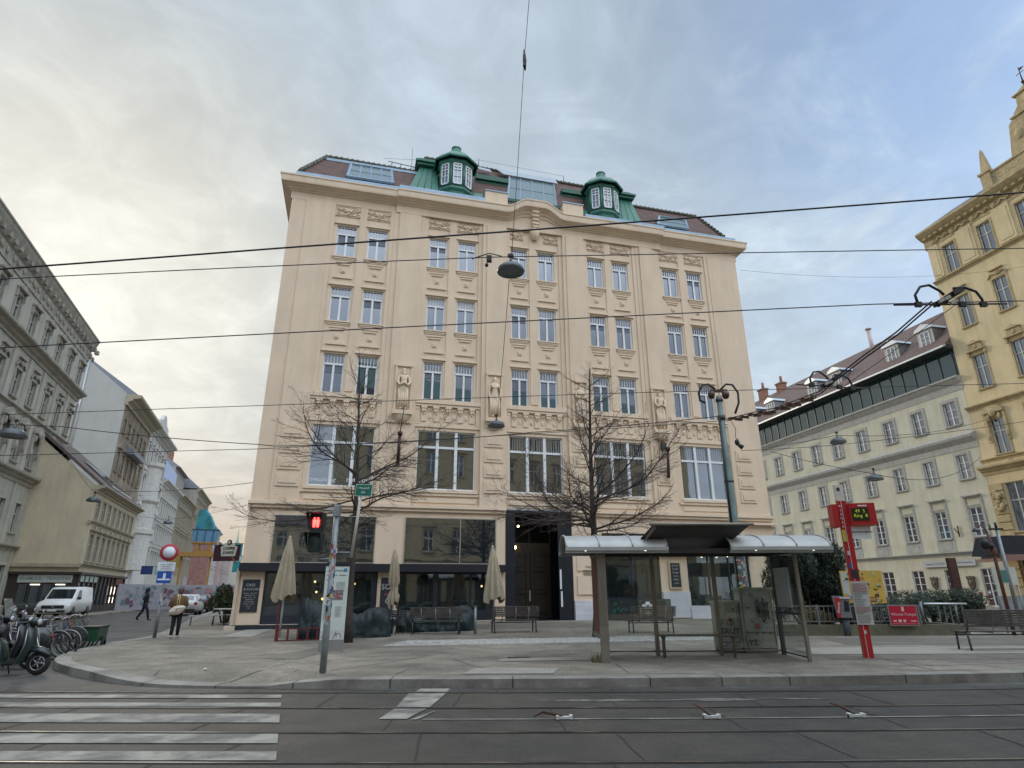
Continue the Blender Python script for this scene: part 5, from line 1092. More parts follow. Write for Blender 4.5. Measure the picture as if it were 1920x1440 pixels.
for a, b, c, d in holes: window(op2, (a+b)/2, c, d, 1.2, 'cross', sill=1, sur=.14, trim=ogt, gl=gold_)
q = MB(); q.prism([(0, -.5, 17.5), (0, 4, 21), (0, 10, 17.5)], (32, 0, 0)); q.obj('roof', rl, op2)

op3 = thing('distant_opposite_house', 'beige house down the street behind the viewer, mirrored in the left shop window', 'building', (9, -45, 0), math.pi)
holes = [(c-.6, c+.6, z, z+2.0) for c in [2+3.1*k for k in range(8)] for z in (1.2, 5.0, 8.6)]; shell(op3, 0, 27, .0, 11.6, 9, holes, lb)
for a, b, c, d in holes: window(op3, (a+b)/2, c, d, 1.2, 'cross', sill=1, sur=.14, trim=lbt, gl=gold_)
q = MB(); q.prism([(0, -.5, 11.6), (0, 4.5, 15.5), (0, 9, 11.6)], (27, 0, 0)); q.obj('roof', rl, op3)
# ================================================================ street furniture
def at(x, y, dz=0): return (x, y, gz(x, y)+dz)
galv = mat('galvanised_pole', (.25, .28, .29), .5, .45, var=.15, scale=5, bump=.05); stick = [mat('sticker_'+n, c, .6, var=.15, scale=9) for n, c in (('white', (.5, .5, .48)), ('yellow', (.5, .4, .06)), ('blue', (.04, .1, .3)), ('red', (.4, .05, .04)), ('dark', (.03, .03, .035)), ('pink', (.45, .25, .28)))]
def stickers(parent, r, z0, z1, n, seed, cx_=0, cy_=0, lean=0):
    random.seed(seed); q = MB()
    for k in range(n):
        z = random.uniform(z0, z1); a0 = random.uniform(-2.8, -.4); w_ = random.uniform(.3, .9); h = random.uniform(.03, .11); q.k = random.choice([0, 0, 0, 1, 2, 3, 4, 5, 0]); rr = r+.002+k*.0003
        m_ = 4; vs = [(cx_+rr*math.cos(a0+w_*j/m_), cy_+rr*math.sin(a0+w_*j/m_), zz_) for zz_ in (z, z+h) for j in range(m_+1)]; q.add(vs, [(j, j+1, m_+2+j, m_+1+j) for j in range(m_)])
    return q.obj('stickers', stick, parent, False)
# pedestrian signal
t = thing('pedestrian_signal', 'sticker-covered grey pole with a red pedestrian light and green direction sign', 'traffic light', at(-3.7, 12.91))
MB().tube([(0, 0, 0), (0, 0, .9), (0, 0, .95), (0, 0, 3.22)], [.066, .066, .057, .057], 14).obj('pole', galv, t); stickers(t, .062, .85, 2.4, 46, 3)
q = MB(); q.box(-.06, .06, -.08, .08, 2.98, 3.2); q.cyl((0, 0, 3.1), (-.30, 0, 3.12), .022, n=6); q.cyl((0, 0, 2.12), (-.28, 0, 2.12), .02, n=6); q.obj('bracket', galv, t)
hd = MB()
for z0, z1 in ((2.66, 3.02), (2.26, 2.62)): hd.prism([(-.50, -.12, z0+.0), (-.26, -.12, z0), (-.24, -.12, z1), (-.52, -.12, z1)], (0, .22, 0)); hd.prism([(-.55, -.32, z1), (-.21, -.32, z1), (-.21, -.12, z1), (-.55, -.12, z1)], (0, 0, .02)); hd.prism([(-.55, -.32, z1), (-.52, -.12, z0+.04), (-.55, -.12, z1)], (.015, 0, 0)); hd.prism([(-.225, -.32, z1), (-.25, -.12, z0+.04), (-.225, -.12, z1)], (.015, 0, 0))
hd.obox((-.38, -.0, 2.64), .2, .2, .78); h = hd.obj('signal_head', mat('signal_housing', (.012, .02, .022), .45), t)
q = MB(); q.lathe([(.115, -.121), (.001, -.125)], (-.38, 0, 2.84), 20, ax='y'); q.obj('red_lens', mat('dark_red_lens', (.08, .005, .005), .3, emit=(.4, .01, .005, .25)), h); q = MB(); q.lathe([(.115, -.121), (.001, -.125)], (-.38, 0, 2.44), 20, ax='y'); q.obj('green_lens', mat('dark_green_lens', (.004, .025, .02), .2), h)
q = MB()
def disc2(mbx, c, rx, rz, y, n=12): mbx.prism([(c[0]+rx*math.cos(2*math.pi*k/n), y, c[1]+rz*math.sin(2*math.pi*k/n)) for k in range(n)], (0, -.006, 0))
for s in (-1, 1):
    x = -.38+s*.036
    disc2(q, (x, 2.925), .02, .022, -.128); q.prism([(x-.034, -.128, 2.9), (x+.034, -.128, 2.9), (x+.03, -.128, 2.8), (x-.03, -.128, 2.8)], (0, -.006, 0)); q.prism([(x-.026, -.128, 2.8), (x+.026, -.128, 2.8), (x+.024, -.128, 2.75), (x-.024, -.128, 2.75)], (0, -.006, 0))
q.obj('red_figures', mat('red_light', (.9, .05, .05), .4, emit=(1, .035, .03, 7)), h)
q = MB(); q.cyl((.36, .05, 2.15), (.47, .05, 3.45), .030, n=10); q.obj('sign_post', mat('cream_tube', (.48, .46, .40), .5, var=.1), t); q = MB(); q.cyl((0, 0, 2.98), (.45, .05, 2.98), .012, n=6); q.cyl((0, 0, 2.25), (.38, .05, 2.25), .016, n=6); q.obj('clamps', galv, t)
c, s = math.cos(-.5), math.sin(-.5); sgn = MB(); sgn.obox((.53, .0, 3.53), .42, .02, .26, rz=-.35, ry=.07); o = sgn.obj('direction_sign', mat('sign_pale_edge', (.45, .55, .48), .5), t)
q = MB(); q.obox((.527, -.012, 3.53), .385, .006, .225, rz=-.35, ry=.07); q.obj('green_face', mat('sign_green', (.005, .16, .10), .45), o)
text('lettering', '< Mariahilf', .07, white, o, (.52, -.02, 3.57), rot=(R(90), R(4), -.35)); text('lettering', '300', .07, white, o, (.52, -.02, 3.48), rot=(R(90), R(4), -.35))
# information stele
t = thing('info_stele', 'tall white information board with printed map text and scribbles, behind the signal pole', 'sign board', at(-4.8, 17.3), R(17))
mf = mat('stele_white', (.52, .58, .54), .55, var=.06); MB().box(-.31, .31, -.05, .05, .28, 2.14).obj('panel', mf, t); MB().box(-.32, .32, -.06, .06, -.05, .28).obj('base', mat('stele_base', (.22, .21, .2), .7, var=.15), t); MB().box(-.29, .30, -.055, .055, 2.14, 2.25).obj('cap', dark, t)
q = MB(); q.box(-.30, .30, -.056, -.051, .285, .52); q.obj('lower_sheet', mat('stele_sheet', (.5, .5, .5), .6, var=.08), t)
gtxt = mat('small_print', (.12, .13, .13), .7); q = MB(); random.seed(21)
for y0_, n, a, b in ((1.72, 9, .0, .26), (1.15, 12, -.28, -.08), (1.1, 10, 0.02, .2), (.9, 6, -.28, -.1)):
    for k in range(n): z = y0_-.028*k; q.box(a, b-random.random()*.06, -.053, -.0505, z, z+.008)
for z, a, b in ((2.0, -.27, -.05), (1.9, -.27, .0), (1.9, .06, .24), (1.78, -.27, -.15)): q.box(a, b, -.053, -.0505, z, z+.022)
q.obj('print', gtxt, t); text('lettering', 'Stadtspaziergang', .06, gtxt, t, (-.02, -.054, 2.04))
q = MB(); q.box(.17, .26, -.054, -.0505, 2.0, 2.09); q.obj('info_symbol', mat('info_blue', (.02, .18, .34), .5), t); text('lettering', 'i', .08, white, t, (.215, -.056, 2.045))
q = MB(); q.k = 0; q.box(-.11, .20, -.053, -.0505, 1.27, 1.53); random.seed(8)
for k in range(16): q.k = random.choice((1, 2, 3)); x, z = random.uniform(-.1, .16), random.uniform(1.28, 1.5); q.box(x, x+.04, -.0555-.0002*k, -.053, z, z+.03)
q.obj('printed_picture', [mat('pic_grey', (.2, .17, .19), .6), stick[3], stick[0], stick[4]], t)
q = MB()
for P in ([(-.27, .33), (-.2, .46), (-.17, .38), (-.1, .45), (-.08, .33)], [(.03, .32), (.1, .5), (.12, .36), (.06, .42), (.2, .44), (.24, .33)], [(-.25, .40), (-.05, .36)]): q.tube([(x, -.058, z) for x, z in P], .006, 4)
q.obj('scribble', stick[4], t)
# closed parasols
canv = mat('beige_canvas', (.38, .315, .22), .85, var=.14, scale=3, bump=.15, stain=.3)
def parasol(x, y, H, zb, rb, label, tilt=0.0, tied=None, lean=0.0, seed=0):
    t = thing('closed_parasol', label, 'parasol', at(x, y), 0, 'closed parasols in front of the cafe')
    MB().tube([(0, 0, 0), (lean, 0, H)], .034, 10).obj('pole', mat('white_parasol_pole', (.62, .62, .6), .4), t)
    q = MB(); n = 64; L_ = []; random.seed(seed); prof = [(0, .03), (.08, .07), (.25, .13), (.5, .19), (.72, .245), (.9, .29), (1, .30)] if not tied else [(0, .03), (.1, .09), (.3, .15), (.6, .19), (.70, .10), (.74, .10), (.85, .2), (1, .17)]
    ph = random.random()*6
    for f, r in prof:
        L_.append([])
        for k in range(n):
            a = 2*math.pi*k/n; fold = 1+(.42*(abs(math.sin(4*a+ph+.6*f))-.55)+.08*math.cos(3*a+2*f))*min(1, f*3); rr = r*rb/.30*fold; z = H-.02-(H-zb)*f; z += (.16*math.cos(2*a+ph)+.09*math.cos(8*a+ph))*max(0, f-.75)*4*.6
            L_[-1].append((lean*z/H+rr*math.cos(a), rr*math.sin(a), z))
    vs = [p_ for l in L_ for p_ in l]; q.add(vs, [(i*n+j, i*n+(j+1) % n, (i+1)*n+(j+1) % n, (i+1)*n+j) for i in range(len(L_)-1) for j in range(n)], True); q.obj('canopy', canv, t)
    if tied: q = MB(); z = H-.02-(H-zb)*.72; q.lathe([(.115*rb/.3, z-.03), (.13*rb/.3, z), (.115*rb/.3, z+.03)], (lean*z/H, 0, 0), 16); q.obj('tie_strap', canv, t)
    q = MB(); q.ball((lean, 0, H), .03, n=8, k=6); q.obj('finial', mat('parasol_cap', (.3, .27, .2), .6), t)
parasol(-7.95, 22.22, 3.35, 1.28, .36, 'closed beige parasol on a white pole, widest of the three, nearest the corner blackboard', lean=-.02, seed=1)
parasol(-4.42, 23.81, 2.95, .95, .30, 'narrow closed beige parasol tied at its middle, between the two shop fronts', tied=1, lean=-.06, seed=4)
parasol(-.72, 25.7, 3.1, 1.0, .38, 'closed beige parasol with pointed hanging corner, left beside the dark entrance', lean=-.1, seed=7)
# tarpaulin covered furniture
tarp = mat('green_tarpaulin', (.007, .019, .021), .55, var=.3, scale=2.5, bump=.8, bscale=7)
from mathutils import noise as mn
def tarpaulin(name, label, x, y, rz, L_, W, H, seed, m=tarp, group=None):
    random.seed(seed); q = MB(); nx, na = 64, 40; vs = []; lumps = [(random.uniform(.1, .9), random.uniform(.06, .16), random.uniform(-.22, .16)) for _ in range(5)]
    for i in range(nx+1):
        u = i/nx; e = (1-abs(2*u-1)**7)**.5 if 0 < u < 1 else 0.0
        hh = H*(.90+sum(a_*math.exp(-((u-c_)/w_)**2) for c_, w_, a_ in lumps))
        for j in range(na+1):
            a = math.pi*j/na; ca, sa = math.cos(a), math.sin(a); sq = (abs(ca)**3.6+abs(sa)**3.6)**(-1/3.6); dr = 1-sa
            p = Vector(((u-.5)*L_, ca*sq*W/2*(.6+.4*e), max(0, sa*sq)*hh*(.45+.55*e)))
            f = mn.noise(p*2.2+Vector((seed*7, 0, 0)))*.10+abs(mn.noise(Vector((p.x*5+seed, p.y*3, p.z*1.6))))*.11+mn.noise(p*9)*.022+.03*math.sin(p.x*11+seed+p.z*2)*dr
            n_ = Vector((.25*(2*u-1), ca, sa)).normalized(); p += n_*f*(.4 if p.z < .04 else 1); p.z = max(0, p.z); vs.append(tuple(p))
    q.add(vs, [(i*(na+1)+j, i*(na+1)+j+1, (i+1)*(na+1)+j+1, (i+1)*(na+1)+j) for i in range(nx) for j in range(na)], True); o = q.obj(name, m); o.location = at(x, y); o.rotation_euler = (0, 0, rz); tag(o, label, 'covered furniture', group); return o
tarpaulin('covered_table_stack', 'stack of cafe furniture under a dark green tarpaulin, right of the info board', -5.45, 21.9, .3, 2.6, 1.1, .98, 3, group='cafe furniture under tarpaulins')
tarpaulin('covered_chair_stack', 'tall bundle of cafe chairs under a dark green tarpaulin, left of the info board', -6.45, 21.75, .3, 1.35, 1.2, 1.22, 5, group='cafe furniture under tarpaulins')
tarpaulin('covered_bench_stack', 'long low heap under a blue-green tarpaulin behind the left slatted bench', -2.85, 24.0, .2, 2.9, .9, .92, 8, group='cafe furniture under tarpaulins')
mred = mat('dark_red_crate', (.13, .018, .02), .5, var=.2); t = thing('red_crate', 'low dark red slatted crate tipped up against the tarpaulin', 'crate', at(-6.6, 20.85), R(22))
q = MB()
for k in range(6): q.box(-.9+k*.3, -.84+k*.3, -.02, .02, .0, .34)
q.obj('slats', mred, t); q = MB(); q.box(-.92, .66, -.03, .03, .0, .03); q.box(-.92, .66, -.03, .03, .34, .37); q.box(-.95, -.90, -.03, .03, .0, 1.05); q.box(-.95, -.9, .03, .5, 1.0, 1.05); q.obj('frame', mred, t)
# stacked dark chairs, loose legs sticking out
cm = mat('dark_plastic_chair', (.02, .02, .025), .5)
t0 = thing('stacked_cafe_chair', 'dark folded cafe chair leaning in a tangle beside the low tarpaulin heap', 'chair', at(-4.55, 22.7), .2, 'folded dark cafe chairs beside the tarpaulins')
def fold_chair(t, s):
    q = MB(); q.tube([(-.2, 0, 0), (-.05, .1, .8)], .014, 5); q.tube([(.2, 0, 0), (.3, .1, .8)], .014, 5); q.tube([(-.05, .25, 0), (-.1, -.05, .62)], .014, 5); q.tube([(.35, .25, 0), (.25, -.05, .62)], .014, 5); q.obj('legs', cm, t)
    q = MB()
    for k in range(4): q.obox((.1, .09, .58+k*.06), .36, .012, .04)
    q.obj('backrest', cm, t); q = MB()
    for k in range(5): q.obox((.1, .03+.012*k, .3+k*.045), .34, .012, .035, rx=-.3)
    q.obj('seat', cm, t)
fold_chair(t0, 1)
for i, (dx, dy, rz) in enumerate(((.25, .1, -.3), (-.25, .25, .5), (.5, .2, .1), (.1, .35, -.7))): dup(t0, at(-4.55+dx, 22.7+dy), rz)
# benches
bwood = mat('bench_slats', (.085, .07, .06), .75, var=.35, scale=5, bump=.3, bscale=30)
bwg = mat('grey_bench_slats', (.10, .09, .08), .8, var=.35, scale=5, bump=.3, bscale=30)
def bench(x, y, rz, L_, label, m=bwood, h=.86, flip=1, seat=.42, nb=6, grp='slatted park benches'):
    t = thing('slatted_bench', label, 'bench', at(x, y), rz, grp); f = flip
    for s in (-1, 1):
        q = MB(); xx = s*(L_/2-.12); q.tube([(xx, .0, 0), (xx, .03*f, seat)], .025, 6); q.tube([(xx, .45*f, 0), (xx, .42*f, seat)], .025, 6); q.tube([(xx, .02*f, seat-.02), (xx, .5*f, seat-.02)], .022, 6); q.tube([(xx, .03*f, seat-.02), (xx, -.02*f, seat+.1), (xx, -.13*f, h)], .022, 6); q.obj('leg_frame', dsteel, t)
    for k in range(3):
        q = MB(); xx = (k-1)*L_*.27; q.tube([(xx, .4*f, seat-.02), (xx, .03*f, seat-.03), (xx, -.02*f, seat+.1), (xx, -.12*f, h-.02)], .016, 5); q.obj('back_strut', galv, t)
    q = MB()
    for k in range(6): q.obox((0, (.08+.075*k)*f, seat), L_, .06, .025)
    q.obj('seat', m, t); q = MB()
    for k in range(nb): z = seat+.14+(h-seat-.14)*k/(nb-1)*.98; q.obox((0, -.015*f-(z-seat-.08)*.27*f, z), L_*.98, .028, (h-seat-.14)/(nb-1)*.72, rx=.27*f)
    q.obj('backrest', m, t); q = MB(); q.cyl((-L_/2+.02, .26*f, seat-.09), (L_/2-.02, .26*f, seat-.09), .018, n=6); q.obj('rail', dsteel, t); return t
bench(-2.68, 22.5, -.03, 1.85, 'slatted wooden bench seen from behind, in front of the low tarpaulin heap', flip=1)
bench(.10, 22.95, R(14), 1.75, 'slatted wooden bench seen from behind, before the dark entrance', flip=1)
bench(13.4, 16.9, .03, 3.5, 'long grey weathered bench seen from behind, at the right edge', m=bwg, h=.98, seat=.46, nb=7)
bench(4.9, 22.6, R(10), 1.7, 'dark slatted bench seen through the tram shelter glass, before the cafe', flip=1)
t = thing('bollard', 'thin grey steel bollard between the two benches', 'bollard', at(-1.3, 22.5)); MB().tube([(0, 0, 0), (0, 0, .86)], .042, 12).obj('post', galv, t); MB().tube([(0, 0, .86), (0, 0, .9)], [.048, .03], 12).obj('cap', galv, t)
# ---------------------------------------------------------------- tram shelter
sh = thing('tram_shelter', 'grey metal and glass tram stop shelter with curved side roofs', 'shelter', (0, 0, .15)); alu = mat('brownish_aluminium', (.26, .235, .19), .45, .5, var=.12, stain=.25); ralu = mat('bright_roof_sheet', (.42, .42, .40), .5, .3, var=.1, stain=.2); sg_ = glass('shelter_glass', (.1, .12, .11), .10, clear=.97, wav=0)
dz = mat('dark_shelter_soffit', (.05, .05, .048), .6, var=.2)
def post(x, y, z1, r=.045, m=alu): q = MB(); q.box(x-r, x+r, y-r, y+r, 0, z1); return q.obj('post', m, sh)
q = MB(); q.box(1.93, 2.11, 14.28, 14.42, -.0, 2.32); q.obj('post', alu, sh)
q = MB()
for dx in (0, .055, .11): q.box(1.95+dx, 1.965+dx, 14.262, 14.279, .75, 2.3)
q.obj('advert_frame', alu, sh)
q = MB(); q.box(2.0, 2.12, 14.43, 16.0, .55, 2.25); o = q.obj('advert_case', mat('red_brown_case', (.16, .05, .035), .5, var=.2), sh); q = MB(); q.box(1.98, 2.14, 14.43, 16.02, 2.25, 2.32); q.box(1.98, 2.14, 14.43, 16.02, .45, .55); q.obj('case_rim', alu, sh)
post(2.2, 15.85, 2.32); post(3.5, 15.85, 2.32); post(5.06, 15.95, 2.32); post(6.62, 16.05, 2.32, m=dz); post(6.5, 14.45, 2.32, .035)
for x0, x1, y0_, y1_ in ((2.24, 3.46, 15.85, 15.85), (3.54, 5.02, 15.86, 15.94), (5.10, 6.58, 15.96, 16.04)):
    g_ = MB(); g_.quad((x0, y0_, .12), (x1, y1_, .12), (x1, y1_, 2.3), (x0, y0_, 2.3)); g_.obj('glass_panel', sg_, sh, False)
    q = MB(); q.cyl((x0, y0_, .10), (x1, y1_, .10), .02, n=6); q.obj('rail', alu, sh)
g_ = MB(); g_.quad((6.6, 15.98, .12), (6.51, 14.5, .12), (6.51, 14.5, 2.2), (6.6, 15.98, 2.2)); g_.obj('side_glass', glass('side_shelter_glass', (.12, .14, .125), .10, clear=.72, wav=0), sh, False)
q = MB(); q.cyl((6.6, 15.98, .08), (6.51, 14.5, .08), .018, n=6); q.box(6.47, 6.56, 14.5, 15.9, .95, 1.0); q.obj('rail', dz, sh)
q = MB(); q.box(6.50, 6.54, 15.0, 15.75, 1.1, 2.0); o = q.obj('timetable_case', mat('aluminium_case', (.42, .43, .42), .4, .4), sh); q = MB(); q.box(6.485, 6.498, 15.05, 15.7, 1.15, 1.95); q.obj('timetable', mat('pale_notice', (.38, .42, .40), .6, var=.1, scale=8), o)
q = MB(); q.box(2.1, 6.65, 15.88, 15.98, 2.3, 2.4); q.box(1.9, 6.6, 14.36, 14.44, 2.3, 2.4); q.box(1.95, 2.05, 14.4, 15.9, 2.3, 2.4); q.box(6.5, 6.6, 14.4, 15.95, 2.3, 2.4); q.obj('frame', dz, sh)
# roofs
def vault(x0, x1, nm):
    q = MB(); n = 12; A = []
    for k in range(n+1): a = math.pi*k/n; A.append((15.15-1.05*math.cos(a), 2.40+.34*math.sin(a)))
    vs = [(x, y, z) for x in (x0, x1) for y, z in A]+[(x, y, z-.03) for x in (x0, x1) for y, z in A]; m_ = n+1
    q.add(vs, [(k, k+1, m_+k+1, m_+k) for k in range(n)]+[(2*m_+k, 3*m_+k, 3*m_+k+1, 2*m_+k+1) for k in range(n)], True)
    for x in (x0, x0+(x1-x0)*.33, x0+(x1-x0)*.66, x1): q.tube([(x, y, z+.012) for y, z in A], .022, 5)
    o = q.obj(nm, ralu, sh); q = MB(); q.box(x0-.02, x1+.02, 14.06, 14.14, 2.34, 2.42); q.box(x0-.02, x1+.02, 14.1, 14.2, 2.29, 2.34); q.box(x0-.02, x1+.02, 16.1, 16.24, 2.34, 2.42); q.obj('roof_gutter', ralu, sh)
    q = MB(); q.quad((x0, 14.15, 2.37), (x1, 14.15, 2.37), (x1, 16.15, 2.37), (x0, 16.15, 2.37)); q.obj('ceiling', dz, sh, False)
vault(1.22, 3.5, 'curved_roof'); vault(4.95, 7.22, 'curved_roof')
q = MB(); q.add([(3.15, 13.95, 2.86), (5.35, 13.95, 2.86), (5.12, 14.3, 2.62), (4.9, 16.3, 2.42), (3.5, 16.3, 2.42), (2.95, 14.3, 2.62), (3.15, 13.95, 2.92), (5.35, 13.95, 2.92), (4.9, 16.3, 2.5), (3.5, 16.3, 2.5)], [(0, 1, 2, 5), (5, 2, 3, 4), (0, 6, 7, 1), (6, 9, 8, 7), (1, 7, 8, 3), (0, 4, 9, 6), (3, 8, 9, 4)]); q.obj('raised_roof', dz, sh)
q = MB(); q.prism([(2.95, 14.0, 2.5), (3.2, 13.9, 2.9), (5.4, 13.9, 2.9), (5.15, 14.0, 2.86), (3.3, 14.0, 2.86)], (0, .04, 0)); q.cyl((3.1, 13.93, 2.90), (5.45, 13.93, 2.90), .035, n=6); q.obj('roof_edge', alu, sh)
q = MB(); q.prism([(3.4, 15.2, .47), (5.4, 15.2, .47), (5.35, 15.62, .47), (3.45, 15.62, .47)], (0, 0, .035)); q.obj('seat', mat('seat_board', (.09, .08, .065), .6, var=.2), sh)
for x in (3.55, 5.2): q = MB(); q.tube([(x, 15.4, 0), (x, 15.4, .36), (x, 15.3, .47)], .04, 8); q.tube([(x, 15.4, .36), (x, 15.58, .47)], .03, 8); q.obj('seat_leg', alu, sh)
q = MB()
for x in (1.65, 3.0, 5.5, 6.8): q.lathe([(.001, 2.325), (.03, 2.33), (.03, 2.345)], (x, 14.12, 0), 8)
q.obj('spotlights', mat('small_white_lamps', (.9, .9, .85), .4, emit=(1, .95, .85, 1.2)), sh)
# utility cabinets behind the shelter
cab = mat('grey_green_cabinet', (.38, .39, .31), .65, var=.2, scale=2.5, stain=.6); spr = [mat('black_spray', (.02, .02, .02), .7), mat('teal_spray', (.03, .22, .16), .7), mat('red_sticker', (.4, .06, .04), .6), stick[0]]
def cabinet(x0, x1, y, h, label, tags_, rim=.06, seed=1):
    t = thing('utility_cabinet', label, 'cabinet', ((x0+x1)/2, y, .15), .02); w_ = x1-x0; MB().box(-w_/2, w_/2, 0, .38, .12, h).obj('body', cab, t); MB().box(-w_/2+.02, w_/2-.02, .02, .36, 0, .12).obj('base', mat('cabinet_base', (.16, .16, .14), .8), t)
    q = MB(); q.prism([(-w_/2-.03, -.03, h), (w_/2+.03, -.03, h), (w_/2+.03, .41, h), (-w_/2-.03, .41, h)], (0, 0, rim)); q.obj('lid', cab, t); q = MB(); q.box(-w_/2+.03, w_/2-.03, -.012, 0, h*.32, h*.32+.012); q.box(-w_/2+.04, -w_/2+.05, -.012, 0, .16, h-.05); q.box(w_/2-.05, w_/2-.04, -.012, 0, .16, h-.05); q.obj('door_gaps', black, t)
    random.seed(seed); q = MB()
    for k in range(18): q.k = random.choice((0, 0, 1, 2, 3)); x, z = random.uniform(-w_/2+.05, w_/2-.1), random.uniform(.2, h-.1); P = [(x+random.uniform(-.06, .08), -.014, z+random.uniform(-.07, .07)) for _ in range(4)]; q.tube(P, .006, 4)
    for k in range(9): q.k = random.choice((2, 3, 3)); x, z = random.uniform(-w_/2+.03, w_/2-.12), random.uniform(.4, h-.15); q.box(x, x+.07, -.006, -.001, z, z+.05)
    q.obj('scribbles', spr, t)
    for s, size, x, z, m_ in tags_: text('graffiti_tag', s, size, m_, t, (x, -.016, z), shear=.2, bold=.006)
    return t
cabinet(5.2, 5.78, 16.5, 1.17, 'smaller grey cabinet with black graffiti lettering, left of the taller cabinet', (('TRUT', .2, 0, .5, spr[0]), ('OIOIO', .17, 0, .2, spr[0])), seed=3)
cabinet(5.82, 6.66, 16.42, 1.5, 'taller grey-green cabinet with painted figure, tags and red sticker', (('YS.', .2, -.2, .24, spr[0]), ('Swift', .14, .2, .66, stick[0])), seed=6)
q = MB(); q.box(6.25, 6.45, 16.405, 16.415, 1.0, 1.45); random.seed(4)
t = None
q = MB()
for k in range(7): q.tube([(6.22+k*.045, 16.40, 1.2+.03*k % .1), (6.2+k*.05, 16.398, 1.38+.08*math.sin(k*2)), (6.24+k*.045, 16.40, .98+.05*math.sin(k*3))], .016, 5)
kids_ = [o for o in bpy.data.objects if o.get('label', '').startswith('taller grey-green')]; o = q.obj('painted_figure', spr[0]); o.parent = kids_[0]; o.matrix_parent_inverse = Matrix.Translation((-6.24, -16.42, -.15))
q = MB(); q.box(6.12, 6.24, 16.405, 16.412, .72, .84); o = q.obj('red_sticker', spr[2]); o.parent = kids_[0]; o.matrix_parent_inverse = Matrix.Translation((-6.24, -16.42, -.15))
# ---------------------------------------------------------------- tram mast
t = thing('tram_mast', 'tall grey-green steel mast carrying the tram wires, behind the shelter', 'mast', at(7.56, 21.0)); mm = mat('mast_paint', (.16, .22, .21), .5, .2, var=.18, scale=3, stain=.4)
MB().tube([(0, 0, 0), (0, 0, 3.2), (0, 0, 3.3), (0, 0, 5.7), (0, 0, 5.8), (0, 0, 8.15)], [.165, .165, .145, .135, .115, .10], 18).obj('shaft', mm, t); stickers(t, .168, .7, 3.0, 60, 6)
q = MB(); q.tube([(-.13, -.1, 1.5), (-.13, -.12, 5.0), (-.12, -.1, 7.3)], .035, 6); q.obj('cable_duct', black, t); q = MB(); q.cyl((0, 0, 7.25), (0, 0, 7.42), .14, n=14); q.cyl((0, 0, 5.0), (0, 0, 5.06), .16, n=14); q.cyl((0, 0, 7.95), (0, 0, 8.05), .13, n=14); q.obj('collars', dsteel, t)
q = MB(); q.ball((-.28, -.05, 8.2), .13, .13, .17, 10, 8); q.ball((.24, -.05, 8.2), .14, .14, .17, 10, 8); q.box(-.3, .3, -.08, .02, 8.3, 8.4); q.obj('insulators', mat('brown_insulator', (.07, .03, .02), .3), t)
q = MB()
for s, x0 in ((-1, -.1), (1, .1)):
    q.tube([(x0, 0, 8.42), (x0+s*.22, 0, 8.62), (x0+s*.45, 0, 8.6), (x0+s*.62, 0, 8.3), (x0+s*.6, 0, 7.9 if s > 0 else 8.0), (x0+s*.42, 0, 7.5 if s > 0 else 7.9)], .04, 6)
q.tube([(.3, 0, 7.3), (.45, -.05, 6.9), (.4, -.05, 6.6), (.5, -.05, 6.5)], .012, 5); q.ball((.42, -.1, 6.4), .09, .07, .12, 8, 6); q.tube([(.42, -.1, 6.35), (.58, -.15, 6.2)], [.05, .09], 8); q.obj('cable_loops', black, t)
# ---------------------------------------------------------------- stop pole
t = thing('tram_stop_pole', 'red tram stop column with electronic display, white name plate and timetable board', 'stop sign', (8.2, 15.2, .15), R(-12)); red = mat('signal_red', (.42, .018, .02), .4, var=.06); scr = mat('display_dark', (.02, .03, .01), .25)
MB().box(-.10, .10, -.07, .07, 0, 3.6).obj('column', red, t); q = MB(); q.box(-.028, -.012, -.078, -.071, .0, 3.6); q.box(.10, .105, -.02, .0, 0, 3.6); q.obj('edge_strip', mat('pink_edge', (.6, .4, .4), .5), t)
MB().box(-.10, .09, -.08, .08, 3.58, 3.98).obj('head', mat('cream_head', (.62, .58, .50), .5), t); q = MB(); q.box(-.07, .0, -.086, -.081, 3.83, 3.91); q.obj('emblem', stick[4], t)
q = MB(); q.box(.10, .68, -.20, .42, 2.98, 3.50); o = q.obj('display_box', red, t); q = MB(); q.box(.14, .52, -.215, -.205, 3.08, 3.38); q.obj('screen', scr, o)
dot = mat('display_text', (.38, .42, .05), .5, emit=(.6, .7, .08, .18)); text('lettering', '49  5\nRing  8', .11, dot, o, (.33, -.218, 3.25)); q = MB(); q.box(.3, .5, -.215, -.205, 3.42, 3.45); q.obj('maker_plate', white, o)
q = MB(); q.box(-.26, -.12, -.1, .3, 2.95, 3.5); q.obj('side_box', red, t); q = MB(); q.box(.10, .55, -.03, .0, 2.66, 2.95); o = q.obj('name_plate', mat('plate_white', (.8, .82, .82), .5), t); text('lettering', 'Siebensterngasse', .075, bl, o, (.325, -.034, 2.83))
for k, s in enumerate('WIENER'): text('lettering', s, .08, white, t, (-.062, -.075, 3.45-.1*k))
q = MB(); q.box(-.12, -.04, -.09, -.072, 2.6, 2.88); q.obj('yellow_plate', stick[1], t); q = MB(); q.k = 0; q.box(-.08, -.03, -.09, -.072, 2.28, 2.38); q.k = 2; q.box(-.085, -.03, -.09, -.072, 1.98, 2.1); q.k = 4; q.box(-.06, .08, -.09, -.072, 1.75, 1.95); q.obj('stickers', stick, t)
q = MB(); q.box(-.14, .22, -.11, -.09, .72, 1.68); o = q.obj('timetable_board', mat('timetable_white', (.5, .49, .47), .5, var=.05), t); q = MB(); q.k = 0
for z0, z1 in ((1.44, 1.64), (.98, 1.12)): q.box(-.12, .2, -.114, -.1105, z0, z1)
q.k = 1; random.seed(5)
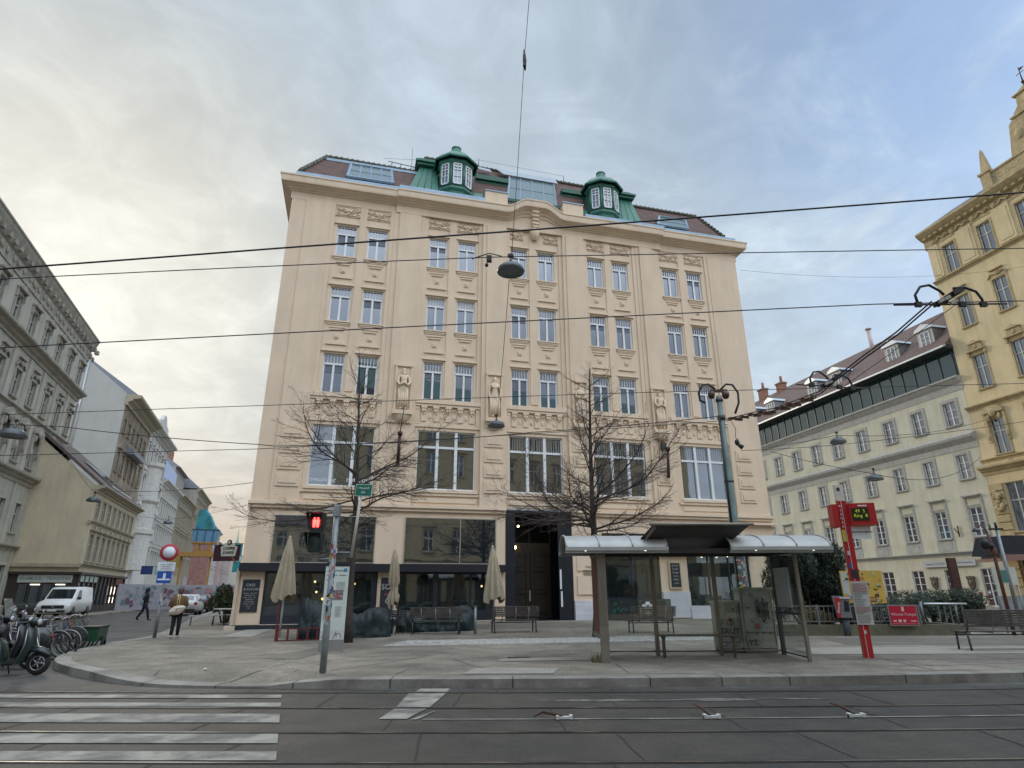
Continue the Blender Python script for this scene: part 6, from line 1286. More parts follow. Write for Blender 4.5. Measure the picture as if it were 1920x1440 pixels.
for k in range(26): z = .76+k*.034; q.box(-.12, -.12+random.uniform(.15, .32), -.1165, -.1142, z, z+.008)
q.obj('print', [mat('pink_print', (.42, .28, .28), .6), gtxt], o)
q = MB(); q.box(-.02, .03, -.082, -.079, .52, .60); q.obj('small_label', stick[0], t)
# bin
t = thing('waste_bin', 'grey litter bin with red corner stripe, left of the red stop column', 'litter bin', at(11.05, 21.5), R(-24)); bg_ = mat('bin_grey', (.20, .20, .21), .5, .3, var=.1)
MB().cyl((0, 0, 0), (0, 0, .6), .11, n=12).obj('post', mat('post_blue_grey', (.10, .12, .14), .5, .3), t); q = MB(); q.prism([(-.22, -.2, .56), (.22, -.2, .56), (.2, -.2, 1.08), (.22, -.2, 1.22), (-.30, -.2, 1.25)], (0, .42, 0)); b = q.obj('body', bg_, t)
q = MB(); q.prism([(-.22, -.212, .56), (-.12, -.212, .56), (-.06, -.212, 1.16), (-.24, -.212, 1.2)], (0, .01, 0)); q.obj('red_stripe', red, b); q = MB(); q.box(-.08, .24, -.24, .2, 1.15, 1.21); q.obj('rim', mat('bin_light_rim', (.6, .45, .45), .5), b); q = MB(); q.prism([(.0, -.208, .75), (.16, -.208, .75), (.17, -.208, 1.05), (.04, -.208, 1.1)], (0, .01, 0)); q.obj('opening', black, b); text('lettering', '#leaste', .12, white, b, (-.15, -.225, .88), rot=(R(90), R(-80), 0))
# yellow map board
t = thing('yellow_map_board', 'yellow illustrated notice board with coloured pictures, behind the red stop column', 'notice board', (12.0, 21.7, gz(12, 21.7)), R(-5)); q = MB(); q.box(-.75, .62, -.03, .03, 1.0, 2.05); o = q.obj('board', mat('yellow_board', (.52, .34, .06), .6, var=.12, scale=2), t)
q = MB(); random.seed(17); cs_ = [mat('brd_yellow', (.55, .42, .04), .6), mat('brd_orange', (.45, .2, .04), .6), mat('brd_blue', (.16, .2, .32), .6), mat('brd_brown', (.07, .05, .035), .6), mat('brd_pale', (.4, .44, .4), .6)]
q.k = 4; q.box(-.73, -.52, -.034, -.0305, 1.3, 2.0)
for k in range(46): q.k = random.choice((0, 1, 2, 3, 3, 4, 2)); x, z = random.uniform(-.72, .5), random.uniform(1.03, 1.95); a = random.uniform(.02, .13); q.box(x, min(x+a, .6), -.037-.0002*k, -.034, z, min(z+random.uniform(.02, .1), 2.03))
q.k = 3; q.box(-.12, .3, -.05, -.046, 1.06, 1.2); q.k = 1; q.box(-.09, .27, -.052, -.0505, 1.08, 1.18); q.obj('pictures', cs_, o)
for x in (-.5, .4): MB().cyl((x, .06, 0), (x, .06, 1.9), .03, n=8).obj('post', galv, t)
# low wall, railing, red garden sign
cw = mat('mossy_concrete', (.12, .115, .075), .85, var=.25, scale=2, stain=.5); lw = thing('garden_wall', 'low mossy concrete wall with grey railing around the shrub bed', 'wall', (0, 21.5, .2)); q = MB(); q.box(6.8, 15.1, -.0, .3, 0, .36); q.box(15.1-.3, 15.1, .3, 10, 0, .36); q.obj('concrete_base', cw, lw)
rm = mat('railing_grey', (.17, .18, .18), .5, .3, var=.1); q = MB(); q.box(6.8, 13.7, .13, .17, .92, .96); q.box(6.8, 13.7, .13, .17, .44, .48)
for k in range(46): q.box(6.85+k*.15, 6.87+k*.15, .14, .16, .46, .94)
for k in range(5): q.box(6.8+k*1.7, 6.86+k*1.7, .12, .18, .36, .98)
q.obj('railing', rm, lw)
q = MB(); q.cyl((13.75, .15, .36), (13.75, .15, 1.08), .045, n=8); q.cyl((14.9, .15, .36), (14.9, .15, .95), .035, n=8); q.obj('gate_posts', rm, lw); q = MB(); q.cyl((13.85, .15, 1.0), (15.3, .15, 1.0), .035, n=8); q.obj('handrail', mat('shiny_rail', (.55, .56, .57), .25, .8), lw)
q = MB()
for k in range(5): q.box(14.3+k*.2, 14.33+k*.2, .14, .17, .4, .96)
q.obj('infill_bars', rm, lw)
t = thing('garden_sign', 'red tin sign with white writing fixed on the garden railing', 'sign', (12.95, 21.42, .2), R(-3)); mr_ = mat('crimson_sign', (.42, .012, .035), .4, var=.05); q = MB(); q.box(-.47, .47, -.02, .02, .32, .98); q.obj('backing', mat('sign_rim_grey', (.25, .24, .23), .5, .3), t)
q = MB(); q.box(-.43, .43, -.03, -.021, .36, .94); o = q.obj('red_face', mr_, t); pkt = mat('pale_pink_print', (.62, .45, .45), .6); text('lettering', 'Wiener Pumpe', .13, pkt, o, (0, -.034, .68)); q = MB(); q.box(-.04, .04, -.034, -.0305, .78, .92); q.box(-.36, -.26, -.034, -.0305, .46, .5); q.box(-.2, -.1, -.034, -.0305, .44, .52); q.box(-.04, .04, -.034, -.0305, .44, .52); q.box(.2, .38, -.034, -.0305, .46, .49); q.box(-.42, .42, -.034, -.0305, .39, .395); q.obj('symbols', pkt, o)
# no-vehicles sign
t = thing('no_vehicles_sign', 'round red-ringed white sign over white text plate and blue plate, on grey pole', 'road sign', at(-12.43, 22.62), R(25)); q = MB(); q.tube([(0, 0, 0), (.02, 0, 3.2)], .036, 10); q.obj('pole', galv, t); q = MB(); q.tube([(0, 0, 0), (.0, 0, 1.45)], .06, 10); q.obj('sleeve', mat('sleeve_grey', (.2, .2, .19), .6, var=.2, stain=.4), t); stickers(t, .062, 1.0, 1.5, 14, 9)
q = MB(); q.lathe([(.001, -.05), (.29, -.05), (.30, -.035), (.001, -.03)], (0, 0, 2.86), 32, ax='y'); o = q.obj('red_ring', mat('sign_red', (.38, .02, .03), .5), t); q = MB(); q.lathe([(.001, -.056), (.20, -.056), (.20, -.051)], (0, 0, 2.86), 32, ax='y'); q.obj('white_disc', mat('sign_white', (.60, .64, .68), .5), o)
q = MB(); q.box(-.29, .27, -.05, -.03, 2.22, 2.52); o = q.obj('text_plate', mat('sign_white', (.6, .6, .6), .5), t)
for k, s in enumerate(('ausgen. Anrainer', 'Ladetätigkeit', 'und Radfahrer')): text('lettering', s, .062, gtxt, o, (-.01, -.053, 2.44-.075*k))
q = MB(); q.box(-.25, .2, -.05, -.03, 1.80, 2.20); o = q.obj('blue_plate', mat('sign_blue', (.01, .07, .33), .5), t); q = MB(); q.box(-.22, .17, -.054, -.051, 1.90, 1.955); q.box(-.065, .02, -.054, -.051, 1.955, 2.14); q.obj('white_symbol', mat('sign_white', (.6, .6, .6), .5), o)
# coffee sign on the corner
t = thing('coffee_sign', 'cream shaped hanging coffee shop sign with dark letters, at the corner of the cream building', 'shop sign', (-14.55, 32, 1.42), R(-6)); t.scale = (.62, .62, .62); P = [(-.6, 3.2), (.6, 3.2), (.72, 3.95), (.5, 4.02), (.42, 4.2), (.15, 4.2), (-.15, 4.2), (-.42, 4.2), (-.5, 4.02), (-.72, 3.95)]
q = MB(); q.prism([(x*1.06, 0, 3.7+(z-3.7)*1.06) for x, z in P], (0, .08, 0)); q.obj('rim', mat('teal_rim', (.04, .10, .11), .5), t); q = MB(); q.prism([(x, -.01, z) for x, z in P], (0, .02, 0)); o = q.obj('panel', mat('cream_sign', (.55, .55, .45), .5), t); q = MB(); q.ball((0, -.02, 4.3), .22, .07, .22, 12, 8); q.obj('emblem', dark, t); q = MB(); q.ball((0, -.08, 4.28), .09, .04, .12, 10, 6); q.obj('cup', white, t)
text('lettering', 'COFFEE', .30, mat('sign_brown_letters', (.05, .04, .035), .6), o, (0, -.03, 3.80), bold=.008); text('lettering', 'JUNKIE', .30, MATS['sign_brown_letters'], o, (0, -.03, 3.47), bold=.008)
q = MB(); q.tube([(.3, .05, 3.15), (.5, .1, 2.9), (.7, .2, 2.6)], .05, 6); q.tube([(.0, .05, 4.2), (1.2, .1, 4.2), (1.6, .1, 4.0)], .02, 5); q.obj('bracket', mat('orange_bracket', (.3, .1, .02), .6), t)
t = thing('maroon_banner', 'dark maroon fabric banner behind the coffee sign', 'banner', (-18.3, 40, 0), R(-8)); MB().box(-.9, .9, 0, .05, 3.55, 4.5).obj('cloth', mat('maroon_cloth', (.06, .015, .03), .8, var=.15), t); MB().box(-.95, .95, -.02, .07, 4.5, 4.55).obj('bar', dark, t)
# ================================================================ bare trees
bark = mat('dark_bark', (.055, .043, .036), .9, var=.35, scale=6, bump=.5, bscale=25); twm = mat('twig_bark', (.085, .062, .052), .85, var=.2)
def bare_tree(x, y, label, seed, H, zl, spread, lean=(0, 0), nl=12, r0=.15):
    t = thing('bare_tree', label, 'tree', at(x, y), 0, 'bare street trees before the cream building'); rnd = random.Random(seed); tr = MB(); lb_ = MB(); tw = MB(); cnt = [0]
    P = []; n = 12
    for k in range(n+1):
        f = k/n; P.append(Vector((lean[0]*f+.05*math.sin(5*f+seed), lean[1]*f+.05*math.cos(4*f), H*.93*f)))
    rr = [r0*(1.25 if k == 0 else 1)*(1-.93*(k/n)**.8)+.008 for k in range(n+1)]; tr.tube(P, rr, 9)
    def grow(p, d, L_, r, lv, sag):
        n_ = max(3, int(L_/.28)) if lv < 3 else 3; pts_ = [p.copy()]; q = p.copy(); d = d.copy()
        for k in range(n_):
            j = .16 if lv < 2 else .22; d = (d+Vector((rnd.uniform(-j, j), rnd.uniform(-j, j), rnd.uniform(-j, j)*.8+sag*(1 if k > n_*.25 else -.6)))).normalized(); q = q+d*(L_/n_); pts_.append(q.copy())
        rs_ = [max(.0026, r*(1-.84*k/n_)) for k in range(n_+1)]; m_ = (lb_ if lv <= 1 else tw); m_.tube(pts_, rs_, 6 if lv == 0 else (4 if lv < 3 else 3), False); cnt[0] += 1
        if lv >= 4 or L_ < .22: return
        nk = {0: max(6, int(L_*5.5)), 1: max(5, int(L_*6.5)), 2: max(3, int(L_*6)), 3: 2}[lv]
        for c in range(nk):
            f = .16+.82*(c+rnd.random())/nk; i = min(n_-1, int(f*n_)); b = pts_[i]+(pts_[i+1]-pts_[i])*(f*n_-i); dd = (pts_[i+1]-pts_[i]).normalized()
            s = rnd.choice((-1, 1)); ax = dd.cross(Vector((rnd.uniform(-.6, .6), rnd.uniform(-.6, .6), 1))).normalized(); nd = (dd*math.cos(.75)+ax*s*math.sin(.75)+Vector((0, 0, rnd.uniform(-.25, .35)))).normalized()
            grow(b, nd, L_*(1-f*.55)*rnd.uniform(.32, .55), max(.004, r*(1-.8*f)*.55), lv+1, .07 if lv < 2 else .04)
    for k in range(nl):                                   # lower whorl: strong limbs, near level, drooping then rising
        a = 2*math.pi*k/nl+rnd.uniform(-.25, .25); z = zl+rnd.uniform(-.25, 1.1)*(.6 if k % 2 else 1.2); f = z/(H*.93); i = min(n-1, int(f*n)); b = P[i]+(P[i+1]-P[i])*(f*n-i)
        el = rnd.uniform(-.1, .8); grow(b, Vector((math.cos(a)*math.cos(el), math.sin(a)*math.cos(el), math.sin(el))), spread*rnd.uniform(.75, 1.12), r0*.25, 0, rnd.choice((-.015, .03, .06, .09)))
    for k in range(int(nl*2)):                                # upper limbs: steeper and shorter
        z = zl+1.2+(H*.93-zl-1.6)*(k/(nl*2)); f = z/(H*.93); i = min(n-1, int(f*n)); b = P[i]+(P[i+1]-P[i])*(f*n-i); a = k*2.4+rnd.uniform(-.4, .4); el = rnd.uniform(.45, 1.15)
        grow(b, Vector((math.cos(a)*math.cos(el), math.sin(a)*math.cos(el), math.sin(el))), spread*(1.12-.85*f)*rnd.uniform(.6, 1.05), max(.012, r0*.26*(1-.6*f)), 1, rnd.choice((.03, .07, .1)))
    tr.obj('trunk', bark, t); lb_.obj('limbs', bark, t, False); tw.obj('crown', twm, t, False); return t
bare_tree(-5.0, 19.9, 'bare leafless street tree on the left, standing behind the information board', 5, 9.8, 4.0, 3.5, lean=(-.35, 0), r0=.13)
bare_tree(2.75, 21.2, 'bare leafless street tree on the right, its trunk rising beside the tram shelter roof', 14, 10.0, 3.5, 3.9, lean=(.15, 0), r0=.165, nl=14)
# ================================================================ shrubs
def leaf_cloud(mb, blobs, n, size, rnd, up=.0):
    for _ in range(n):
        c, rx, ry, rz_ = rnd.choice(blobs); a = rnd.uniform(0, 6.283); u = rnd.uniform(-1, 1); s = (1-u*u)**.5; f = rnd.uniform(.62, 1.05)
        p = Vector((c[0]+rx*f*s*math.cos(a), c[1]+ry*f*s*math.sin(a), max(.05, c[2]+rz_*f*u))); d = Vector((rnd.uniform(-1, 1), rnd.uniform(-1, 1), rnd.uniform(-1, 1)+up)).normalized(); e = d.orthogonal().normalized(); L_ = size*rnd.uniform(.6, 1.5)
        mb.add([p-e*L_*.22, p+e*L_*.22, p+d*L_], [(0, 1, 2)])
def shrub(name, label, cat, x, y, blobs, n, size, m, seed, up=0., core=True, grp=None):
    t = thing(name, label, cat, at(x, y), 0, grp); rnd = random.Random(seed); q = MB(); leaf_cloud(q, blobs, n, size, rnd, up); q.obj('foliage', m, t, False)
    q = MB()
    for c, rx, ry, rz_ in blobs: q.tube([(c[0]*.3, c[1]*.3, 0), (c[0], c[1], c[2]+rz_*.5)], [.05, .015], 6)
    q.obj('stems', bark, t); return t
yew = mat('yew_green', (.018, .030, .016), .8, var=.5, scale=3); juni = mat('juniper_green', (.035, .050, .032), .8, var=.4, scale=3)
rn = random.Random(3); bl = []
for k in range(16): bl.append(((rn.uniform(-1.15, 1.15), rn.uniform(-.5, .6), rn.uniform(.5, 2.5)), .55, .5, .65))
for k in range(7): bl.append(((-1.1+.36*k, rn.uniform(-.3, .3), 2.5+.15*math.sin(k*2.)), .35, .4, .55))
shrub('yew_hedge', 'big dark green yew clump with feathery top, behind the shelter and the litter bin', 'hedge', 10.6, 22.6, bl, 26000, .13, yew, 1, up=1.4)
shrub('yew_hedge', 'smaller dark yew behind the yellow notice board and the railing', 'hedge', 12.4, 23.4, [((rn.uniform(-.6, .3), 0, rn.uniform(.5, 1.6)), .45, .5, .6) for _ in range(7)], 7000, .13, yew, 2, up=1.2)
bl = [((rn.uniform(-1.7, 1.6), rn.uniform(-.4, .4), rn.uniform(.5, 1.0)), .6, .5, .42) for _ in range(12)]
shrub('juniper_bush', 'low spreading grey-green juniper bush behind the handrail and red garden sign', 'bush', 15.6, 24.0, bl, 13000, .10, juni, 5, up=.5)
shrub('dry_bush', 'small yellow-brown dry bush behind the railing, next to the litter bin', 'bush', 10.3, 21.95, [((-.2, 0, .45), .4, .25, .4), ((.25, 0, .4), .35, .25, .35)], 1800, .09, mat('dry_leaf', (.14, .10, .035), .8, var=.4), 8)
shrub('cafe_plant', 'leafy potted plants at the cafe tables round the building corner', 'plant', -14.9, 33.5, [((rn.uniform(-.6, .6), 0, rn.uniform(.6, 1.5)), .4, .4, .45) for _ in range(5)], 3000, .14, mat('laurel_green', (.04, .06, .025), .6, var=.4), 9)
q = MB(); rnd = random.Random(2)
for k in range(60): x, y = rnd.uniform(-.12, .12), rnd.uniform(-.1, .1); q.add([(x, y, 0), (x+.012, y, 0), (x+rnd.uniform(-.1, .1), y+rnd.uniform(-.08, .08), rnd.uniform(.06, .24))], [(0, 1, 2)])
o = q.obj('dry_grass', MATS['dry_leaf'], None, False); o.location = at(1.85, 14.5); tag(o, 'tuft of dry grass growing at the foot of the shelter advert case', 'grass tuft')
# ================================================================ overhead wires and hanging lamps
wmat = mat('wire_black', (.03, .026, .028), .5, .3); ins = mat('pale_insulator', (.4, .38, .33), .4)
def wire(name, label, P, r, cat='cable', grp='overhead tram wires'):
    q = MB(); q.tube(P, r*.82, 6); o = q.obj(name, wmat); return tag(o, label, cat, grp)
def cat_(a, b, sag, n=14): a, b = Vector(a), Vector(b); return [a+(b-a)*k/n-Vector((0, 0, sag*4*(k/n)*(1-k/n))) for k in range(n+1)]
wire('contact_wire', 'thickest overhead wire, rising to the right across the green turrets', cat_((-22, 7.6, 5.02), (-3.35, 7.6, 6.32), .08)[:-1]+cat_((-3.35, 7.6, 6.32), (22, 7.6, 8.55), .05), .016)
wire('span_wire', 'overhead wire through the large hanging lamp, over the top window row', cat_((-24, 10.6, 6.55), (-.42, 10.6, 7.96), -.12)+cat_((-.42, 10.6, 7.96), (24, 10.6, 8.3), -.02)[1:], .012)
wire('contact_wire', 'overhead wire below the large lamp, leading to the wire crossing with two arches', cat_((-24, 10.6, 5.2), (7.07, 10.6, 6.89), -.05)+cat_((7.07, 10.6, 6.89), (24, 10.6, 7.25), 0)[1:], .013)
wire('span_wire', 'thin overhead wire across the relief figures, lower than the lamp wires', cat_((-30, 14, 5.1), (2.21, 14, 6.19), 0)+cat_((2.21, 14, 6.19), (30, 14, 6.8), 0)[1:], .010)
wire('span_wire', 'sagging dark cable from the left lamp across the big first-floor windows to the mast', cat_((-18.5, 21, 7.4), (-16.2, 21, 7.29), 0)+cat_((-16.2, 21, 7.29), (-9.13, 21, 6.62), .06)[1:]+cat_((-9.13, 21, 6.55), (.76, 21, 7.03), .12)[1:]+cat_((.76, 21, 7.03), (7.45, 21, 7.6), .04)[1:], .018)
wire('span_wire', 'lower straight cable from the left edge to the tram mast', cat_((-24, 21.2, 6.15), (-9.15, 21.1, 6.47), 0)+cat_((-9.15, 21.1, 6.47), (7.4, 21, 7.42), .05)[1:], .014)
wire('span_wire', 'thin cable leaving the mast to the right edge below the wire bundle', cat_((8.13, 21, 6.34), (11.4, 21, 6.52), .02)+cat_((11.4, 21, 6.52), (20, 21, 7.6), .06)[1:], .012)
wire('lamp_cable', 'cable sagging from the cream building to the palace wall, carrying the lower right lamp', cat_((14.4, 33, 9.0), (18.06, 30, 7.18), .1)+cat_((18.06, 30, 7.18), (37.0, 47, 11.6), .9)[1:], .02)
wire('lamp_cable', 'fine wire crossing the sky from the cream building corner to the ornate yellow house', cat_((14.6, 34, 21), (46, 42, 27), 1.2), .010)
wire('lamp_cable', 'fine hanging cable coming down from the top of the picture to the large lamp', [(.46, 9.3, 13.9), (.40, 9.9, 14.0), (.3, 10.6, 13.06), (.13, 10.6, 10.05), (-.0, 10.6, 8.02)], .008)
wire('lamp_cable', 'fine cable running from the large lamp down to the smaller lamp before the relief figure', cat_((-.05, 10.6, 7.45), (-.54, 20, 7.2), .25), .008)
q = MB(); q.tube([(.3, 10.6, 13.4), (.31, 10.58, 13.06), (.32, 10.6, 12.8)], [.02, .05, .02], 6); q.box(.27, .34, 10.55, 10.62, 12.9, 13.2); tag(q.obj('cable_clamp', wmat), 'small black clamp on the fine cable, high against the sky', 'clamp')
lampb = mat('lamp_enamel', (.055, .065, .07), .35, .2, var=.1); lampi = mat('lamp_inside', (.17, .2, .2), .3)
def lamp(x, y, z, r, label, h=None, rz=0):
    t = thing('hanging_street_lamp', label, 'street lamp', (x, y, z), rz, 'street lamps hanging from cables'); h = h or r*.55
    q = MB(); q.lathe([(r, 0), (r*1.02, h*.12), (r*.92, h*.45), (r*.62, h*.82), (r*.25, h*1.0), (r*.12, h*1.08), (r*.1, h*1.5), (.02, h*1.55)], (0, 0, 0), 28); q.obj('shade', lampb, t)
    q = MB(); q.lathe([(.98*r, .004), (r*.86, -.01), (r*.8, h*.10), (r*.3, h*.16), (.001, h*.17)], (0, 0, 0), 28); q.obj('glass_cover', lampi, t); q = MB(); q.cyl((0, 0, h*1.5), (0, 0, h*2.2), .02, n=6); q.box(-.06, .06, -.03, .03, h*1.8, h*2.1); q.obj('hanger', wmat, t); return t
lamp(-.02, 10.6, 7.62, .27, 'largest dark dish-shaped street lamp hanging from its cable in front of the top windows', h=.19)
lamp(-.54, 20, 6.98, .29, 'dark street lamp hanging below the female relief figure', h=.20)
lamp(-17.9, 21, 6.93, .46, 'dark street lamp at the left edge before the ornate grey building', h=.3)
lamp(-26.2, 38, 7.05, .40, 'dark street lamp hanging before the low beige house', h=.3)
lamp(-39.2, 70, 9.1, .5, 'small distant street lamp hanging over the side street before the stucco houses', h=.4)
lamp(18.1, 30, 6.85, .38, 'dark street lamp hanging in front of the palace, lower of two', h=.28)
lamp(16.6, 30, 8.75, .38, 'dark street lamp hanging in front of the palace, upper of two', h=.28)
wire('lamp_cable', 'cable holding the upper right lamp before the palace', cat_((14.3, 33, 9.2), (16.6, 30, 9.15), .02)+cat_((16.6, 30, 9.15), (38, 46, 14.6), .5)[1:], .018)
wire('lamp_cable', 'cable holding the lamp before the low beige house', cat_((-38, 49.2, 14.0), (-26.5, 38, 7.8), .2)+cat_((-26.5, 38, 7.8), (-11.62, 27.2, 6.35), .25)[1:], .016)
wire('lamp_cable', 'distant cable holding the small lamp over the side street', cat_((-48, 76, 11), (-39.2, 70, 9.6), .1)+cat_((-39.2, 70, 9.6), (-18, 55, 11), .5)[1:], .02)
# wire crossings with arched jumpers
def crossing(x, y, z, s, rz, label):
    t = thing('wire_crossing', label, 'wire fitting', (x, y, z), rz, 'tram wire crossings'); q = MB()
    q.tube([(-.58*s, 0, 0), (-.6*s, 0, .22*s), (-.45*s, 0, .42*s), (-.25*s, 0, .46*s), (-.05*s, 0, .32*s), (.02*s, 0, .22*s)], .028*s, 6); q.obj('left_loop', black, t); q = MB(); q.tube([(.25*s, 0, .38*s), (.5*s, 0, .40*s), (.72*s, 0, .30*s), (.8*s, 0, .12*s), (.8*s, 0, .0)], .028*s, 6); q.obj('right_loop', black, t)
    q = MB(); q.obox((.1*s, 0, .17*s), .62*s, .10*s, .13*s, ry=-.55); q.obox((-.06*s, .05, .06*s), .3*s, .09*s, .1*s, ry=-.3); q.obox((.28*s, 0, .27*s), .25*s, .18*s, .08*s, ry=-.4)
    for dx in (-.58, .8, .36): q.box(dx*s-.06, dx*s+.06, -.03, .03, -.05, .05)
    q.tube([(-1.1*s, 0, -.01), (1.3*s, 0, .01)], .02*s, 5); q.obj('fitting', wmat, t); q = MB()
    for dx, dz_ in ((-.12, .06), (.02, .12), (.12, .03)): q.obox((dx*s, -.06, dz_*s), .14*s, .05, .07*s, ry=-.5)
    q.obj('insulators', ins, t)
crossing(8.45, 10.6, 6.88, .92, 0, 'black wire crossing with two arched loops, before the ornate yellow house')
crossing(7.55, 13.6, 6.22, .80, .2, 'black wire crossing with two arched loops, before the palace roof dormers')
for i, dz_ in enumerate((0, .07)):
    wire('feeder_cable', ('upper' if i else 'lower')+' cable of the pair climbing from the mast to the right wire crossing', [(7.7, 21, 7.42+dz_), (8.2, 19.6, 7.28+dz_), (8.3, 18.2, 7.0+dz_), (8.0, 16, 6.6+dz_), (7.75, 14.4, 6.3+dz_), (7.6, 13.4, 6.28+dz_), (7.8, 12.4, 6.48+dz_), (8.05, 11.6, 6.66+dz_), (8.35, 10.8, 6.98+dz_)], .020)
wire('feeder_cable', 'thin stay wire beside the paired cables below the right wire crossing', [(7.7, 13.2, 6.1), (8.0, 11.9, 6.35), (8.6, 10.5, 6.85)], .008)
t = thing('insulator_chain', 'chain of brown insulators and clamps on the cables right beside the mast top', 'wire fitting', (0, 0, 0)); q = MB(); rnd = random.Random(6)
PP = [Vector(p) for p in ((7.85, 20.7, 7.42), (8.25, 19.6, 7.28), (8.33, 18.2, 7.0), (8.02, 16, 6.6), (7.75, 14.4, 6.3))]
for k in range(15): f = k/15*3.9; i = int(f); p = PP[i]+(PP[i+1]-PP[i])*(f-i); q.obox(p+Vector((0, 0, rnd.uniform(-.06, .04))), rnd.uniform(.1, .34), .07, rnd.uniform(.06, .12), ry=rnd.uniform(-.2, .2))
q.obj('clamps', mat('brown_insulator', (.07, .03, .02), .3), t); q = MB()
for k in range(7): f = (k+.5)/7*3.9; i = int(f); p = PP[i]+(PP[i+1]-PP[i])*(f-i); q.obox(p+Vector((0, -.04, .0)), .06, .05, .09)
q.obj('insulators', ins, t)
q = MB(); q.box(-.50, -.40, 10.55, 10.65, 7.86, 7.98); q.ball((-.5, 10.6, 7.78), .04, n=8, k=6); q.tube([(-.8, 10.6, 7.92), (-.45, 10.6, 8.05), (-.2, 10.6, 7.98)], .012, 5); tag(q.obj('wire_clamp', wmat), 'black clamp on the lamp wire just left of the large lamp', 'clamp')
# ================================================================ people
skinm = mat('skin', (.45, .27, .19), .6, var=.05)
def person(label, x, y, rz, H, top, legs, shoe, pose, hair=(.03, .02, .015), bag=None, hood=False, group=None):
    """pose: dict with joints in metres for a 1.75 m body; x right, y forward"""
    t = thing('person', label, 'person', at(x, y), rz, group); s = H/1.75
    def V(p): return (p[0]*s, p[1]*s, p[2]*s)
    J = []; E = []
    def add(p, r, par=None):
        J.append((*V(p), r*s)); 
        if par is not None: E.append((par, len(J)-1))
        return len(J)-1
    hip = add((0, 0, .93), .115); w1 = add((0, .01, 1.10), .11, hip); ch = add((0, .02, 1.28), .125, w1); nk = add((0, .01, 1.44), .075, ch); n2 = add((0, .02, 1.52), .052, nk); h1 = add((0, .04, 1.60), .085, n2); h2 = add((0, .03, 1.68), .078, h1)
    for sx, L_ in ((-1, pose['L']), (1, pose['R'])):
        a = add((sx*.10, 0, .88), .09, hip); k = add(L_['knee'], .062, a); f = add(L_['ankle'], .042, k); add(L_['toe'], .035, f)
        sh = add((sx*.18, .01, 1.40), .062, nk); e = add(L_['elbow'], .047, sh); hd = add(L_['hand'], .036, e)
        if not L_.get('hid'):
            for i, (dx, dy) in enumerate(((-.02, .02), (-.007, .03), (.007, .03), (.02, .02))): p = L_['hand']; add((p[0]+dx, p[1]+dy, p[2]-.085+.006*abs(i-1.5)), .008, hd)
            p = L_['hand']; add((p[0]-sx*.03, p[1]+.035, p[2]-.045), .009, hd)
    skin_figure('body', J, E, skinm, t, 0, 1)
    tm, lm, hm, sm_ = mat(*top), mat(*legs), mat('hair_%g' % hair[0], hair, .7), mat(*shoe)
    q = MB(); r = pose.get('coat', 1.18); zb = pose.get('hem', .82)
    P = [(0, 0, zb), (0, 0, .95), (0, .01, 1.1), (0, .02, 1.28), (0, .01, 1.40), (0, .015, 1.49)]; R_ = [.185*r/1.1, .17*r/1.1, .155*r/1.1, .18*r/1.1, .165*r/1.1, .075*r]
    vs = []; n = 18
    for p, rr in zip(P, R_):
        for k in range(n): a = 2*math.pi*k/n; vs.append((rr*1.12*math.cos(a)*(1+.04*math.cos(5*a+p[2]*9))*s, (p[1]+rr*.72*math.sin(a))*s, p[2]*s))
    q.add(vs, [(i*n+j, i*n+(j+1) % n, (i+1)*n+(j+1) % n, (i+1)*n+j) for i in range(len(P)-1) for j in range(n)], True)
    for sx, L_ in ((-1, pose['L']), (1, pose['R'])): q.tube([V((sx*.13, .01, 1.41)), V((sx*.185, .01, 1.38)), V(L_['elbow']), V(L_['hand'])], [.07*s*r, .075*s*r, .06*s*r, .048*s*r], 10)
    q.obj('jacket', tm, t)
    if hood: q = MB(); q.ball(V((0, -.01, 1.64)), .125*s, .13*s, .15*s, 14, 10); q.ball(V((0, -.03, 1.50)), .15*s, .12*s, .07*s, 12, 8); q.obj('hood', tm, t)
    else: q = MB(); q.ball(V((0, .02, 1.675)), .10*s, .108*s, .10*s, 14, 10); q.ball(V((0, -.03, 1.62)), .085*s, .07*s, .1*s, 12, 8); q.obj('hair', hm, t)
    q = MB()
    for sx in (-1, 1): q.ball(V((sx*.032, .122, 1.64)), .008*s, .006*s, .006*s, 6, 4)
    q.ball(V((0, .135, 1.61)), .013*s, .014*s, .02*s, 6, 5); q.ball(V((0, .118, 1.575)), .022*s, .008*s, .007*s, 6, 4); q.obj('face', mat('lip_brown', (.2, .09, .07), .6), t)
    q = MB(); q.tube([V((-.09, 0, .9)), V((-.02, 0, .96)), V((.02, 0, .96)), V((.09, 0, .9))], .115*s, 10)
    for sx, L_ in ((-1, pose['L']), (1, pose['R'])): q.tube([V((sx*.09, 0, .92)), V(L_['knee']), V(L_['ankle'])], [.105*s, .072*s, .055*s], 12)
    q.obj('trousers', lm, t); q = MB()
    for L_ in (pose['L'], pose['R']): a, b = Vector(V(L_['ankle'])), Vector(V(L_['toe'])); q.tube([a+(a-b)*.35-Vector((0, 0, .035)), a-Vector((0, 0, .02)), (a+b)/2-Vector((0, 0, .03)), b-Vector((0, 0, .0))], [.042*s, .052*s, .048*s, .036*s], 10)
    q.obj('shoes', sm_, t); return t
navy = ('navy_coat', (.012, .014, .022), .8); blk = ('black_trousers', (.014, .014, .018), .8); shoeb = ('black_shoes', (.015, .013, .013), .6); brownj = ('brown_fleece', (.13, .07, .032), .95); wsh = ('white_trainers', (.5, .48, .47), .6)
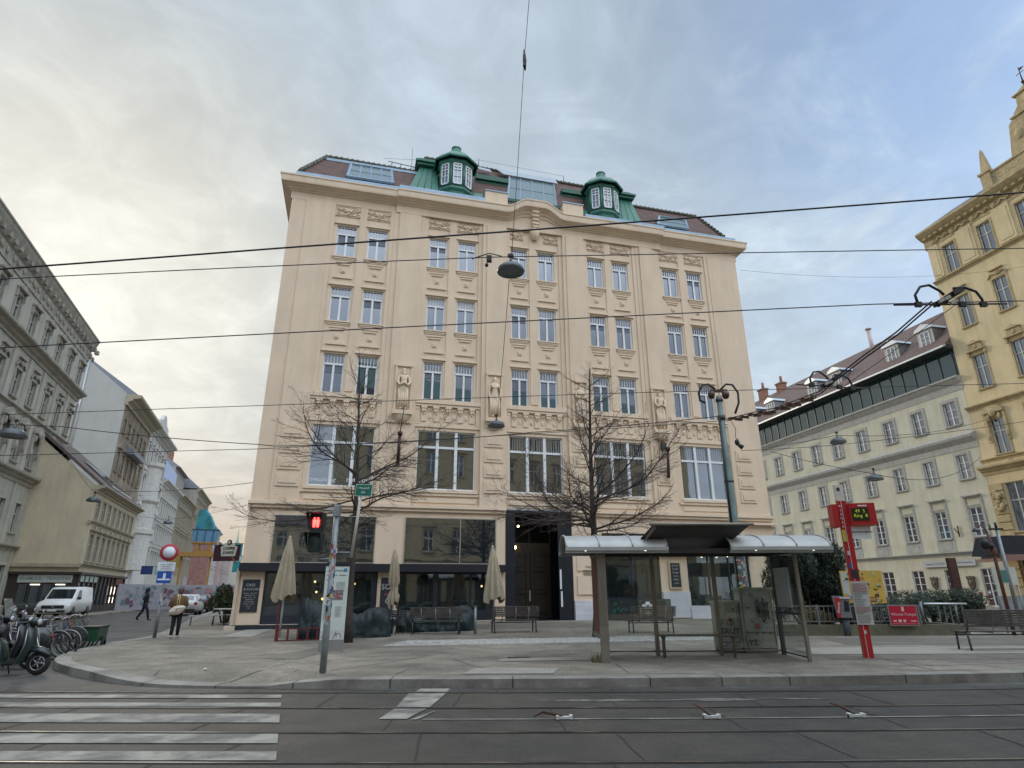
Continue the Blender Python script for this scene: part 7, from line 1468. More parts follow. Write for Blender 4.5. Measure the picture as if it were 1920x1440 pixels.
walkL = dict(L=dict(knee=(-.10, -.10, .50), ankle=(-.10, -.32, .12), toe=(-.10, -.20, .035), elbow=(-.24, -.04, 1.14), hand=(-.2, .14, .98)), R=dict(knee=(.10, .17, .50), ankle=(.10, .26, .08), toe=(.10, .42, .05), elbow=(.25, -.12, 1.14), hand=(.2, .02, .95)), hem=.74, coat=1.15)
p1 = person('man in dark hooded jacket and trousers walking across the side street', -21.35, 37.3, R(-62), 1.76, navy, blk, shoeb, walkL, hood=True)
wp_ = dict(L=dict(knee=(-.09, .03, .49), ankle=(-.09, -.06, .10), toe=(-.10, .08, .03), elbow=(-.27, -.06, 1.16), hand=(-.14, .14, 1.06), hid=1), R=dict(knee=(.09, .08, .49), ankle=(.09, .08, .09), toe=(.10, .22, .03), elbow=(.26, -.04, 1.16), hand=(.12, .15, 1.04), hid=1), hem=.86, coat=1.42)
p2 = person('woman in brown fleece jacket and black leggings walking away, pale bag on her hip', -11.6, 22.3, R(15), 1.62, brownj, blk, wsh, wp_, hair=(.07, .035, .018))
q = MB(); n = 20; vs = []
for w_, f in ((0, .02), (.04, .8), (.08, 1), (.14, 1), (.18, .8), (.22, .02)):
    for k in range(n): a = 2*math.pi*k/n; vs.append((.0+.25*f*math.cos(a)+.02*math.sin(3*a), w_-.1, .17*f*math.sin(a)*(1.0 if math.sin(a) < 0 else .75)+.05*math.cos(a)))
q.add(vs, [(i*n+j, i*n+(j+1) % n, (i+1)*n+(j+1) % n, (i+1)*n+j) for i in range(5) for j in range(n)], True); bagm = mat('pale_canvas_bag', (.55, .48, .40), .8, var=.08)
t = thing('shoulder_bag', 'pale beige cloth bag with two straps hanging at the woman\'s hip', 'bag', (-11.52, 22.08, .15+.93), R(12)); q.obj('bag_body', bagm, t)
q = MB(); q.tube([(-.02, -.02, .1), (-.02, -.03, .3), (-.04, .06, .5)], .014, 5); q.tube([(.05, -.02, .1), (.05, -.03, .3), (.0, .06, .5)], .014, 5); q.obj('straps', mat('yellowish_strap', (.5, .42, .2), .8), t)
st = dict(L=dict(knee=(-.09, .02, .49), ankle=(-.09, 0, .09), toe=(-.10, .14, .03), elbow=(-.25, .02, 1.15), hand=(-.2, .14, .95)), R=dict(knee=(.09, .02, .49), ankle=(.09, 0, .09), toe=(.10, .14, .03), elbow=(.25, .02, 1.15), hand=(.2, .14, .95)), hem=.8, coat=1.15)
person('person in dark coat standing by the plants at the corner cafe tables', -15.3, 34.6, R(60), 1.72, navy, blk, shoeb, st)
# ================================================================ vehicles
tyre = mat('tyre_rubber', (.018, .018, .018), .85, var=.1); rim = mat('wheel_rim', (.35, .35, .36), .35, .8); cgl = glass('car_glass', (.012, .015, .018), .06); lred = mat('tail_lamp_red', (.25, .01, .01), .25); lwh = mat('headlamp_glass', (.5, .52, .55), .15); plate = mat('number_plate', (.6, .6, .6), .5)
def loft(secs, m, name, t, smooth=True, cap=True):
    q = MB(); n = len(secs[0]); vs = [p for s_ in secs for p in s_]; fs = [(i*n+j, i*n+(j+1) % n, (i+1)*n+(j+1) % n, (i+1)*n+j) for i in range(len(secs)-1) for j in range(n)]
    if cap: fs += [tuple(reversed(range(n))), tuple((len(secs)-1)*n+j for j in range(n))]
    q.add(vs, fs, smooth); o = q.obj(name, m, t)
    return o
def car(label, x, y, rz, prof, W, paint, glassband, wheels, kind='car', z0=0, group=None):
    """prof: list of (x, z_bottom, z_shoulder, z_top, roof_factor) along the length; front at +x"""
    t = thing('parked_car' if kind == 'car' else 'parked_van', label, kind, (x, y, z0), rz, group); secs = []
    for px_, zb, zs, zt, rf_ in prof:
        h = W/2; secs.append([(px_, -h*.90, zb), (px_, -h, zb+.12), (px_, -h, zs-.06), (px_, -h*.965, zs), (px_, -h*rf_, zt-.04), (px_, -h*rf_*.9, zt), (px_, h*rf_*.9, zt), (px_, h*rf_, zt-.04), (px_, h*.965, zs), (px_, h, zs-.06), (px_, h, zb+.12), (px_, h*.90, zb)])
    loft(secs, paint, 'body', t)
    for nm, P in glassband:
        q = MB(); q.poly(P); q.obj(nm, cgl, t, False)
    for wx in wheels[:2]:
        for s in (-1, 1):
            q = MB(); q.lathe([(wheels[2]*.62, -.11), (wheels[2]*.97, -.11), (wheels[2], -.07), (wheels[2], .07), (wheels[2]*.97, .11), (wheels[2]*.62, .11)], (wx, s*(W/2-.11), wheels[2]), 24, ax='y'); o = q.obj('wheel', tyre, t); q = MB(); q.lathe([(.001, s*.10), (wheels[2]*.2, s*.105), (wheels[2]*.62, s*.085)], (wx, s*(W/2-.11), wheels[2]), 16, ax='y'); q.obj('rim', rim, o)
            q = MB(); q.lathe([(wheels[2]*1.12, -.012), (wheels[2]*1.12, .012), (.001, .012)], (wx, s*(W/2-.004), wheels[2]), 24, ax='y'); q.obj('wheel_arch', black, t)
    return t
wpaint = mat('white_car_paint', (.62, .63, .62), .25, var=.03); spaint = mat('silver_car_paint', (.45, .46, .47), .28, .3, var=.03); dpaint = mat('dark_car_paint', (.02, .02, .024), .25, var=.1)
# white van, front towards the viewer
H = .96
vp = [(-2.2, .35, 1.1, 1.86, .86), (-2.1, .3, 1.1, 1.90, .88), (-.6, .28, 1.1, 1.93, .88), (.55, .28, 1.1, 1.88, .86), (.75, .28, 1.1, 1.78, .84), (1.45, .28, 1.08, 1.14, .9), (1.9, .28, 1.0, 1.04, .88), (2.15, .28, .86, .9, .84), (2.25, .32, .75, .78, .8)]
van = car('white van parked facing the viewer in front of the low beige house shopfront', -30.1, 43.2, R(-72), vp, 1.86, wpaint, [('windscreen', [(1.42, -.74, 1.17), (1.42, .74, 1.17), (.80, .68, 1.77), (.80, -.68, 1.77)]), ('side_window', [(1.15, -.90, 1.14), (.15, -.90, 1.14), (.15, -.83, 1.70), (.62, -.83, 1.70)]), ('side_window', [(.05, -.90, 1.14), (-.9, -.90, 1.14), (-.9, -.83, 1.70), (.05, -.83, 1.70)]), ('side_window', [(1.15, .90, 1.14), (.15, .90, 1.14), (.15, .83, 1.70), (.62, .83, 1.70)])], (1.45, -1.35, .33), 'van', z0=.13)
q = MB(); q.box(2.19, 2.27, -.62, .62, .58, .78); q.box(2.2, 2.29, -.7, .7, .34, .48); q.obj('grille', black, van)
for s in (-1, 1): q = MB(); q.prism([(2.02, s*.55, .80), (2.02, s*.88, .82), (1.9, s*.9, .98), (2.02, s*.6, .88)], (.14, 0, 0)); q.obj('headlight', lwh, van); q = MB(); q.box(.95, 1.05, s*1.0-.08, s*1.0+.08, 1.1, 1.28); q.obj('mirror', black, van)
q = MB(); q.box(2.27, 2.30, -.26, .26, .42, .53); q.obj('number_plate', plate, van); q = MB(); q.box(2.27, 2.285, -.05, .05, .65, .74); q.obj('badge', rim, van)
# estate / suv parked cars seen from behind
sp = [(-2.2, .45, .95, 1.0, .84), (-2.12, .34, 1.0, 1.12, .86), (-1.95, .3, 1.0, 1.46, .74), (-1.6, .28, 1.0, 1.52, .76), (.0, .26, .98, 1.56, .76), (.55, .26, .97, 1.48, .74), (1.25, .26, .95, 1.0, .86), (1.9, .28, .85, .9, .84), (2.2, .36, .72, .74, .8)]
def suv(label, x, y, rz, paint, s=1.0, tag_=None):
    gb = [('rear_window', [(-2.13, -.62, 1.12), (-2.13, .62, 1.12), (-1.98, .58, 1.44), (-1.98, -.58, 1.44)]), ('windscreen', [(1.22, -.7, 1.02), (1.22, .7, 1.02), (.6, .6, 1.46), (.6, -.6, 1.46)])]
    for sd in (-1, 1): gb.append(('side_window', [(-1.85, sd*.875, 1.03), (.95, sd*.875, 1.01), (.45, sd*.70, 1.46), (-1.7, sd*.70, 1.46)]))
    c = car(label, x, y, rz, sp, 1.82, paint, gb, (1.35, -1.35, .34), 'car', group='cars parked in the side street')
    for sd in (-1, 1): q = MB(); q.box(-2.22, -2.05, sd*.78-.1, sd*.78+.1, .78, .98); q.obj('tail_light', lred, c)
    q = MB(); q.box(-2.215, -2.19, -.26, .26, .66, .78); q.obj('number_plate', plate, c); q = MB(); q.box(-2.22, -2.1, -.75, .75, .32, .5); q.obj('bumper', black, c); return c
suv('silver grey estate car parked in the side street, nearer of two, seen from behind', -25.6, 50.6, R(110), spaint)
suv('dark car with bright roof parked in front of the silver one', -28.2, 57.9, R(110), dpaint)
# ================================================================ two-wheelers at the kerb
def wheel(mb, c, r, w_, ax='y', spokes=0, tw=.02): mb.lathe([(r-tw*1.6, -w_/2), (r, -w_/2*.7), (r+.004, 0), (r, w_/2*.7), (r-tw*1.6, w_/2), (r-tw*1.6, -w_/2)], c, 28, ax=ax)
def ring(mb, c, r, t_, n=28, a0=0, a1=2*math.pi): mb.tube([(c[0]+r*math.cos(a0+(a1-a0)*k/n), c[1], c[2]+r*math.sin(a0+(a1-a0)*k/n)) for k in range(n+1)], t_, 6)
dull = mat('dull_rim', (.16, .16, .165), .4, .6)
def bicycle(label, x, y, rz, m, lean=.0, tyre_c=None, basket=False, z=0.0, fender=None):
    t = thing('bicycle', label, 'bicycle', (x, y, z), rz, 'bicycles at the kerb'); t.rotation_euler = (lean, 0, rz)
    for i, wx in enumerate((-.53, .55)):
        q = MB(); ring(q, (wx, 0, .345), .33, .020); o = q.obj('wheel', tyre_c or tyre, t); q = MB(); ring(q, (wx, 0, .345), .305, .009)
        for k in range(14): a = k*math.pi*2/14; q.tube([(wx, .012*(-1)**k, .345), (wx+.3*math.cos(a), 0, .345+.3*math.sin(a))], .0022, 3)
        q.cyl((wx, -.04, .345), (wx, .04, .345), .025, n=8); q.obj('rim', dull, o)
        if fender: q = MB(); ring(q, (wx, 0, .345), .365, .014, 12, .3, 2.9); q.obj('mudguard', fender, t)
    q = MB(); T = [((.36, 0, .82), (-.12, 0, .80)), ((.36, 0, .80), (-.08, 0, .28)), ((-.16, 0, .86), (-.08, 0, .28)), ((-.08, 0, .28), (-.53, .05, .345)), ((-.08, 0, .28), (-.53, -.05, .345)), ((-.14, 0, .78), (-.53, .05, .345)), ((-.14, 0, .78), (-.53, -.05, .345))]
    for a, b in T: q.tube([a, b], .016, 6)
    q.tube([(.33, 0, .92), (.40, 0, .68), (.55, .05, .345)], .014, 6); q.tube([(.40, 0, .68), (.55, -.05, .345)], .014, 6); q.obj('frame', m, t)
    q = MB(); q.tube([(.22, -.27, .98), (.33, -.2, 1.0), (.34, 0, .95), (.33, .2, 1.0), (.22, .27, .98)], .013, 6); q.obj('handlebar', rim, t); q = MB(); q.tube([(-.27, 0, .92), (-.16, 0, .93), (.0, 0, .92)], [.07, .055, .02], 8); q.obj('saddle', black, t)
    q = MB(); q.cyl((-.08, -.05, .28), (-.08, .05, .28), .085, n=14); q.box(-.02, .0, .05, .1, .1, .28); q.obj('crank', dsteel, t)
    if basket: q = MB(); q.box(-.75, -.4, -.12, .12, .76, .79); q.obj('carrier', dsteel, t)
    return t
scm = mat('dark_green_scooter', (.02, .032, .032), .22, var=.1); scm2 = mat('black_scooter_paint', (.016, .018, .022), .25, var=.1)
def scooter(label, x, y, rz, m, shield=False, z=0.0, chrome_=True, wind=False):
    t = thing('motor_scooter', label, 'scooter', (x, y, z), rz, 'motor scooters at the kerb')
    for wx in (-.62, .62):
        q = MB(); q.lathe([(.14, -.05), (.215, -.045), (.235, 0), (.215, .045), (.14, .05)], (wx, 0, .235), 24, ax='y'); o = q.obj('wheel', tyre, t); q = MB(); [q.tube([(wx, s_*.045, .235), (wx+.13*math.cos(k*1.2566), s_*.04, .235+.13*math.sin(k*1.2566))], .014, 5) for k in range(5) for s_ in (-1, 1)]; ring(q, (wx, -.045, .235), .135, .010, 20); ring(q, (wx, .045, .235), .135, .010, 20); q.cyl((wx, -.06, .235), (wx, .06, .235), .03, n=8); q.obj('rim', rim, o); q = MB(); q.lathe([(.001, -.02), (.14, -.02), (.14, .02), (.001, .02)], (wx, 0, .235), 18, ax='y'); q.obj('brake_drum', dsteel, o)
    q = MB(); secs = []
    for px_, zb, zt, w_ in ((-.95, .52, .66, .07), (-.8, .40, .80, .15), (-.55, .30, .82, .20), (-.3, .26, .80, .20), (-.12, .24, .62, .16), (-.02, .24, .34, .14)):
        secs.append([(px_, -w_*.7, zb), (px_, -w_, (zb+zt)/2), (px_, -w_*.75, zt), (px_, w_*.75, zt), (px_, w_, (zb+zt)/2), (px_, w_*.7, zb)])
    loft(secs, m, 'rear_body', t); q = MB(); q.box(-.15, .36, -.16, .16, .24, .29); q.obj('footboard', m, t)
    q = MB(); q.add([(.34, -.22, .26), (.34, .22, .26), (.36, .0, .26), (.42, -.24, .62), (.42, .24, .62), (.50, 0, .62), (.36, -.18, .90), (.36, .18, .90), (.44, 0, .90), (.30, -.1, 1.0), (.30, .1, 1.0), (.34, 0, 1.0), (.32, -.2, .27), (.32, .2, .27), (.36, -.22, .62), (.36, .22, .62), (.32, -.16, .90), (.32, .16, .90)], [(0, 2, 5, 3), (2, 1, 4, 5), (3, 5, 8, 6), (5, 4, 7, 8), (6, 8, 11, 9), (8, 7, 10, 11), (12, 14, 15, 13), (14, 16, 17, 15), (16, 9, 10, 17), (0, 3, 14, 12), (3, 6, 16, 14), (1, 13, 15, 4), (4, 15, 17, 7), (6, 9, 16), (7, 17, 10)], True); q.obj('leg_shield', m, t)
    q = MB(); q.tube([(.32, -.235, .28), (.41, -.25, .62), (.36, -.19, .90)], .012, 5); q.tube([(.32, .235, .28), (.41, .25, .62), (.36, .19, .90)], .012, 5); q.obj('shield_trim', rim, t)
    q = MB(); secs = []
    for px_, zc, w_ in ((.40, .50, .10), (.62, .52, .12), (.82, .42, .07)): secs.append([(px_, w_*math.cos(a), zc-.06+.10*math.sin(a)) for a in [math.pi*k/6 for k in range(7)]])
    loft(secs, m, 'front_mudguard', t); q = MB(); q.tube([(.36, 0, .95), (.58, .06, .42), (.62, .06, .235)], .02, 6); q.obj('fork', rim, t)
    q = MB(); q.tube([(.26, -.34, 1.02), (.32, -.12, 1.05), (.32, .12, 1.05), (.26, .34, 1.02)], .02, 6); q.ball((.38, 0, 1.04), .10, .11, .09, 12, 8); q.obj('handlebar', m, t); q = MB(); q.ball((.46, 0, 1.04), .035, .07, .06, 10, 6); q.obj('headlight', lwh, t)
    q = MB()
    for s in (-1, 1): q.tube([(.28, s*.28, 1.04), (.30, s*.36, 1.2)], .007, 5); q.ball((.30, s*.36, 1.24), .02, .055, .045, 10, 6)
    q.obj('mirrors', rim if chrome_ else black, t); q = MB(); q.tube([(-.72, 0, .86), (-.45, 0, .87), (-.15, 0, .82)], [.10, .14, .09], 10); q.obj('seat', black, t); q = MB(); q.ball((-.96, 0, .6), .03, .07, .05, 8, 6); q.obj('tail_light', lred, t)
    q = MB(); q.tube([(-.05, .14, .25), (-.02, .22, .02)], .014, 5); q.obj('stand', dsteel, t)
    if wind: q = MB(); q.quad((.42, -.22, 1.08), (.42, .22, 1.08), (.26, .17, 1.5), (.26, -.17, 1.5)); q.obj('windshield', glass('visor_glass', (.3, .35, .33), .1, clear=.6, wav=0), t, False)
    return t
scooter('large dark green scooter at the left edge, foremost of the two-wheelers', -10.55, 13.75, R(8), scm, z=0)
scooter('black scooter with tall windshield, second in the row behind the dark green scooter', -12.6, 15.6, R(10), scm2, wind=True, z=0)
t = thing('crash_helmet', 'pale silver crash helmet on the scooter at the left edge', 'helmet', (-12.3, 14.9, 1.12), R(10)); q = MB(); q.ball((0, 0, .0), .15, .13, .13, 16, 10); q.obj('shell', mat('silver_helmet', (.6, .62, .62), .2), t); q = MB(); q.ball((.08, 0, -.03), .10, .115, .06, 12, 8); q.obj('visor', black, t)
silver = mat('silver_frame', (.2, .21, .22), .4, .5); blf = mat('black_frame', (.02, .02, .02), .35); bluef = mat('blue_frame', (.03, .06, .12), .4); grf = mat('green_frame', (.03, .1, .05), .4); redf = mat('orange_frame', (.2, .05, .02), .5)
specs = [(-12.3, 16.75, silver, .08, 'silver bicycle third in the kerb row, wheel against the kerb'), (-12.55, 17.45, blf, -.06, 'black bicycle next after the silver one in the kerb row'), (-12.9, 18.1, bluef, .05, 'blue bicycle in the middle of the kerb row'), (-13.2, 18.75, redf, .1, 'orange bicycle behind the blue one in the kerb row'), (-13.35, 19.3, grf, -.08, 'green bicycle near the far end of the kerb row'), (-13.6, 19.9, blf, .04, 'black bicycle with white tyre walls, last before the small green truck')]
for i, (x, y, m_, ln, lb_) in enumerate(specs): bicycle(lb_, x, y, R(12+3*(i % 3)), m_, ln, basket=i % 2, fender=silver if i in (0, 3) else None, tyre_c=mat('pale_tyre', (.3, .29, .27), .8) if i in (1, 5) else None)
bicycle('grey bicycle squeezed between the silver and the black one in the kerb row', -12.35, 17.1, R(18), mat('dull_grey_frame', (.14, .14, .15), .5), -.1); bicycle('dark bicycle between the blue and the orange one in the kerb row', -13.0, 18.45, R(9), blf, .1); bicycle('rust-coloured bicycle between the orange and the green one', -13.3, 19.05, R(16), mrust, .0)
scooter('dark grey scooter with orange indicator among the bicycles', -12.5, 16.2, R(190), mat('grey_scooter', (.05, .055, .06), .25), z=0)
scooter('black scooter parked between the green scooter and the first bicycles', -11.6, 14.9, R(6), scm2, z=0); scooter('dark blue scooter in the second row at the left edge', -13.6, 15.0, R(14), mat('dark_blue_scooter', (.015, .02, .04), .25), z=0, wind=True)
scooter('black motor scooter standing behind the bicycles near the white van', -14.9, 19.0, R(15), scm2, z=0)
bicycle('silver bicycle with white handlebar in the second row near the white van', -14.2, 17.6, R(20), silver, .05, fender=silver)
bicycle('black bicycle parked farther left in the second row', -13.9, 16.4, R(14), blf, -.05)
# small green cargo trailer
t = thing('cargo_trailer', 'small dark green cargo trailer with black cover, last in the row of two-wheelers', 'trailer', (-12.7, 19.7, 0), R(-72)); t.scale = (.78, .78, .86); gp = mat('truck_green', (.010, .055, .028), .4, var=.15)
q = MB(); q.box(-.5, .75, -.36, -.33, .32, .74); q.box(-.5, .75, .33, .36, .32, .74); q.box(-.5, -.46, -.33, .33, .32, .74); q.box(.71, .75, -.33, .33, .32, .74); q.box(-.46, .71, -.33, .33, .32, .35); q.obj('box', gp, t)
q = MB(); q.box(-.53, .78, -.39, .39, .74, .80); q.obj('cover', black, t)
for s_ in (-1, 1):
    q = MB(); q.lathe([(.12, -.05), (.21, -.045), (.225, 0), (.21, .045), (.12, .05)], (.1, s_*.43, .225), 20, ax='y'); q.obj('wheel', tyre, t)
    MB().box(-.525, -.501, s_*.28-.05, s_*.28+.05, .36, .46).obj('tail_light', lred, t)
MB().box(-.53, -.501, -.12, .12, .38, .47).obj('number_plate', mat('yellow_plate', (.45, .25, .03), .5), t); MB().box(-.515, -.501, -.25, .2, .56, .60).obj('white_stripe', plate, t); q = MB(); q.cyl((-.5, -.42, .3), (-.5, -.42, .95), .02, n=6); q.box(-.54, -.47, -.47, -.37, .7, 1.0); q.obj('marker_post', rim, t)
# bicycles behind the garden railing, right
bicycle('white bicycle parked in front of the palace, behind the yellow notice board', 15.3, 25.9, R(70), mat('white_frame', (.5, .5, .5), .4), .08, z=.35); bicycle('dark bicycle leaning beside the white one before the palace', 16.0, 26.0, R(75), blf, -.08, z=.35)
# ================================================================ site hoarding, lift container, far street things
hm = mat('hoarding_grey', (.20, .21, .23), .8, var=.2, scale=2); mur = [mat('mural_pale', (.26, .26, .29), .7, var=.15, scale=3), mat('mural_plum', (.12, .06, .09), .7), mat('mural_teal', (.10, .16, .18), .7), mat('mural_rose', (.3, .16, .18), .7), mat('mural_orange', (.4, .22, .03), .7), hm]
t = thing('site_hoarding', 'building site hoarding painted with plum and grey shapes, across the side street', 'hoarding', (0, 0, 0)); a, b, c, d = Vector((-36.9, 59.5, .13)), Vector((-36.0, 64.5, .1)), Vector((-29, 70, .1)), Vector((-26.2, 73.5, .1))
q = MB()
for P, Q in ((a, b), (b, c), (c, d)):
    n = (Q-P).normalized(); nn = Vector((n.y, -n.x, 0))*.06; q.add([P, Q, Q+Vector((0, 0, 2.35)), P+Vector((0, 0, 2.35)), P+nn, Q+nn, Q+nn+Vector((0, 0, 2.35)), P+nn+Vector((0, 0, 2.35))], [(0, 1, 2, 3), (4, 7, 6, 5), (0, 4, 5, 1), (3, 2, 6, 7), (0, 3, 7, 4), (1, 5, 6, 2)])
q.obj('boards', mur[0], t); q = MB(); rnd = random.Random(31)
for P, Q, cnt in ((a, b, 30), (b, c, 110), (c, d, 40)):
    n = (Q-P).normalized(); nn = Vector((n.y, -n.x, 0))
    for k in range(cnt):
        q.k = rnd.choice((1, 1, 2, 3, 1, 2, 5)) if P is not a else rnd.choice((5, 5, 2, 1)); L_ = (Q-P).length; u, z, r = rnd.uniform(.5, L_-.5), rnd.uniform(.4, 2.0), rnd.uniform(.12, .42); off = .07+.0006*k
        q.poly([P+n*(u+r*math.cos(t_)*(1+.3*math.sin(3*t_+k)))+nn*off+Vector((0, 0, z+r*.7*math.sin(t_))) for t_ in [2*math.pi*j/12 for j in range(12)]])
q.obj('mural', mur, t, False)
t = thing('lift_container', 'blue skip container on a yellow hoist frame over the side street', 'container', (-35.9, 72.5, -1.75), R(20)); t.scale = (.7, .7, 1); q = MB(); q.add([(-1.75, -1, 9.0), (1.75, -1, 9.0), (2.0, -1, 10.3), (-2.0, -1, 10.3), (-1.75, 1, 9.0), (1.75, 1, 9.0), (2.0, 1, 10.3), (-2.0, 1, 10.3)], [(0, 1, 2, 3), (4, 7, 6, 5), (0, 4, 5, 1), (0, 3, 7, 4), (1, 5, 6, 2)]); q.obj('bin', mat('sky_blue_skip', (.09, .22, .34), .5, var=.15), t)
q = MB(); q.box(-2.05, 2.05, -1.05, 1.05, 10.28, 10.42)
for x in (-1.2, 0, 1.2): q.box(x-.05, x+.05, -1.12, -1.0, 9.0, 10.3)
q.obj('rim', mat('dark_blue_rim', (.02, .06, .1), .5), t); q = MB(); q.box(-1.9, 1.9, -1, 1, 8.8, 9.0); q.box(-1.1, -.7, -.9, .9, 8.0, 8.85); q.box(.7, 1.1, -.9, .9, 8.0, 8.85); q.box(-1.3, 1.3, -.9, .9, 7.85, 8.05); q.box(-3.4, 1.8, -1, .9, 7.35, 7.85); q.box(1.1, 1.4, -.2, .2, 1.75, 7.4); q.box(-3.2, -2.9, -.2, .2, 1.75, 7.4); q.obj('hoist_frame', mat('machine_yellow', (.33, .18, .04), .6, var=.15), t)
t = thing('blue_netting', 'bright blue and turquoise scaffold netting on the last houses of the side street', 'netting', (-49.8, 100, 0), R(8)); q = MB(); q.prism([(-1.5, 0, 10), (1.2, 0, 10), (1.3, 0, 11.8), (.9, 0, 12.6), (.4, 0, 13.6), (-.4, 0, 14.6), (-1.3, 0, 14.5), (-1.5, 0, 13)], (0, 1.2, 0)); q.obj('net', mat('blue_net', (.03, .19, .28), .7, var=.5, scale=.6, col2=(.04, .25, .22), cscale=.35), t)
q = MB(); q.box(-1.5, 1.2, .1, 1.1, 0, 10); q.obj('scaffold_boards', mat('scaffold_pink', (.32, .17, .15), .8, var=.3), t)
for nm, lb_, x, y, z, w_, h, m_ in (('green_lightbox', 'small green shop sign on the stucco houses', -40.0, 72, 3.6, 1.5, .9, mat('pale_green_sign', (.25, .4, .3), .6)), ('blue_shop_sign', 'dark blue projecting shop sign at the end of the low beige house', -38.4, 66.2, 3.5, 1.1, .8, mat('navy_sign', (.02, .04, .16), .6)), ('teal_banner', 'tall teal banner by the hoist', -36.0, 82, 4.2, .9, 3.6, mat('teal_banner_cloth', (.02, .2, .22), .7)), ('yellow_awning_sign', 'yellow shop sign with black corner on the stucco house', -41.0, 76, 4.6, 1.6, 1.4, mat('ochre_sign', (.3, .22, .06), .7)), ('pharmacy_light', 'green-white hanging sign with dark letters below the hoist arm', -32.5, 74.5, 5.2, 2.9, .6, mat('pale_mint_sign', (.4, .48, .44), .6))):
    t = thing(nm, lb_, 'shop sign', (x, y, z), R(15)); MB().box(-w_/2, w_/2, -.05, .05, 0, h).obj('board', m_, t); MB().box(-w_/2-.03, w_/2+.03, -.03, .03, h, h+.06).obj('bracket', dark, t)
# cafe table and chairs round the corner
t = thing('cafe_table', 'white-topped cafe table at the corner of the cream building', 'table', at(-14.0, 31.4)); MB().box(-.45, .45, -.35, .35, .72, .76).obj('tabletop', mat('white_tabletop', (.6, .6, .6), .4), t); MB().cyl((0, 0, 0), (0, 0, .72), .035, n=8).box(-.25, .25, -.03, .03, 0, .03).box(-.03, .03, -.25, .25, 0, .03).obj('pedestal', dsteel, t)
t0 = thing('cafe_bench', 'pale bench left of the white cafe table round the corner', 'bench', at(-14.9, 31.0), .2, 'benches at the corner cafe table'); MB().box(-.6, .6, -.15, .15, .42, .46).obj('seat', mat('pale_bench', (.42, .42, .4), .6), t0); q = MB()
for sx in (-.5, .5): q.tube([(sx, -.12, 0), (sx+.03, 0, .42), (sx, .12, 0)], .015, 5)
q.obj('legs', dsteel, t0); dup(t0, at(-14.4, 32.2), .25, 'pale bench behind the white cafe table round the corner')
# small litter and white paving spot
q = MB(); q.quad((-.55, -.1, 0), (.55, .1, 0), (.6, .25, 0), (-.45, .02, 0)); o = q.obj('bright_slab', mkerb, None, False); o.location = at(-10.2, 22.9, .013); tag(o, kind='structure'); o.data.materials[0] = mat('white_slab', (.5, .5, .47), .7)
q = MB(); q.add([(-.05, 0, 0), (.04, -.02, .015), (.05, .05, 0), (-.02, .05, .02)], [(0, 1, 2), (0, 2, 3)]); o = q.obj('paper_scrap', white, None, False); o.location = at(-6.2, 13.35, .01); tag(o, 'crumpled white paper scrap lying on the pavement by the lowered kerb', 'litter')
# things at the far right edge
t = thing('wooden_stele', 'tall dark reddish wooden post with crossbar table, before the palace door', 'post', (18.85, 27, .35)); t.scale = (.62, .62, .62); cor = mat('reddish_dark_wood', (.06, .02, .012), .7, var=.3, scale=4); q = MB(); q.box(-.27, .25, -.15, .15, 1.3, 4.2); q.obj('upright', cor, t); q = MB(); q.prism([(-.6, -.3, 1.3), (.6, -.3, 1.3), (.45, -.3, 0), (-.3, -.3, 0)], (0, .6, 0)); q.obj('foot', black, t); q = MB(); q.box(-1.25, 1.2, -.3, .3, 1.28, 1.35); q.obj('crossbar', black, t)
t = thing('flower_stall', 'heap of red and white flowers and pots before the palace', 'flower display', (19.4, 26.0, .35)); q = MB(); rnd = random.Random(4)
for k in range(26): q.k = rnd.choice((0, 0, 1, 2)); q.ball((rnd.uniform(-.7, .5), rnd.uniform(-.2, .2), rnd.uniform(.5, 1.2)), rnd.uniform(.03, .07), n=7, k=5)
q.obj('blossoms', [mat('red_blossom', (.35, .03, .03), .7), mat('white_blossom', (.6, .55, .55), .7), mat('blue_pot', (.03, .05, .12), .6)], t); MB().box(-.8, .8, -.25, .25, 0, .5).obj('table', dark, t)
oldl = mat('reddish_lamp_post', (.13, .05, .035), .6, var=.15)
t = thing('old_lamp_post', 'curved reddish lamp post leaning over the canopy at the right edge', 'street lamp', (16.15, 21, .25)); q = MB(); q.tube([(0, 0, 0), (0, 0, 2.3), (0, 0, 2.9), (-.04, 0, 3.2)], [.06, .05, .04, .035], 8); q.lathe([(.05, 2.45), (.1, 2.55), (.1, 2.7), (.05, 2.8)], (0, 0, 0), 10); q.tube([(-.02, 0, 3.1), (-.08, 0, 3.35), (-.2, 0, 3.48), (-.38, 0, 3.4)], .025, 6); q.obj('pole', oldl, t); q = MB(); q.lathe([(.12, 0), (.13, .03), (.05, .12), (.02, .15)], (-.40, 0, 3.26), 12); q.obj('lamp_shade', lampb, t)
q = MB(); q.ball((-.24, -.05, 2.86), .16, .12, .18, 12, 8); q.ball((-.10, -.1, 2.78), .09, n=10, k=7); o = q.obj('round_mirror', black, t)
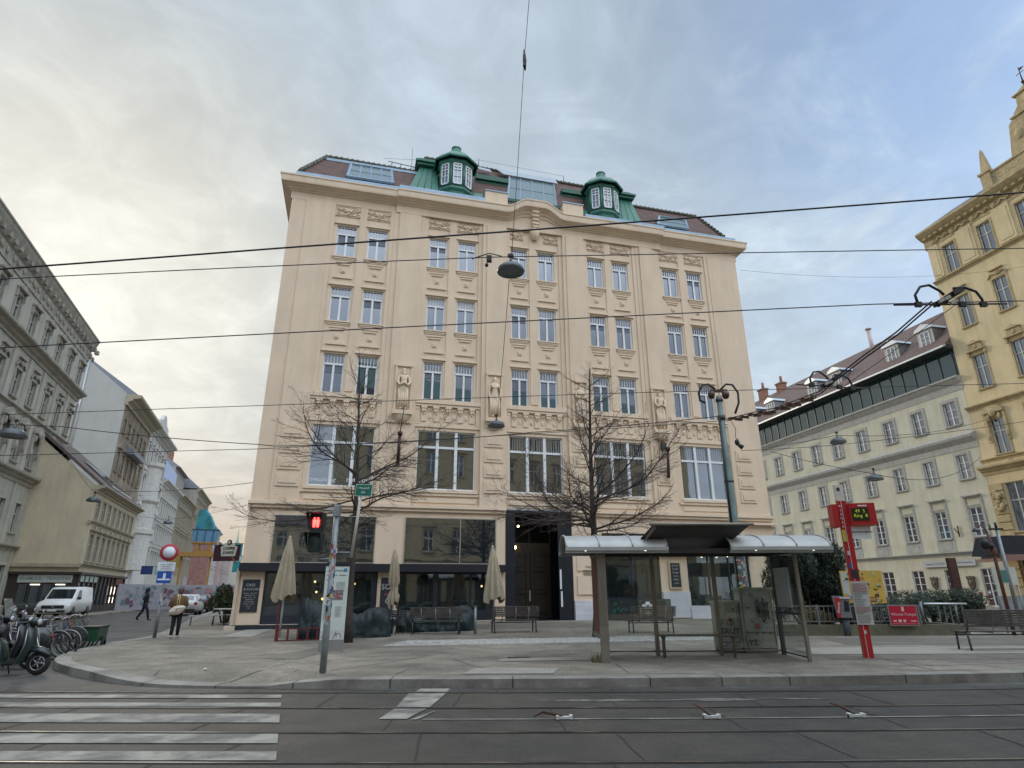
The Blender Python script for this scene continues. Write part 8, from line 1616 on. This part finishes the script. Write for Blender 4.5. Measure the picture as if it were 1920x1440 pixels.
t = thing('grey_lamp_pole', 'grey pole with black bracket head in front of the dark canopy, right edge', 'pole', (16.85, 21.5, .25)); q = MB(); q.tube([(0, 0, 0), (0, 0, 3.4)], .05, 8); q.obj('pole', galv, t); q = MB(); q.box(-.24, .2, -.05, .05, 3.36, 3.42); q.tube([(-.2, 0, 3.4), (-.23, 0, 3.55)], .02, 5); q.tube([(.0, 0, 3.4), (.0, 0, 3.62)], .04, 6); q.tube([(0, 0, 3.15), (1.0, 0, 3.15)], .02, 5); q.obj('bracket', black, t)
t = thing('market_canopy', 'dark canvas market canopy with reddish rail on posts, right edge', 'canopy', (19.0, 23.4, .3)); t.scale = (.75, .75, .80); q = MB(); q.prism([(-1.6, -.8, 3.2), (1.0, -.8, 3.2), (.5, -.8, 4.05), (-1.2, -.8, 4.05)], (0, 2.0, 0)); q.prism([(1.5, -.8, 3.2), (5.0, -.8, 3.2), (4.4, -.8, 4.1), (2.0, -.8, 4.1)], (0, 2.0, 0)); q.obj('canvas', mat('dark_canvas', (.02, .018, .025), .8), t)
q = MB(); q.box(-1.7, 5.2, -.95, -.8, 2.95, 3.2); q.obj('rail', mat('reddish_rail', (.25, .13, .10), .6), t); q = MB()
for x in (-1.4, 1.2, 4.8): q.cyl((x, -.6, 0), (x, -.6, 3.0), .05, n=6)
q.obj('posts', oldl, t); q = MB(); q.box(-1.2, .2, .6, .7, .2, 1.4); q.box(.5, 1.8, .6, .7, .3, 1.3); q.obj('notice_boards', [mat('pale_poster', (.4, .4, .42), .7, var=.2, scale=5)], t)
q = MB(); q.k = 1; q.box(-.5, -.2, .585, .6, .5, .8); q.k = 0; q.box(.6, 1.1, .585, .6, .9, 1.2); q.box(.8, 1.6, .584, .6, .4, .7); q.obj('posters', [mat('brd_blue', (.1, .14, .3), .6), mat('red_blossom', (.35, .03, .03), .7)], t)
t = thing('white_sign_board', 'small yellow-white notice panel with green plaque on posts, before the dark canopy', 'notice board', (17.2, 22.3, .25)); MB().box(-.3, .55, -.03, .03, 1.55, 2.15).obj('board', mat('pale_notice2', (.5, .5, .42), .6), t); MB().box(-.05, .2, -.045, -.031, 1.65, 2.05).obj('plaque', mat('green_plaque', (.05, .2, .16), .6), t); q = MB(); q.cyl((-.25, 0, 0), (-.25, 0, 1.6), .03, n=6); q.cyl((.5, 0, 0), (.5, 0, 1.6), .03, n=6); q.obj('posts', galv, t)
